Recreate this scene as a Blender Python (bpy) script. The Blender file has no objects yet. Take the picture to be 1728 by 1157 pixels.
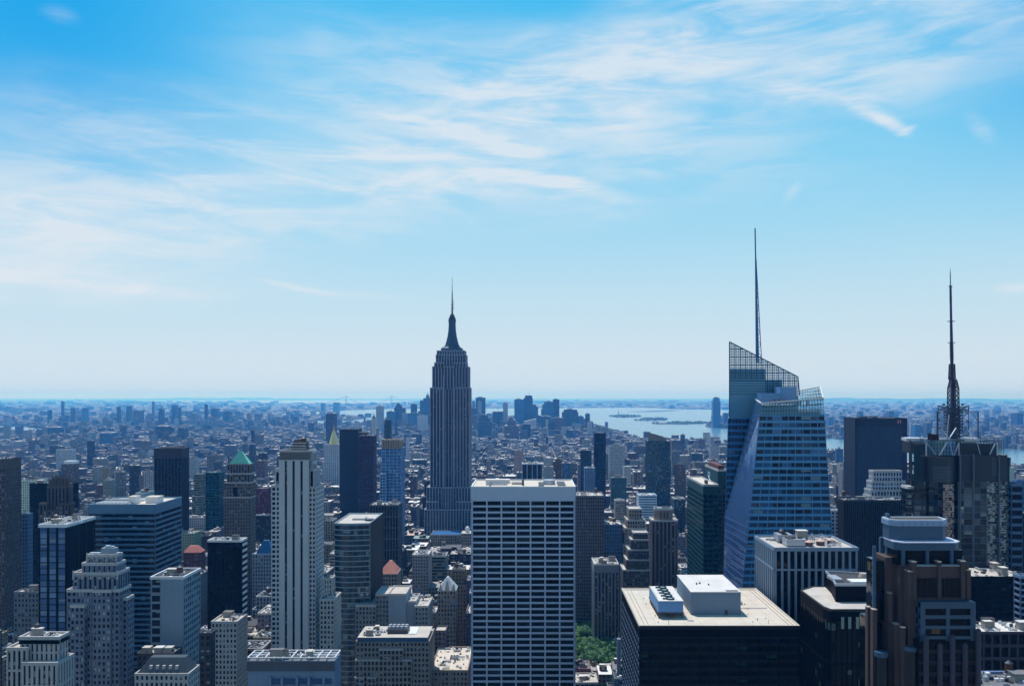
import bpy, math, random
import numpy as np
from mathutils import Vector

R = math.radians
sc = bpy.context.scene
col = sc.collection

# ------------------------------------------------------------------ camera
F = 1420.0      # focal length in photo pixels (1728 wide)
H0 = 668.0      # photo row of the horizon
VP = 895.0      # photo column the avenues run to
CZ = 258.0      # camera height above the street
def X(px, Y): return (px - VP) * Y / F
def Z(py, Y): return CZ - (py - H0) * Y / F
def YG(py): return F * CZ / (py - H0)

cd = bpy.data.cameras.new("camera")
cam = bpy.data.objects.new("camera", cd); col.objects.link(cam)
cam.location = (0, 0, CZ); cam.rotation_euler = (R(90), 0, 0)
cd.sensor_width = 36; cd.lens = 36 * F / 1728
cd.shift_x = (864 - VP) / 1728; cd.shift_y = (H0 - 578.5) / 1728
cd.clip_start = 1; cd.clip_end = 300000
sc.camera = cam

# ------------------------------------------------------------------ render settings, exposure
sc.view_settings.view_transform = 'Standard'; sc.view_settings.look = 'None'
sc.view_settings.exposure = 0.0; sc.view_settings.gamma = 1
sc.cycles.use_denoising = True
try: sc.cycles.denoiser = 'OPENIMAGEDENOISE'
except Exception: pass
sc.cycles.max_bounces = 5; sc.cycles.diffuse_bounces = 2; sc.cycles.glossy_bounces = 3
sc.cycles.transmission_bounces = 3; sc.cycles.transparent_max_bounces = 12; sc.cycles.volume_bounces = 1
sc.cycles.caustics_reflective = False; sc.cycles.caustics_refractive = False
sc.cycles.sample_clamp_indirect = 4

# ------------------------------------------------------------------ sun (high, ahead and left of the view)
SUN_EL, SUN_AZ = 66.0, 28.0          # azimuth measured left of the view direction
sl = bpy.data.lights.new("sun", 'SUN'); sl.energy = 4.1; sl.angle = R(0.5); sl.color = (1.0, 0.95, 0.9)
so = bpy.data.objects.new("sun", sl); col.objects.link(so)
sdir = Vector((-math.sin(R(SUN_AZ)) * math.cos(R(SUN_EL)), math.cos(R(SUN_AZ)) * math.cos(R(SUN_EL)), math.sin(R(SUN_EL))))
so.rotation_euler = sdir.to_track_quat('Z', 'Y').to_euler()
so.location = (0, 0, 2000)

# ------------------------------------------------------------------ node helper
def lin(r, g=None, b=None):
    if g is None: r, g, b = r
    f = lambda c: (c / 255 / 12.92) if c / 255 <= .04045 else ((c / 255 + .055) / 1.055) ** 2.4
    return (f(r), f(g), f(b), 1)
class NT:
    def __init__(s, tree): s.t = tree; s.n = tree.nodes; s.l = tree.links
    def new(s, typ, **kw):
        n = s.n.new(typ)
        for k, v in kw.items(): setattr(n, k, v)
        return n
    def put(s, sock, v):
        if hasattr(v, 'links') or isinstance(v, bpy.types.NodeSocket): s.l.new(v, sock)
        elif v is not None: sock.default_value = v
    def m(s, op, a, b=None, c=None, clamp=False):
        n = s.new('ShaderNodeMath', operation=op, use_clamp=clamp)
        for i, v in enumerate((a, b, c)):
            if v is not None: s.put(n.inputs[i], v)
        return n.outputs[0]
    def mix(s, f, a, b, typ='MIX'):
        n = s.new('ShaderNodeMix', data_type='RGBA', blend_type=typ)
        s.put(n.inputs['Factor'], f); s.put(n.inputs[6], a); s.put(n.inputs[7], b)
        return n.outputs[2]
    def sep(s, v):
        n = s.new('ShaderNodeSeparateXYZ'); s.l.new(v, n.inputs[0]); return n.outputs
    def comb(s, x, y, z):
        n = s.new('ShaderNodeCombineXYZ')
        for i, v in enumerate((x, y, z)): s.put(n.inputs[i], v)
        return n.outputs[0]
    def noise(s, vec, scale, detail=4, rough=.5, dist=0):
        n = s.new('ShaderNodeTexNoise'); s.l.new(vec, n.inputs['Vector'])
        n.inputs['Scale'].default_value = scale; n.inputs['Detail'].default_value = detail
        n.inputs['Roughness'].default_value = rough; n.inputs['Distortion'].default_value = dist
        return n.outputs['Fac']
    def ramp(s, f, pts, interp='LINEAR'):
        n = s.new('ShaderNodeValToRGB'); r = n.color_ramp; r.interpolation = interp
        while len(r.elements) > 1: r.elements.remove(r.elements[-1])
        r.elements[0].position = pts[0][0]; r.elements[0].color = pts[0][1]
        for p, c in pts[1:]:
            e = r.elements.new(p); e.color = c
        s.put(n.inputs[0], f); return n.outputs[0]
    def smooth(s, v, a, b):
        n = s.new('ShaderNodeMapRange', interpolation_type='SMOOTHSTEP')
        s.put(n.inputs[0], v); n.inputs[1].default_value = a; n.inputs[2].default_value = b
        return n.outputs[0]

# ------------------------------------------------------------------ world: Nishita sky graded to a deep azure, with cirrus
w = bpy.data.worlds.new("World"); sc.world = w; w.use_nodes = True
nt = NT(w.node_tree)
for n in list(nt.n): nt.n.remove(n)
sky = nt.new('ShaderNodeTexSky', sky_type='NISHITA'); sky.sun_disc = False
sky.sun_elevation = R(SUN_EL); sky.sun_rotation = R(-SUN_AZ); sky.altitude = 0; sky.dust_density = 1.0; sky.ozone_density = 3
nish = nt.mix(1.0, sky.outputs[0], (.055, .085, .10, 1), 'MULTIPLY')
tc = nt.new('ShaderNodeTexCoord'); dx, dy, dz = nt.sep(tc.outputs['Generated'])
hz = nt.m('SQRT', nt.m('ADD', nt.m('MULTIPLY', dx, dx), nt.m('MULTIPLY', dy, dy)))
el = nt.m('DIVIDE', nt.m('MAXIMUM', dz, 0.0), nt.m('MAXIMUM', hz, .02))
az = nt.m('ARCTAN2', dx, dy)
elr = nt.m('MULTIPLY', el, .5, clamp=True)
grad = nt.ramp(elr, [(0, lin(172, 208, 234)), (.0035, lin(198, 223, 241)), (.008, lin(208, 228, 243)), (.02, lin(212, 229, 241)), (.06, lin(194, 226, 242)), (.095, lin(168, 220, 244)),
                     (.135, lin(136, 211, 245)), (.18, lin(104, 201, 245)), (.235, lin(72, 190, 243)), (.33, lin(30, 140, 210)), (.5, lin(22, 96, 160)), (1, lin(14, 66, 130))])
# the blue deepens away from the sun's side of the veil: far left and far right
sidef = nt.m('MULTIPLY', nt.smooth(nt.m('ABSOLUTE', nt.m('SUBTRACT', az, .08)), .3, .62), nt.smooth(el, .12, .42))
grad = nt.mix(nt.m('MULTIPLY', sidef, .9), grad, lin(0, 164, 236))
# behind the camera the sky is greyer and dimmer
back = nt.ramp(elr, [(0, lin(180, 206, 226)), (.15, lin(152, 188, 216)), (.5, lin(74, 126, 170)), (1, lin(20, 66, 115))])
grad = nt.mix(nt.smooth(dy, .25, -.35), grad, back)
base = nt.mix(.93, nish, grad)
# cirrus, laid out by azimuth and elevation
A = nt.comb(az, el, 0.0)
def spot(cx, cy, sx, sy, ang, inner=.2):
    """soft elliptical mask centred on photo pixel cx, cy (half sizes in pixels)"""
    n = nt.new('ShaderNodeMapping', vector_type='TEXTURE')
    a0 = math.atan2(cx - VP, F); e0 = (H0 - cy) / F * math.cos(a0)
    n.inputs['Location'].default_value = (a0, e0, 0); n.inputs['Rotation'].default_value = (0, 0, R(ang))
    n.inputs['Scale'].default_value = (sx / F, sy / F, 1)
    nt.l.new(warp if inner else warp2, n.inputs['Vector'])
    ln = nt.new('ShaderNodeVectorMath', operation='LENGTH'); nt.l.new(n.outputs[0], ln.inputs[0])
    return nt.m('SUBTRACT', 1.0, nt.smooth(ln.outputs['Value'], inner, 1.0))
def rot(ang, sx, sy):
    n = nt.new('ShaderNodeMapping'); n.inputs['Rotation'].default_value = (0, 0, R(ang)); n.inputs['Scale'].default_value = (sx, sy, 1)
    nt.l.new(A, n.inputs['Vector']); return n.outputs[0]
wn = nt.new('ShaderNodeTexNoise'); nt.l.new(rot(0, 1, 1.6), wn.inputs['Vector']); wn.inputs['Scale'].default_value = 7; wn.inputs['Detail'].default_value = 5
wv = nt.new('ShaderNodeVectorMath', operation='MULTIPLY_ADD'); nt.l.new(wn.outputs['Color'], wv.inputs[0])
wv.inputs[1].default_value = (.07, .03, 0); nt.l.new(A, wv.inputs[2])
wb = nt.new('ShaderNodeVectorMath', operation='SUBTRACT'); nt.l.new(wv.outputs[0], wb.inputs[0]); wb.inputs[1].default_value = (.035, .015, 0)
warp = wb.outputs[0]
w3 = nt.new('ShaderNodeVectorMath', operation='MULTIPLY_ADD'); nt.l.new(wn.outputs['Color'], w3.inputs[0])
w3.inputs[1].default_value = (.008, .008, 0); nt.l.new(A, w3.inputs[2])
w4 = nt.new('ShaderNodeVectorMath', operation='SUBTRACT'); nt.l.new(w3.outputs[0], w4.inputs[0]); w4.inputs[1].default_value = (.004, .004, 0)
warp2 = w4.outputs[0]
def total(vals):
    t = vals[0]
    for v in vals[1:]: t = nt.m('ADD', t, v)
    return t
def wt(v, k): return nt.m('MULTIPLY', v, k)
veil = total([wt(spot(920, 190, 680, 190, -9, .05), .85), wt(spot(1040, 120, 400, 130, 12, .05), .5), wt(spot(480, 280, 620, 150, -5, .05), .75), wt(spot(150, 350, 620, 130, 2, .05), .7), wt(spot(60, 410, 520, 110, 0, .05), .6),
              wt(spot(1180, 50, 420, 130, 12, .05), .65), wt(spot(1520, 60, 400, 140, -4, .05), .85), wt(spot(1350, 130, 320, 80, -12, .05), .5), wt(spot(60, 480, 420, 40, 0, .05), .5), wt(spot(800, 310, 420, 80, -8, .05), .5)])
fib = nt.noise(rot(10, 1.4, 7), 4.6, 8, .6, .7)
fibu = nt.noise(rot(-14, 1.4, 6.5), 4.6, 8, .6, .7)
updir = nt.m('MULTIPLY', nt.smooth(az, .0, .22), nt.smooth(el, .3, .42))
fm = nt.m('ADD', nt.m('MULTIPLY', fib, nt.m('SUBTRACT', 1.0, updir)), nt.m('MULTIPLY', fibu, updir))
fib2 = nt.noise(rot(4, 4.0, 26), 4.0, 8, .6, .8)
patch = nt.noise(rot(10, 1, 2.6), 3.6, 6, .55, .4)
tex = nt.m('ADD', nt.m('MULTIPLY', fm, .6), nt.m('ADD', nt.m('MULTIPLY', fib2, .16), nt.m('MULTIPLY', patch, .49)))
vf = nt.m('MULTIPLY', nt.m('MINIMUM', veil, 1.1), nt.smooth(tex, .52, .74))
soft = nt.m('MULTIPLY', nt.m('MINIMUM', veil, 1.0), nt.m('ADD', nt.m('MULTIPLY', nt.smooth(patch, .22, .66), .48), nt.m('MULTIPLY', nt.smooth(fm, .35, .66), .32)))
streaks = total([wt(spot(700, 205, 256, 32, -13, 0), .6), wt(spot(850, 245, 148, 28, -17, 0), .6), wt(spot(960, 312, 155, 22, -13, 0), .9), wt(spot(880, 298, 175, 19, -6, 0), .5), wt(spot(1380, 155, 128, 24, -12, 0), .6), wt(spot(1465, 188, 70, 20, -27, 0), .9), wt(spot(1505, 210, 45, 15, -33, 0), .9),
                 wt(spot(1530, 219, 21, 9, 20, 0), .9), wt(spot(1095, 292, 60, 11, -8, 0), .6), wt(spot(505, 487, 94, 9, -10, 0), .8), wt(spot(590, 497, 148, 9, -3, 0), .35), wt(spot(1336, 325, 13, 30, -40, 0), .4),
                 wt(spot(1655, 215, 43, 19, -52, 0), .4), wt(spot(1712, 488, 48, 13, 0, 0), .8), wt(spot(130, 478, 283, 15, -3, 0), .6), wt(spot(320, 385, 162, 26, -8, 0), .35), wt(spot(560, 390, 108, 19, -14, 0), .35),
                 wt(spot(100, 25, 35, 19, 0, 0), .25), wt(spot(540, 65, 40, 38, 0, 0), .2)])
strk = nt.m('MULTIPLY', streaks, nt.smooth(fib2, .15, .6))
cf = nt.m('ADD', nt.m('ADD', nt.m('MULTIPLY', vf, .38), soft), nt.m('MULTIPLY', strk, .85), clamp=True)
cf = nt.m('MULTIPLY', cf, .84)
skyc = nt.mix(cf, base, lin(225, 233, 241))
bg = nt.new('ShaderNodeBackground'); nt.l.new(skyc, bg.inputs[0]); bg.inputs[1].default_value = 1.0
wo = nt.new('ShaderNodeOutputWorld'); nt.l.new(bg.outputs[0], wo.inputs[0])
try: w.cycles.sampling_method = 'MANUAL'; w.cycles.sample_map_resolution = 1024
except Exception: pass

# ------------------------------------------------------------------ materials
MC = {}
def newmat(key):
    m = bpy.data.materials.new(key); m.use_nodes = True
    t = NT(m.node_tree); p = t.n['Principled BSDF']
    return m, t, p
def geo(t): return t.new('ShaderNodeNewGeometry').outputs['Position']
def wall(c, rough=.85, var=.25, streak=.3, spec=.2, metal=0):
    """masonry, concrete or painted metal: mottled, with faint vertical rain streaks"""
    k = ('w', c, rough, var, streak, metal)
    if k in MC: return MC[k]
    m, t, p = newmat('facade'); pos = geo(t); x, y, z = t.sep(pos)
    a = t.noise(pos, .06, 4); b = t.noise(pos, .9, 3)
    s = t.noise(t.comb(t.m('MULTIPLY', x, .8), t.m('MULTIPLY', y, .8), t.m('MULTIPLY', z, .04)), 1.0, 3)
    f = t.m('ADD', t.m('MULTIPLY', t.m('SUBTRACT', a, .5), var * 1.6), t.m('MULTIPLY', t.m('SUBTRACT', b, .5), var))
    f = t.m('ADD', f, t.m('MULTIPLY', t.m('SUBTRACT', s, .5), streak))
    f = t.m('ADD', f, 1.0)
    c4 = lin(*c); v = t.new('ShaderNodeVectorMath', operation='SCALE'); v.inputs[0].default_value = c4[:3]; t.l.new(f, v.inputs['Scale'])
    t.l.new(v.outputs[0], p.inputs['Base Color']); p.inputs['Roughness'].default_value = rough; p.inputs['Metallic'].default_value = metal
    p.inputs['Specular IOR Level'].default_value = spec
    MC[k] = m; return m
def glass(c=(9, 12, 17), c2=(26, 36, 48), bay=3., flr=3.6, ox=0., oz=0., blind=.12, bc=(150, 155, 160), rough=.08, metal=0., spec=.22, wav=.02):
    """window glass: each pane its own tone, some with a half-drawn blind; panes stand slightly out of true"""
    k = ('g', c, c2, round(bay, 2), round(flr, 2), round(ox, 1), round(oz, 1), blind, bc, rough, metal, spec)
    if k in MC: return MC[k]
    m, t, p = newmat('window_glass'); x, y, z = t.sep(geo(t))
    u = t.m('DIVIDE', t.m('SUBTRACT', t.m('ADD', x, t.m('MULTIPLY', y, 1.0)), ox), bay); v = t.m('DIVIDE', t.m('SUBTRACT', z, oz), flr)
    cell = t.comb(t.m('FLOOR', u), t.m('FLOOR', v), 3.0)
    wn = t.new('ShaderNodeTexWhiteNoise'); t.l.new(cell, wn.inputs['Vector'])
    r1, r2, r3 = t.sep(wn.outputs['Color'])
    base = t.mix(t.m('POWER', r1, 2.0), lin(*c), lin(*c2))
    hasb = t.m('LESS_THAN', r2, blind)
    drawn = t.m('GREATER_THAN', t.m('FRACT', v), t.m('ADD', t.m('MULTIPLY', r3, .55), .15))
    base = t.mix(t.m('MULTIPLY', t.m('MULTIPLY', hasb, drawn), .75), base, lin(*bc))
    t.l.new(base, p.inputs['Base Color']); p.inputs['Roughness'].default_value = rough; p.inputs['Metallic'].default_value = metal
    p.inputs['Specular IOR Level'].default_value = spec
    g = t.new('ShaderNodeNewGeometry')
    pv = t.new('ShaderNodeVectorMath', operation='SUBTRACT'); t.l.new(wn.outputs['Color'], pv.inputs[0]); pv.inputs[1].default_value = (.5, .5, .5)
    sv = t.new('ShaderNodeVectorMath', operation='SCALE'); t.l.new(pv.outputs[0], sv.inputs[0]); sv.inputs['Scale'].default_value = wav
    av = t.new('ShaderNodeVectorMath', operation='ADD'); t.l.new(g.outputs['Normal'], av.inputs[0]); t.l.new(sv.outputs[0], av.inputs[1])
    nv = t.new('ShaderNodeVectorMath', operation='NORMALIZE'); t.l.new(av.outputs[0], nv.inputs[0]); t.l.new(nv.outputs[0], p.inputs['Normal'])
    MC[k] = m; return m
def roofm(c=(190, 185, 178), dirt=.5):
    k = ('r', c, dirt)
    if k in MC: return MC[k]
    m, t, p = newmat('roof_membrane'); pos = geo(t)
    a = t.noise(pos, .12, 5, .6); b = t.noise(pos, 1.6, 3)
    f = t.m('ADD', t.m('MULTIPLY', t.smooth(a, .35, .65), dirt * .5), t.m('MULTIPLY', b, dirt * .35))
    c4 = lin(*c); base = t.mix(f, c4, tuple(v * .35 for v in c4[:3]) + (1,))
    t.l.new(base, p.inputs['Base Color']); p.inputs['Roughness'].default_value = .9
    MC[k] = m; return m

# ------------------------------------------------------------------ mesh builder
class MB:
    def __init__(s): s.v = []; s.f = []; s.mi = []; s.tone = []; s.cur = 0; s.t = (0, 0, 0)
    def face(s, pts):
        n = len(s.v); s.v.extend(pts); s.f.append(tuple(range(n, n + len(pts)))); s.mi.append(s.cur); s.tone.append(s.t)
    def hexa(s, b, t, bottom=True):
        """b, t: matching rings, counter-clockwise seen from above"""
        n = len(s.v); k = len(b); s.v.extend(b); s.v.extend(t)
        fs = [(n + i, n + (i + 1) % k, n + k + (i + 1) % k, n + k + i) for i in range(k)] + [tuple(n + k + i for i in range(k))]
        if bottom: fs.append(tuple(n + k - 1 - i for i in range(k)))
        s.f.extend(fs); s.mi.extend([s.cur] * len(fs)); s.tone.extend([s.t] * len(fs))
    def prism(s, poly, z0, z1, poly1=None, bottom=True):
        q = poly1 or poly
        s.hexa([(x, y, z0) for x, y in poly], [(x, y, z1) for x, y in q], bottom)
    def box(s, x0, x1, y0, y1, z0, z1):
        s.prism([(x0, y0), (x1, y0), (x1, y1), (x0, y1)], z0, z1)
    def bar(s, p, q, r, r2=None, n=4):
        p = Vector(p); q = Vector(q); r2 = r if r2 is None else r2
        d = (q - p).normalized(); a = Vector((0, 0, 1)) if abs(d.z) < .9 else Vector((1, 0, 0))
        u = d.cross(a).normalized(); v = d.cross(u).normalized(); o = math.pi / n
        ring = lambda c, rr: [tuple(c + (u * math.cos(2 * math.pi * i / n + o) + v * math.sin(2 * math.pi * i / n + o)) * rr) for i in range(n)][::-1]
        b, t = ring(p, r), ring(q, r2)
        nn = len(s.v); s.v.extend(b); s.v.extend(t)
        fs = [(nn + i, nn + (i + 1) % n, nn + n + (i + 1) % n, nn + n + i) for i in range(n)] + [tuple(nn + n + i for i in range(n)), tuple(nn + n - 1 - i for i in range(n))]
        s.f.extend(fs); s.mi.extend([s.cur] * len(fs)); s.tone.extend([s.t] * len(fs))
    def cyl(s, x, y, z0, z1, r, r1=None, n=12):
        r1 = r if r1 is None else r1
        c = [(math.cos(2 * math.pi * i / n), math.sin(2 * math.pi * i / n)) for i in range(n)]
        s.prism([(x + a * r, y + b * r) for a, b in c], z0, z1, [(x + a * max(r1, .02), y + b * max(r1, .02)) for a, b in c])
    def slab(s, q, u0, u1, v0, v1, d, d0=0.0):
        """a slab standing d out of the quad q=(p00,p10,p11,p01), over the u,v range"""
        p00, p10, p11, p01 = [Vector(p) for p in q]
        nrm = (p10 - p00).cross(p01 - p00).normalized()
        P = lambda u, v: (p00 * (1 - u) + p10 * u) * (1 - v) + (p01 * (1 - u) + p11 * u) * v
        c = [P(u0, v0), P(u1, v0), P(u1, v1), P(u0, v1)]
        s.hexa([tuple(a + nrm * d0) for a in c], [tuple(a + nrm * d) for a in c], False)
    def build(s, name, mats, parent=None, org=(0, 0, 0), smooth=False, tones=False):
        if not isinstance(mats, (list, tuple)): mats = [mats]
        me = bpy.data.meshes.new(name)
        v = np.array(s.v, dtype=np.float64) - np.array(org)
        me.from_pydata(v.tolist(), [], s.f)
        for m in mats: me.materials.append(m)
        if len(mats) > 1: me.polygons.foreach_set('material_index', s.mi)
        if tones:
            a = me.attributes.new('tone', 'FLOAT_VECTOR', 'FACE'); a.data.foreach_set('vector', np.array(s.tone, dtype=np.float32).ravel())
        if smooth: me.polygons.foreach_set('use_smooth', [True] * len(me.polygons))
        me.update()
        o = bpy.data.objects.new(name, me); col.objects.link(o)
        if parent is not None: o.parent = parent
        return o
def tag(o, label=None, cat=None, group=None, kind=None):
    for k, v in (('label', label), ('category', cat), ('group', group), ('kind', kind)):
        if v: o[k] = v
    return o
def rect(x0, x1, y0, y1): return [(x0, y0), (x1, y0), (x1, y1), (x0, y1)]
def inset(p, d):
    cx = sum(a for a, b in p) / len(p); cy = sum(b for a, b in p) / len(p)
    w = max(a for a, b in p) - min(a for a, b in p); h = max(b for a, b in p) - min(b for a, b in p)
    return [(cx + (a - cx) * (1 - 2 * d / w), cy + (b - cy) * (1 - 2 * d / h)) for a, b in p]

TAKEN = []     # (x0,x1,y0,y1) footprints;  VIS: (px0,px1,Y,visible bottom row)
VIS = []
class Bld:
    """one building: an Empty at its base, one mesh per part"""
    def __init__(s, name, label, cat, x0, x1, y0, y1, group=None, vb=None, z=0.0):
        s.x0, s.x1, s.y0, s.y1 = x0, x1, y0, y1
        s.org = ((x0 + x1) / 2, (y0 + y1) / 2, z); s.parts = {}; s.order = []; s.nwin = 0
        s.e = bpy.data.objects.new(name, None); col.objects.link(s.e); s.e.location = s.org; s.e.empty_display_size = 5
        tag(s.e, label, cat, group)
        TAKEN.append((x0, x1, y0, y1))
        if vb: VIS.append((min(X2(x0, y0), X2(x0, y1)), max(X2(x1, y0), X2(x1, y1)), y0, vb))
    def part(s, name, mat, kind=None):
        k = (name, mat.name)
        if k not in s.parts: s.parts[k] = (MB(), mat, kind); s.order.append(k)
        return s.parts[k][0]
    def one(s, name, mb, mat, parent=None, label=None):
        o = mb.build(name, mat, parent or s.e, s.org if parent is None else s.org)
        if label: o['label'] = label
        return o
    def done(s):
        out = {}
        for k in s.order:
            mb, mat, kind = s.parts[k]
            if not mb.f: continue
            o = mb.build(k[0], mat, s.e, s.org)
            if kind: o['kind'] = kind
            out[k[0]] = o
        return out
def X2(x, y): return VP + x / y * F

def facade(b, q, bay, flr, pw, sh, dep, wm, fp, pier_every=1, mull=0, gm=None, wins=0, winname='window', top_sp=None, spd=None, spm=None, rows=None):
    """piers and spandrels standing out of the quad q; the openings between them show the glazing behind"""
    p00, p10, p11, p01 = [Vector(p) for p in q]
    W = (p10 - p00).length; Hh = (p01 - p00).length
    if W < .5 or Hh < .5: return
    nb = max(1, round(W / bay)); nr = rows or max(1, round(Hh / flr)); fr = b.part(fp, wm); sp = b.part('spandrels' if spm else fp, spm or wm)
    hw = pw / 2 / W
    if pw > 0:
        for i in range(nb + 1):
            u = i / nb; k = 1.0 if i in (0, nb) else 1.0
            fr.slab(q, max(0, u - hw * k), min(1, u + hw * k), 0, 1, dep)
    spd = dep - .04 if spd is None else spd
    if sh > 0:
        hh = sh / Hh
        for j in range(nr + 1):
            v = j / nr
            v0 = max(0, v - hh * .5); v1 = min(1, v + hh * .5)
            if v1 - v0 > 1e-4: sp.slab(q, 0, 1, v0, v1, spd)
    if mull:
        mm = b.part('mullions', MULL)
        for i in range(nb):
            for k in range(1, mull + 1):
                u = (i + k / (mull + 1)) / nb
                mm.slab(q, u - .06 / W, u + .06 / W, 0, 1, dep * .3)
    if wins and gm and abs(p00.y - p10.y) < .01 and p10.x > p00.x and abs(p01.x - p00.x) < .01:
        cw = W / nb - pw; ch = Hh / nr - sh
        if cw > .3 and ch > .3:
            mb = MB(); mb.box(-cw / 2, cw / 2, -.05, .03, -ch / 2, ch / 2)
            first = None
            for j in range(nr - 1, -1, -1):
                for i in range(nb):
                    if b.nwin >= wins: return
                    o = mb.build(winname, gm, b.e) if first is None else first.copy()
                    if first is None: first = o
                    else: col.objects.link(o); o.parent = b.e
                    o.location = (p00.x + (i + .5) * W / nb - b.org[0], p00.y - b.org[1], p00.z + (j + .5) * Hh / nr - b.org[2])
                    b.nwin += 1
MULL = wall((70, 75, 82), .4)

def tower(b, poly, z0, z1, wm, gm, bay=3.2, flr=3.7, pw=1.2, sh=1.5, dep=.4, poly1=None, fp='facade_frame', gp='glazing', wins=0, mull=0, winname='window',
          roof=None, par=1.1, parm=None, spd=None, spm=None, blind_edges=(), top=0., rows=None):
    """a storeyed volume: glazed core, piers and spandrels on every face towards the street, roof sheet and parapet"""
    q1 = poly1 or poly; n = len(poly)
    b.part(gp, gm, 'stuff' if wins else None).prism(poly, z0, z1, q1, False)
    for i in range(n):
        a, c = poly[i], poly[(i + 1) % n]; a1, c1 = q1[i], q1[(i + 1) % n]
        ex, ey = c[0] - a[0], c[1] - a[1]; L = math.hypot(ex, ey)
        if L < .4: continue
        nx, ny = ey / L, -ex / L
        q = ((a[0], a[1], z0), (c[0], c[1], z0), (c1[0], c1[1], z1), (a1[0], a1[1], z1))
        if ny > .7 or i in blind_edges:
            b.part(fp, wm).slab(q, 0, 1, 0, 1, dep); continue
        if top > 0:
            vt = 1 - top / (z1 - z0)
            b.part(fp, wm).slab(q, 0, 1, vt, 1, dep)
            P = [Vector(p) for p in q]; q = (P[0], P[1], P[1] * (1 - vt) + P[2] * vt, P[0] * (1 - vt) + P[3] * vt)
        facade(b, q, bay, flr, pw, sh, dep, wm, fp, mull=mull, gm=gm, wins=wins, winname=winname, spd=spd, spm=spm, rows=rows)
    if par is not None:
        rooftop(b, q1, z1, roof or ROOF_L, parm or wm, par, dep)
def rooftop(b, poly, z, rm, pm, h=1.1, dep=.4):
    o = inset(poly, -dep - .03); i_ = inset(poly, .45); n = len(poly)
    b.part('roof', rm).prism(inset(poly, -dep + .05), z, z + .12, None, False)
    p = b.part('parapet', pm)
    if h > 0:
        for k in range(n):
            a, c, c2, a2 = o[k], o[(k + 1) % n], i_[(k + 1) % n], i_[k]
            p.prism([a, c, c2, a2], z - .6, z + h)
ROOF_L = roofm((205, 198, 188)); ROOF_W = roofm((222, 218, 212), .35); ROOF_D = roofm((70, 68, 68)); ROOF_G = roofm((120, 120, 122)); ROOF_T = roofm((216, 206, 190), .3)
ROOFS = [ROOF_L, ROOF_W, ROOF_D, ROOF_G]
METAL = wall((178, 184, 192), .45, .15, .2, .5, .5); METALD = wall((60, 64, 70), .5, .2, .2, .5, .3)
PENT = wall((150, 145, 138)); WOOD = wall((98, 74, 58)); WHITE = wall((222, 224, 226), .6, .1, .15)
GD = glass(); 

def tank(b, x, y, z, r=1.8, h=3.6):
    m = MB()
    for sx in (-1, 1):
        for sy in (-1, 1): m.bar((x + sx * r * .6, y + sy * r * .6, z), (x + sx * r * .6, y + sy * r * .6, z + 2.2), .14)
    m.cyl(x, y, z + 2.1, z + 2.1 + h, r, r * .95, 10)
    o = b.one('water_tank', m, WOOD); c = MB(); c.cyl(x, y, z + 2.1 + h, z + 3.3 + h, r * 1.1, .05, 10); b.one('tank_cap', c, METALD, o) if False else None
    o2 = c.build('tank_cap', METALD, o, b.org); return o
def bulk(b, x0, x1, y0, y1, z, h, m=None, rm=None):
    mb = MB(); mb.box(x0, x1, y0, y1, z, z + h); o = b.one('roof_bulkhead', mb, m or PENT)
    c = MB(); c.box(x0 - .25, x1 + .25, y0 - .25, y1 + .25, z + h, z + h + .35); c.build('bulkhead_roof', rm or ROOF_L, o, b.org); return o
def cooler(b, x0, x1, y0, y1, z, h, nf=2):
    mb = MB(); mb.box(x0, x1, y0, y1, z + .5, z + h)
    for x in (x0 + .3, x1 - .3):
        for y in (y0 + .3, y1 - .3): mb.box(x - .15, x + .15, y - .15, y + .15, z, z + .5)
    o = b.one('cooling_unit', mb, METAL); c = MB()
    for i in range(nf):
        t = (i + .5) / nf; lx = (x1 - x0) > (y1 - y0)
        cx = x0 + (x1 - x0) * (t if lx else .5); cy = y0 + (y1 - y0) * (.5 if lx else t); r = min((x1 - x0), (y1 - y0)) * .36 if lx or nf > 1 else 1
        r = min(r, (max(x1 - x0, y1 - y0) / nf) * .42)
        for k in range(12):
            a0, a1 = 2 * math.pi * k / 12, 2 * math.pi * (k + 1) / 12
            c.prism([(cx + math.cos(a0) * r, cy + math.sin(a0) * r), (cx + math.cos(a1) * r, cy + math.sin(a1) * r),
                     (cx + math.cos(a1) * r * .82, cy + math.sin(a1) * r * .82), (cx + math.cos(a0) * r * .82, cy + math.sin(a0) * r * .82)][::-1][::-1], z + h, z + h + .5)
        c.cyl(cx, cy, z + h + .01, z + h + .06, r * .8, r * .8, 10)
    c.build('fan', METALD, o, b.org); return o
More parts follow.
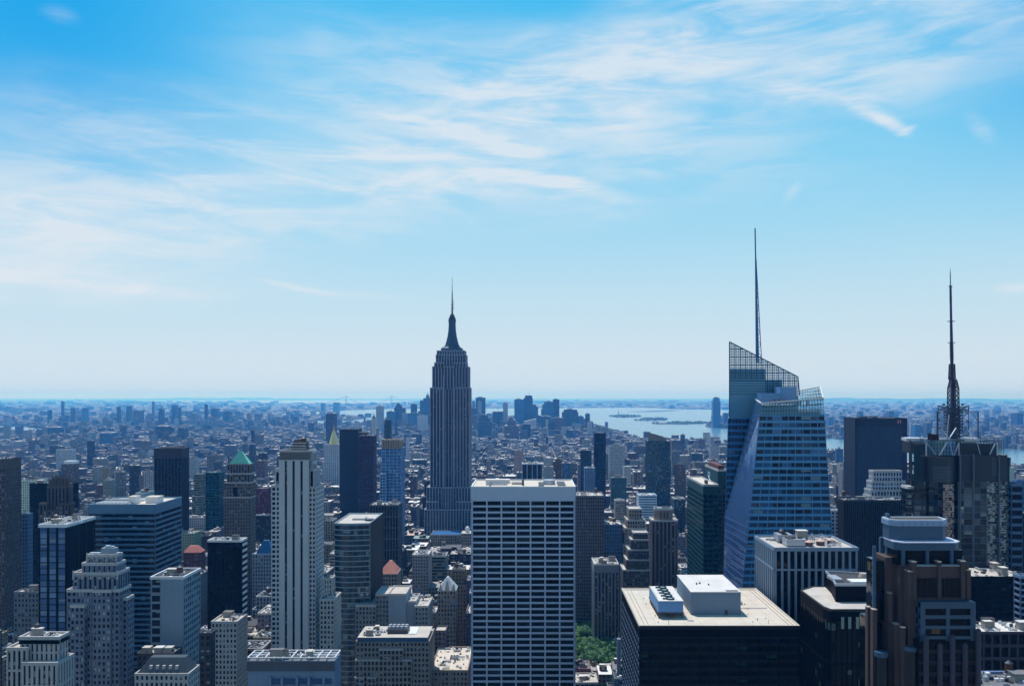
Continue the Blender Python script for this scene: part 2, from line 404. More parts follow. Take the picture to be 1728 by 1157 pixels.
def gear(b, x0, x1, y0, y1, z, n, rng, m=None):
    """a loose scatter of bulkheads, coolers, tanks and ducts inside the roof rectangle"""
    W, D = x1 - x0, y1 - y0; kinds = []
    for mt_ in (METAL, METALD, WHITE):
        q = b.part('roof_clutter', mt_, 'stuff')
        for _ in range(min(16, 2 + int(W * D / 60))):
            sx, sy = rng.uniform(.4, 2.2), rng.uniform(.4, 2.2)
            if W < sx + 3 or D < sy + 3: continue
            xa, ya = rng.uniform(x0 + 1, x1 - sx - 1), rng.uniform(y0 + 1, y1 - sy - 1); q.box(xa, xa + sx, ya, ya + sy, z, z + rng.uniform(.3, 1.8))
    for _ in range(n):
        k = rng.choice('bbcctvd'); sx = min(W * .35, rng.uniform(2.5, 7)); sy = min(D * .35, rng.uniform(2.5, 6))
        x = rng.uniform(x0 + 1, max(x0 + 1.1, x1 - sx - 1)); y = rng.uniform(y0 + 1, max(y0 + 1.1, y1 - sy - 1)); kinds.append(k)
        if k == 'b': bulk(b, x, x + sx, y, y + sy, z, rng.uniform(2.5, 5), m, rng.choice(ROOFS))
        elif k == 'c': cooler(b, x, x + sx, y, y + sy * .7, z, rng.uniform(1.4, 2.6), rng.choice((1, 2, 3)))
        elif k == 't': tank(b, x + 2, y + 2, z, rng.uniform(1.4, 2.1))
        elif k == 'v':
            v = b.part('vent_pipes', METAL)
            for i in range(4): v.cyl(x + i * 1.1, y, z, z + rng.uniform(.8, 2), .25, n=6)
        else:
            d = b.part('duct', METAL); d.box(x, x + sx, y, y + .9, z + .5, z + 1.3); d.box(x, x + .9, y + .9, y + sy, z + .45, z + 1.25)
    return kinds

# ------------------------------------------------------------------ ground, water, streets
def struct(o, kind='structure'): o['kind'] = kind; return o
gm_, t, p = newmat('ground'); pos = geo(t)
n1 = t.noise(pos, .0012, 6, .6); n2 = t.noise(pos, .012, 5, .6)
c = t.ramp(t.m('ADD', t.m('MULTIPLY', n1, .6), t.m('MULTIPLY', n2, .4)), [(.3, (.035, .06, .03, 1)), (.5, (.09, .09, .08, 1)), (.62, (.16, .15, .14, 1)), (.75, (.3, .28, .27, 1))])
t.l.new(c, p.inputs['Base Color']); p.inputs['Roughness'].default_value = .95
g = MB(); g.face([(-90000, -3000, 0), (90000, -3000, 0), (90000, 95000, 0), (-90000, 95000, 0)])
struct(g.build('ground', gm_))
am_, t, p = newmat('asphalt'); pos = geo(t); n1 = t.noise(pos, .25, 5)
t.l.new(t.ramp(n1, [(.3, (.04, .04, .043, 1)), (.7, (.075, .075, .08, 1))]), p.inputs['Base Color']); p.inputs['Roughness'].default_value = .9
pm_, t, p = newmat('paving'); pos = geo(t); n1 = t.noise(pos, .4, 5)
t.l.new(t.ramp(n1, [(.3, (.2, .2, .19, 1)), (.7, (.33, .32, .3, 1))]), p.inputs['Base Color']); p.inputs['Roughness'].default_value = .9
mk_, t, p = newmat('road_paint'); p.inputs['Base Color'].default_value = (.7, .7, .68, 1)
AVE = [-2680, -2420, -2160, -1900, -1640, -1380, -1130, -900, -700, -555, -420, -312, -196, 96, 372, 650, 930, 1210, 1490, 1770, 2050, 2330, 2600]
AW = 30; SW = 18; BLK = 80; Y0S = 620
rd = MB(); rd.face([(-2700, 560, .02), (2620, 560, .02), (2620, 4300, .02), (-2700, 4300, .02)])
struct(rd.build('road', am_))
pv = MB()
for i in range(len(AVE) - 1):
    for k in range(44):
        y = Y0S + k * BLK
        pv.box(AVE[i] + AW / 2 - 4, AVE[i + 1] - AW / 2 + 4, y + 5.5, y + BLK - 5.5, .03, .17)
struct(pv.build('pavement', pm_))
mkb = MB()
for a in AVE:
    for y in range(620, 2600, 14):
        for dxl in (-6, 0, 6): mkb.face([(a + dxl - .12, y, .03), (a + dxl + .12, y, .03), (a + dxl + .12, y + 5, .03), (a + dxl - .12, y + 5, .03)])
    for k in range(24):
        y = Y0S + k * BLK
        for dxl in range(-9, 10, 2):
            for yy in (y - 8.5, y + 6): mkb.face([(a + dxl - .4, yy, .03), (a + dxl + .4, yy, .03), (a + dxl + .4, yy + 3, .03), (a + dxl - .4, yy + 3, .03)])
struct(mkb.build('road_markings', mk_))

wm_, t, p = newmat('water'); pos = geo(t)
p.inputs['Base Color'].default_value = (.10, .22, .30, 1); p.inputs['Roughness'].default_value = .2; p.inputs['Specular IOR Level'].default_value = .8
bn = t.new('ShaderNodeBump'); t.put(bn.inputs['Height'], t.noise(pos, .02, 6, .6)); bn.inputs['Strength'].default_value = .5; bn.inputs['Distance'].default_value = 8
t.l.new(bn.outputs[0], p.inputs['Normal'])
def pxpoly(pts): return [(X(a, YG(b)), YG(b)) for a, b in pts]
WATER = {
 'harbour_water': [(490, 697.5), (560, 693), (640, 690), (760, 689), (880, 688.5), (985, 688), (1090, 687.5), (1140, 690), (1232, 691), (1232, 699), (1216, 703), (1197, 713), (1190, 720), (1235, 724), (1310, 731), (1400, 740), (1600, 751), (1690, 757), (1900, 771), (2150, 790),
                   (2150, 840), (1900, 822), (1728, 806), (1560, 796), (1400, 780), (1300, 765), (1232, 752), (1160, 746), (1078, 742), (1062, 735), (1040, 729), (1012, 722), (985, 712), (930, 705), (860, 703), (760, 704), (690, 706), (640, 712), (600, 716), (570, 714), (630, 703), (560, 700)],
 'river_water': [(-60, 716), (40, 720), (90, 727), (84, 731), (40, 730), (-60, 725)],
 'canal_water': [(456, 713), (500, 710.5), (560, 709), (600, 711), (570, 716.5), (500, 717), (458, 715.5)],
 'bay_water': [(240, 676.2), (420, 675.6), (640, 675), (700, 676), (650, 680), (520, 681), (400, 678.3), (260, 678)],
}
WP = {}
for nme, pts in WATER.items():
    P = pxpoly(pts); WP[nme] = P
    m = MB(); m.face([(a, b, .6) for a, b in P][::-1]); o = m.build(nme, wm_)
    bpy_me = o.data
    import bmesh
    bm = bmesh.new(); bm.from_mesh(bpy_me); bmesh.ops.triangulate(bm, faces=bm.faces[:])
    for f in bm.faces:
        if f.normal.z < 0: f.normal_flip()
    bm.to_mesh(bpy_me); bm.free(); struct(o)
LAND = {'liberty_island': [(1029, 702), (1040, 700.3), (1062, 700), (1084, 702.2), (1078, 704), (1040, 704.2)],
        'ellis_island': [(1072, 709), (1082, 705.6), (1105, 704.8), (1127, 706.5), (1122, 709.5), (1085, 710)],
        'low_island': [(1098, 714), (1140, 712), (1190, 711.6), (1200, 714), (1160, 716), (1110, 716)],
        'jersey_pier': [(1192, 720.5), (1205, 717), (1226, 719), (1224, 722), (1200, 722)],
        'far_spit': [(1060, 694.5), (1100, 693), (1130, 692), (1150, 692.6), (1100, 695)]}
ISL = []
for nme, pts in LAND.items():
    P = pxpoly(pts); ISL.append(P); m = MB(); m.prism(P, -.5, 3.0, None, False); struct(m.build(nme, gm_))
def inpoly(x, y, P):
    r = False; n = len(P); j = n - 1
    for i in range(n):
        xi, yi = P[i]; xj, yj = P[j]
        if (yi > y) != (yj > y) and x < (xj - xi) * (y - yi) / (yj - yi) + xi: r = not r
        j = i
    return r
def wet(x, y): return any(inpoly(x, y, P) for P in WP.values())
# low ridges on the horizon
hm_, t, p = newmat('hill'); p.inputs['Base Color'].default_value = (.05, .08, .05, 1); p.inputs['Roughness'].default_value = 1
def ridge(nme, x0, x1, y0, hmax, seed, dep=6000):
    rng = random.Random(seed); n = 60; m = MB(); ph = [rng.uniform(0, 6) for _ in range(4)]
    hs = [hmax * max(0, math.sin(math.pi * i / n)) ** .7 * (.75 + .12 * math.sin(i * .35 + ph[0]) + .08 * math.sin(i * .9 + ph[1]) + .05 * math.sin(i * 2.1 + ph[2])) for i in range(n + 1)]
    for i in range(n):
        a = x0 + (x1 - x0) * i / n; c = x0 + (x1 - x0) * (i + 1) / n
        m.face([(a, y0, 0), (c, y0, 0), (c, y0 + dep * .5, hs[i + 1]), (a, y0 + dep * .5, hs[i])])
        m.face([(a, y0 + dep * .5, hs[i]), (c, y0 + dep * .5, hs[i + 1]), (c, y0 + dep, 0), (a, y0 + dep, 0)])
    struct(m.build(nme, hm_, smooth=True))
ridge('hill_ridge', X(880, 24000), X(1300, 24000), 24000, 120, 1)
ridge('hill_ridge', X(1180, 38000), X(1900, 38000), 38000, 200, 2)
ridge('hill_ridge', X(150, 60000), X(560, 60000), 60000, 190, 3)

# ------------------------------------------------------------------ landmark: the stepped stone tower with the mast
def mk(px0, px1, Y, name, label, cat='building', depth=40, vb=None, group=None):
    return Bld(name, label, cat, X(px0, Y), X(px1, Y), Y, Y + depth, group, vb)
stone = wall((146, 154, 174), .8, .2, .2); slate_gl = glass((14, 18, 26), (34, 42, 54), 2.6, 3.8, 0, 0, .1, (120, 125, 130), .15)
spn = wall((78, 84, 100), .6)
Y = 1290.; k = Y / F
b = mk(718, 805, Y, 'stepped_skyscraper', 'tallest stepped grey stone skyscraper with a tapering metal mast and needle antenna', 'skyscraper', 62, 905)
def E(x0, x1, yt, yb, y0, y1, **kw):
    a = dict(bay=4.4, flr=3.8, pw=1.35, sh=1.5, dep=.5, spd=.12, par=.8, spm=spn); a.update(kw)
    tower(b, rect(X(x0, Y), X(x1, Y), y0, y1), max(0, Z(yb, Y)), Z(yt, Y), stone, slate_gl, **a)
E(718, 805, 858, 1000, Y - 14, Y + 68, fp='lower_block')
E(721.5, 741, 845, 860, Y - 13.4, Y + 66, fp='lower_block'); E(771, 797.5, 845, 860, Y - 13.4, Y + 66, fp='lower_block')
E(720.5, 799, 822, 862, Y - 3, Y + 62, fp='lower_block')
E(748.5, 765.5, 822, 862, Y - 8, Y, fp='lower_block')
E(726, 747.5, 654.5, 826, Y, Y + 50); E(766.5, 791.5, 654.5, 826, Y, Y + 50)
E(727, 791, 700, 826, Y + 6, Y + 56, par=None); E(727.5, 790.5, 656, 702, Y + 6, Y + 52)
E(729.4, 789.5, 618.6, 656, Y + 3, Y + 48, par=.8)
b.part('facade_frame', stone).box(X(747.8, Y), X(749.6, Y), Y - .2, Y + 8, Z(826, Y), Z(632, Y)); b.part('facade_frame', stone).box(X(764.6, Y), X(766.2, Y), Y - .2, Y + 8, Z(826, Y), Z(632, Y))
E(733, 748.5, 612, 619, Y + 1.5, Y + 40); E(766, 786, 612, 619, Y + 1.5, Y + 40)
E(735.2, 785, 598.5, 619, Y + 5, Y + 44, bay=4, flr=6); E(736.6, 783, 591.5, 599, Y + 7, Y + 42, bay=4)
cx = X(760.6, Y); cy = Y + 24
mm = wall((62, 84, 104), .5, .2, .3, .5, .35)
m = MB(); r0 = (777.5 - 741.7) / 2 * k
m.prism([(cx + a * r0, cy + c * r0 * .8) for a, c in ((-1, -1), (1, -1), (1, 1), (-1, 1))], Z(591, Y), Z(586.5, Y))
m.prism([(cx + a * r0 * .96, cy + c * r0 * .76) for a, c in ((-1, -1), (1, -1), (1, 1), (-1, 1))], Z(586.5, Y), Z(583.5, Y), [(cx + a * r0 * .8, cy + c * r0 * .6) for a, c in ((-1, -1), (1, -1), (1, 1), (-1, 1))])
crown = b.one('mast_base', m, mm)
m = MB(); prof = [(583.5, 12.5), (580, 11.2), (574, 9.3), (566, 7.6), (557, 6.3), (548, 5.7), (541, 5.5), (540, 6.3), (538, 6.4), (537, 5.4)]
for (ya, ra), (yb, rb) in zip(prof, prof[1:]): m.cyl(cx, cy, Z(ya, Y), Z(yb, Y), ra * k, rb * k, 16)
for i in range(8):      # winged buttresses and window ribs
    a = math.pi / 4 * i + math.pi / 8
    for (ya, ra), (yb, rb) in zip(prof, prof[1:]): m.bar((cx + math.cos(a) * ra * k * 1.04, cy + math.sin(a) * ra * k * 1.04, Z(ya, Y)), (cx + math.cos(a) * rb * k * 1.04, cy + math.sin(a) * rb * k * 1.04, Z(yb, Y)), .5)
for yy_, rr_ in ((582, 13.2), (576, 10.6), (570, 9.2), (561, 7.3)): m.box(cx - rr_ * k, cx + rr_ * k, cy - 3, cy + 3, Z(yy_ + 4, Y), Z(yy_, Y)); m.box(cx - 3, cx + 3, cy - rr_ * k, cy + rr_ * k, Z(yy_ + 4, Y), Z(yy_, Y) - .1)
b.one('mooring_mast', m, mm)
m = MB(); m.cyl(cx, cy, Z(537, Y), Z(534, Y), 6.0 * k, 6.2 * k, 16); m.cyl(cx, cy, Z(534, Y), Z(530.5, Y), 4.8 * k, 4.4 * k, 16); m.cyl(cx, cy, Z(530.5, Y), Z(527, Y), 4.4 * k, 2.2 * k, 16)
b.one('mast_dome', m, METALD)
m = MB()
for (ya, yb, r) in ((527, 510, 1.5), (510, 490, 1.05), (490, 478, .6), (478, 464, .35)): m.cyl(cx, cy, Z(ya, Y), Z(yb, Y), r * k, r * k * .8, 8)
for i in range(9): m.cyl(cx, cy, Z(526 - i * 4, Y), Z(525.6 - i * 4, Y), (2.0 - i * .1) * k, (2.0 - i * .1) * k, 8)
for yy in (518, 512, 506): m.bar((cx, cy, Z(yy, Y)), (cx + 2.6 * k, cy - 1, Z(yy - 1, Y)), .2); m.bar((cx + 2.6 * k, cy - 1, Z(yy + 2, Y)), (cx + 2.6 * k, cy - 1, Z(yy - 3, Y)), .3)
b.one('antenna', m, METALD)
b.done()

# ------------------------------------------------------------------ white gridded slab, centre
Y = 608.; b = mk(797, 969, Y, 'gridded_tower', 'white stone tower with a regular grid of wide dark windows, nearest the centre', 'skyscraper', 50, 1160)
trav = wall((192, 204, 222), .55, .12, .14)
gg = glass((3, 4, 7), (10, 13, 18), (X(969, Y) - X(797, Y)) / 7, Z(843.5, Y) / 42, X(797, Y) + Y, 0, .14, (62, 68, 76), .15, 0, .1)
x0, x1 = X(797, Y), X(969, Y); zt = Z(822, Y); zg = Z(843.5, Y)
tower(b, rect(x0, x1, Y, Y + 50), 0, zg, trav, gg, bay=(x1 - x0) / 7, flr=zg / 42, rows=42, pw=1.05, sh=1.35, dep=.9, spd=.62, par=None, wins=98, mull=3)
m = b.part('crown_wall', trav); m.box(x0 - .95, x1 + .95, Y - .95, Y + 50.9, zg, zt - .2)
for i in range(8): 
    xx = x0 + (x1 - x0) * i / 7; b.part('facade_frame', trav).box(max(x0 - .98, xx - .12), min(x1 + .98, xx + .12), Y - 1.02, Y - .95, zg, zt - .3)
rooftop(b, rect(x0 - .5, x1 + .5, Y - .5, Y + 50.5), zt - .2, ROOF_T, WHITE, 1.0)
rg = random.Random(5)
bulk(b, x0 + 8, x0 + 26, Y + 30, Y + 38, zt, 2.2, WHITE, ROOF_W); bulk(b, x0 + 28, x0 + 36, Y + 20, Y + 30, zt, 1.4, ROOF_T)
m = MB(); m.cyl(x0 + 56, Y + 22, zt, zt + 3, 4.6, 4.4, 20); m.cyl(x0 + 56, Y + 22, zt + 3, zt + 3.4, 4.8, 4.8, 20); b.one('cooling_tower', m, METAL)
m = MB(); m.cyl(x0 + 36.5, Y + 14, zt, zt + 4.2, .8, .8, 10); m.cyl(x0 + 36.5, Y + 14, zt + 4.2, zt + 4.8, 1.3, .6, 10); b.one('vent_stack', m, METALD)
m = b.part('roof_pit', METALD); m.box(x0 + 48, x0 + 52, Y + 8, Y + 34, zt, zt + .5); m.box(x0 + 62, x0 + 68, Y + 10, Y + 40, zt, zt + .4); m.box(x0 + 12, x0 + 13, Y + 6, Y + 28, zt, zt + .6)
m = MB()
for i in range(12): m.bar((x0 + 10 + i * 1.2, Y + 16, zt + .4), (x0 + 10 + i * 1.2, Y + 26, zt + .4), .2)
m.box(x0 + 9, x0 + 25, Y + 15.4, Y + 16, zt, zt + 1); m.box(x0 + 9, x0 + 25, Y + 26, Y + 26.6, zt, zt + 1); b.one('pipe_rack', m, METAL)
b.done()

# ------------------------------------------------------------------ faceted glass tower with mast
Y = 540.; b = mk(1222, 1404, Y, 'faceted_glass_tower', 'faceted blue glass tower with slanting glass screens and a tall white mast', 'skyscraper', 85, 985)
boa_f = wall((66, 144, 192), .25, .12, .1, .6, .1); 
boa_g = glass((8, 24, 42), (40, 100, 150), 6.1, 4.4, 0, 0, .05, (120, 150, 165), .06, .3, .7, .05)
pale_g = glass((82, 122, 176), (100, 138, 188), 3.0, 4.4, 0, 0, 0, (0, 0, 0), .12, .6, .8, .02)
dark_g = glass((10, 30, 52), (16, 44, 72), 6.1, 4.4, 0, 0, .03, (100, 120, 130), .1, .3, .8, .02)
scr, t, p = newmat('screen_glass')
p.inputs['Base Color'].default_value = lin(150, 215, 232); p.inputs['Roughness'].default_value = .15; p.inputs['Alpha'].default_value = .42
frame_d = wall((36, 84, 112), .4, .1, .1)
def pt(px, py, y): return (X(px, y), y, Z(py, y))
yb, yt_ = 590., 562.
# front prism rings (front-left, front-right, back-right, back-left)
def ring(z):
    t = z / 255.
    py = lambda y: H0 + (CZ - z) * F / y
    fl = 1284 - .100 * (py(Y) - 680); fr = 1389 + .065 * (py(Y) - 672)
    bl = max(1222 - .01 * (py(590) - 880), 1274 - .25 * (py(590) - 673)) if z < 255 else 1274
    return [(X(fl, Y), Y), (X(fr, Y), Y), (X(fr, Y) - 1 + 1.0, Y + 48), (X(bl, 590), 592)]
zb_ = Z(872, 590); zt_ = 254.
for z0, z1, sub in ((0, zb_, 1), (zb_, Z(700, Y), 1)):
    r0_, r1_ = ring(z0), ring(z1)
    b.part('glazing', boa_g).prism(r0_, z0, z1, r1_, False)
    q = [(*r0_[0], z0), (*r0_[1], z0), (*r1_[1], z1), (*r1_[0], z1)]
    facade(b, q, 6.1, 4.4, .5, 1.6, .22, boa_f, 'facade_frame', spd=.28)
    for kk in range(2): pass
    q = [(*r0_[3], z0), (*r0_[0], z0), (*r1_[0], z1), (*r1_[3], z1)]
    b.part('side_glazing', pale_g).slab(q, 0.003, .997, 0, 1, .12)
    facade(b, q, 6, 4.4, .2, .9, .2, wall((70, 104, 158), .3, .1, .1, .6, .1), 'side_frame')
    q = [(*r0_[1], z0), (*r0_[2], z0), (*r1_[2], z1), (*r1_[1], z1)]
    facade(b, q, 6.1, 4.4, .5, 1.6, .22, boa_f, 'facade_frame')
# plain dark patch of mirrored plant floor under the glass crown, then the see-through crown
zc0, zc1 = Z(700, Y), Z(676, Y)
ra, rb_ = ring(zc0), ring(zc1)
m = b.part('crown_screen', scr)
PT = [((1284, 680), (1389, 672), (1386, 700), (1282, 700))]
q = [pt(1281.8, 700, Y), pt(1390.5, 700, Y), pt(1389, 672, Y), pt(1284.5, 680.5, Y)]
m.slab(q, 0, 1, 0, 1, .1)
facade(b, q, 1.9, 2.5, .28, .36, .3, frame_d, 'crown_frame')
b.part('crown_core', dark_g).prism([(a + (1 if i in (0, 3) else -1), c + (4 if i < 2 else -2)) for i, (a, c) in enumerate(ra)], zc0 - 2, Z(693, Y))
q = [(*ra[3], zc0), (*ra[0], zc0), pt(1284.5, 680.5, Y), pt(1274, 673, 592)]
b.part('side_glazing', pale_g).slab(q, 0, 1, 0, 1, .1)
rim = b.part('crown_rim', WHITE); rim.bar(pt(1274, 673, 592), pt(1284.5, 680, Y), .55); rim.bar(pt(1284.5, 680, Y), pt(1389, 671.6, Y), .5)
# rear right screen
q = [pt(1349, 676, 584), pt(1389, 676, 580), pt(1384, 652.5, 584), pt(1350, 659, 588)]
m.slab(q, 0, 1, 0, 1, .1); facade(b, q, 1.9, 2.0, .3, .3, .25, frame_d, 'crown_frame')
q = [pt(1390, 672, Y), pt(1388, 676, 580), pt(1384, 652.5, 584), pt(1389, 671, Y + 1)]
m.slab(q, 0, 1, 0, 1, .1); facade(b, q, 2.4, 2.2, .3, .3, .25, frame_d, 'crown_frame'); rim.bar(pt(1384, 652.5, 584), pt(1389, 671.6, Y), .4); rim.bar(pt(1350, 659, 588), pt(1384, 652.5, 584), .3)
# rear tall prism
yr = 594.
def rr(z):
    py = H0 + (CZ - z) * F / yr
    return [(X(1231 - .031 * max(0, py - 640), yr), yr), (X(1349 + .03 * max(0, py - 660), yr), yr), (X(1349, yr), yr + 34), (X(1231 - .031 * max(0, py - 640), yr + 34) + .3, yr + 34)]
z1 = Z(705, yr)
b.part('rear_glazing', dark_g).prism(rr(0), 0, z1, rr(z1), False)
q = [(*rr(0)[0], 0), (*rr(0)[1], 0), (*rr(z1)[1], z1), (*rr(z1)[0], z1)]
facade(b, q, 3.05, 4.4, .25, 1.7, .2, wall((50, 126, 182), .3, .1, .1, .6, .1), 'facade_frame')
q = [(*rr(0)[3], 0), (*rr(0)[0], 0), (*rr(z1)[0], z1), (*rr(z1)[3], z1)]
facade(b, q, 6.1, 4.4, .25, 1.7, .2, boa_f, 'facade_frame')
# plain blue plant storeys stepping up behind the tall screen
plant = wall((26, 104, 170), .35, .1, .1, .7, .3)
pm = b.part('plant_wall', plant)
for (a, c, ytop) in ((1231.5, 1293, 622), (1293, 1321, 640.5), (1321, 1336, 656), (1336, 1348, 668)):
    pm.prism([(X(a, yr), yr + 1.2), (X(c, yr), yr + 1.2), (X(c, yr), yr + 33), (X(a, yr + 33), yr + 33)], Z(705, yr), Z(ytop, yr))
for i in range(14):
    zz = Z(700 - i * 5.2, yr); c = 1293 if 700 - i * 5.2 < 641 else 1321 if 700 - i * 5.2 < 656 else 1336 if 700 - i * 5.2 < 668 else 1347
    b.part('plant_louvres', wall((16, 64, 112), .4, .1, .1)).box(X(1232, yr), X(c - .6, yr), yr + 1.0, yr + 1.2, zz, zz + .5)
q = [pt(1231, 705, yr), pt(1349, 705, yr), pt(1346.5, 636, yr), pt(1231, 577, yr)]
m.slab(q, 0, 1, 0, 1, .08); fr = b.part('crown_frame', frame_d)
nx = 38
for i in range(nx + 1):
    px = 1231 + (1346.5 - 1231) * i / nx; top = 577 + (636 - 577) * i / nx
    fr.box(X(px, yr) - (.3 if i % 3 == 0 else .14), X(px, yr) + (.3 if i % 3 == 0 else .14), yr - .3, yr - .05, Z(min(705, 668 if px > 1290 else 640), yr), Z(top, yr))
for j in range(28):
    py = 580 + j * 4.45; xe = 1231 + (py - 577) / (636 - 577) * 115.5 if py < 636 else 1346.5 + (py - 636) * .08
    if py < 668: fr.box(X(1231, yr), X(min(xe, 1349), yr), yr - .28, yr - .06, Z(py, yr) - .17, Z(py, yr) + .17)
    if j % 3 == 2 and py < 645: fr.box(X(1231, yr), X(min(xe, 1349), yr), yr - .32, yr - .04, Z(py, yr) - .34, Z(py, yr) + .34)
fr.bar(pt(1231, 576.5, yr), pt(1346.5, 635.5, yr), .45); fr.bar(pt(1231, 576.5, yr), pt(1231, 705, yr), .45); fr.bar(pt(1346.5, 635.5, yr), pt(1349.5, 668, yr), .4)
# plant boxes on the front roof
bx = wall((88, 132, 172), .5, .12, .1)
m_ = MB(); m_.box(X(1284, 572), X(1320, 572), 572, 584, Z(690, 572), Z(663, 572)); b.one('roof_plant', m_, bx)
m_ = MB(); m_.box(X(1316.5, 575), X(1344.5, 575), 575, 590, Z(690, 575), Z(652.5, 575)); b.one('roof_plant', m_, wall((104, 146, 186), .5, .12, .1))
rf = b.part('roof', ROOF_W); rf.prism([(X(1284, Y) + .8, Y + 1.5), (X(1388, Y) - 1, Y + 1.5), (X(1388, Y) - 2, 586), (X(1276, 592) + 1, 590)], Z(684, Y) + .02, Z(682.5, Y))
rg = random.Random(3); m_ = b.part('roof_fans', wall((90, 84, 100), .6))
for i in range(16):
    xx = rg.uniform(X(1292, Y), X(1378, Y)); m_.cyl(xx, rg.uniform(Y + 4, Y + 28), Z(684, Y), Z(684, Y) + rg.uniform(2.2, 4.2), rg.uniform(.6, 1.5), n=8)
# mast
yM = 606.; mast = MB(); zt0, zt1 = Z(612, yM), Z(385, yM)
bxp, txp = 1278.2, 1274.2
def mp(f_, off=0): return (X(bxp + (txp - bxp) * f_ + off, yM), yM, zt0 + (zt1 - zt0) * f_)
for i in range(24):
    a, c = i / 24, (i + 1) / 24; r = .95 * (1 - a) + .3; r2 = .95 * (1 - c) + .3
    if a < .8: mast.bar(mp(a), mp(c), r, r2, 8)
    else: mast.bar(mp(a), mp(c), .5, .45, 6)
ms = b.one('mast', mast, wall((40, 100, 148), .4, .1, .1, .6, .4))
lat = MB()
for i in range(17):
    a, c = i / 22, (i + 1) / 22; wA = 7.2 * (1 - a * 1.15); wC = 7.2 * (1 - c * 1.15)
    lat.bar(mp(a, wA), mp(c, wC), .34); lat.bar(mp(a, .5), mp(a, wA), .26); lat.bar(mp(a, wA if i % 2 else .5), mp(c, .5 if i % 2 else wC), .2)
    lat.bar((mp(a)[0], yM + wA * .3, mp(a)[2]), (mp(c)[0], yM + wC * .3, mp(c)[2]), .2)
for f_ in (.74, .62, .5, .38): lat.bar(mp(f_, -1.2), mp(f_, 2.4), .3)
lat.build('mast_lattice', wall((40, 100, 148), .4, .1, .1, .6, .4), ms, b.org)
b.done()

# ------------------------------------------------------------------ drum-topped tower with lattice antenna, right
Y = 560.; b = mk(1534, 1700, Y, 'antenna_tower', 'dark mirrored tower with a louvred drum top and a tall lattice antenna', 'skyscraper', 60, 980)
dk = wall((34, 40, 48), .4, .15, .1, .6, .2); rfl = glass((16, 26, 36), (70, 92, 104), 5.5, 4.1, 0, 0, .12, (150, 160, 160), .05, .35, .9, .12)
rf2 = glass((14, 20, 26), (120, 140, 144), 1.5, 1.3, 0, 0, .5, (205, 210, 205), .05, .3, .7, .2); rf3 = glass((30, 30, 34), (150, 130, 124), 1.2, 1.6, 0, 0, .6, (205, 180, 168), .06, .2, .6, .2)  # pale and pinkish cells: reflections of sunlit buildings painted into the glass colour
zt = Z(780, Y)
x = lambda p_: X(p_, Y)
tower(b, rect(x(1547), x(1576), Y + 4, Y + 12), 0, Z(800, Y), dk, rfl, 5.5, 4.1, .5, .9, .25, par=None)
arc = lambda a, c, bow, n=8: [(a + (c - a) * i / n, Y + 2 - bow * math.sin(math.pi * i / n)) for i in range(n + 1)]
fr_ = arc(x(1570), x(1616), 5)
tower(b, fr_ + [(x(1616), Y + 40), (X(1570, Y + 40), Y + 40)], 0, Z(812, Y), dk, rfl, 3.2, 4.1, .2, .5, .2, par=None)
tower(b, rect(x(1616), x(1664), Y - 1, Y + 40), 0, Z(812, Y), wall((96, 112, 124), .4, .1, .1, .6, .3), rfl, 9.4, 4.1, .7, .25, .25, par=None)
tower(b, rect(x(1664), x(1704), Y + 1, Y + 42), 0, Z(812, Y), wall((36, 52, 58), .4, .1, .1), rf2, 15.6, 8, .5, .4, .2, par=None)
b.part('pale_reflection', rf2).box(x(1666), x(1698), Y + .6, Y + 1.1, Z(960, Y), Z(846, Y)); b.part('pink_reflection', rf3).box(x(1587), x(1605), Y - 3.7, Y - 3.0, Z(905, Y), Z(816, Y))  # two strips of painted reflection laid on the fronts
# louvred drum
dr = arc(x(1552), x(1618), 9, 12)
b.part('drum', dk).prism(dr + [(x(1618), Y + 42), (X(1552, Y + 42), Y + 42)], Z(812, Y), zt + 4)
lv = b.part('louvres', wall((104, 116, 130), .35, .1, .1, .6, .5), 'stuff')
for j in range(9):
    zz = Z(787 + j * 3.0, Y)
    for i in range(4, 9): 
        (a, c), (a2, c2) = dr[i - 1], dr[i]
        if j > -1: lv.prism([(a, c - .35), (a2, c2 - .35), (a2, c2), (a, c)], zz, zz + .28)
b.part('drum', dk).box(x(1618), x(1700), Y, Y + 42, Z(812, Y), Z(768, Y))
for (a, c) in ((1624, 1644), (1648, 1661), (1674, 1684)):
    for j in range(8): lv2 = b.part('louvres', wall((104, 116, 130), .35, .1, .1, .6, .5), 'stuff') if a == 1674 else b.part('dark_louvres', wall((52, 46, 62), .4), 'stuff'); lv2.box(x(a), x(c), Y - .3, Y, Z(774 + j * 4, Y), Z(774 + j * 4, Y) + .35)
for a in (1641.5, 1684.5, 1618.5): b.part('fin', wall((96, 104, 116), .4)).box(x(a) - .4, x(a) + .4, Y - 1.6, Y + .1, 0, Z(766, Y))
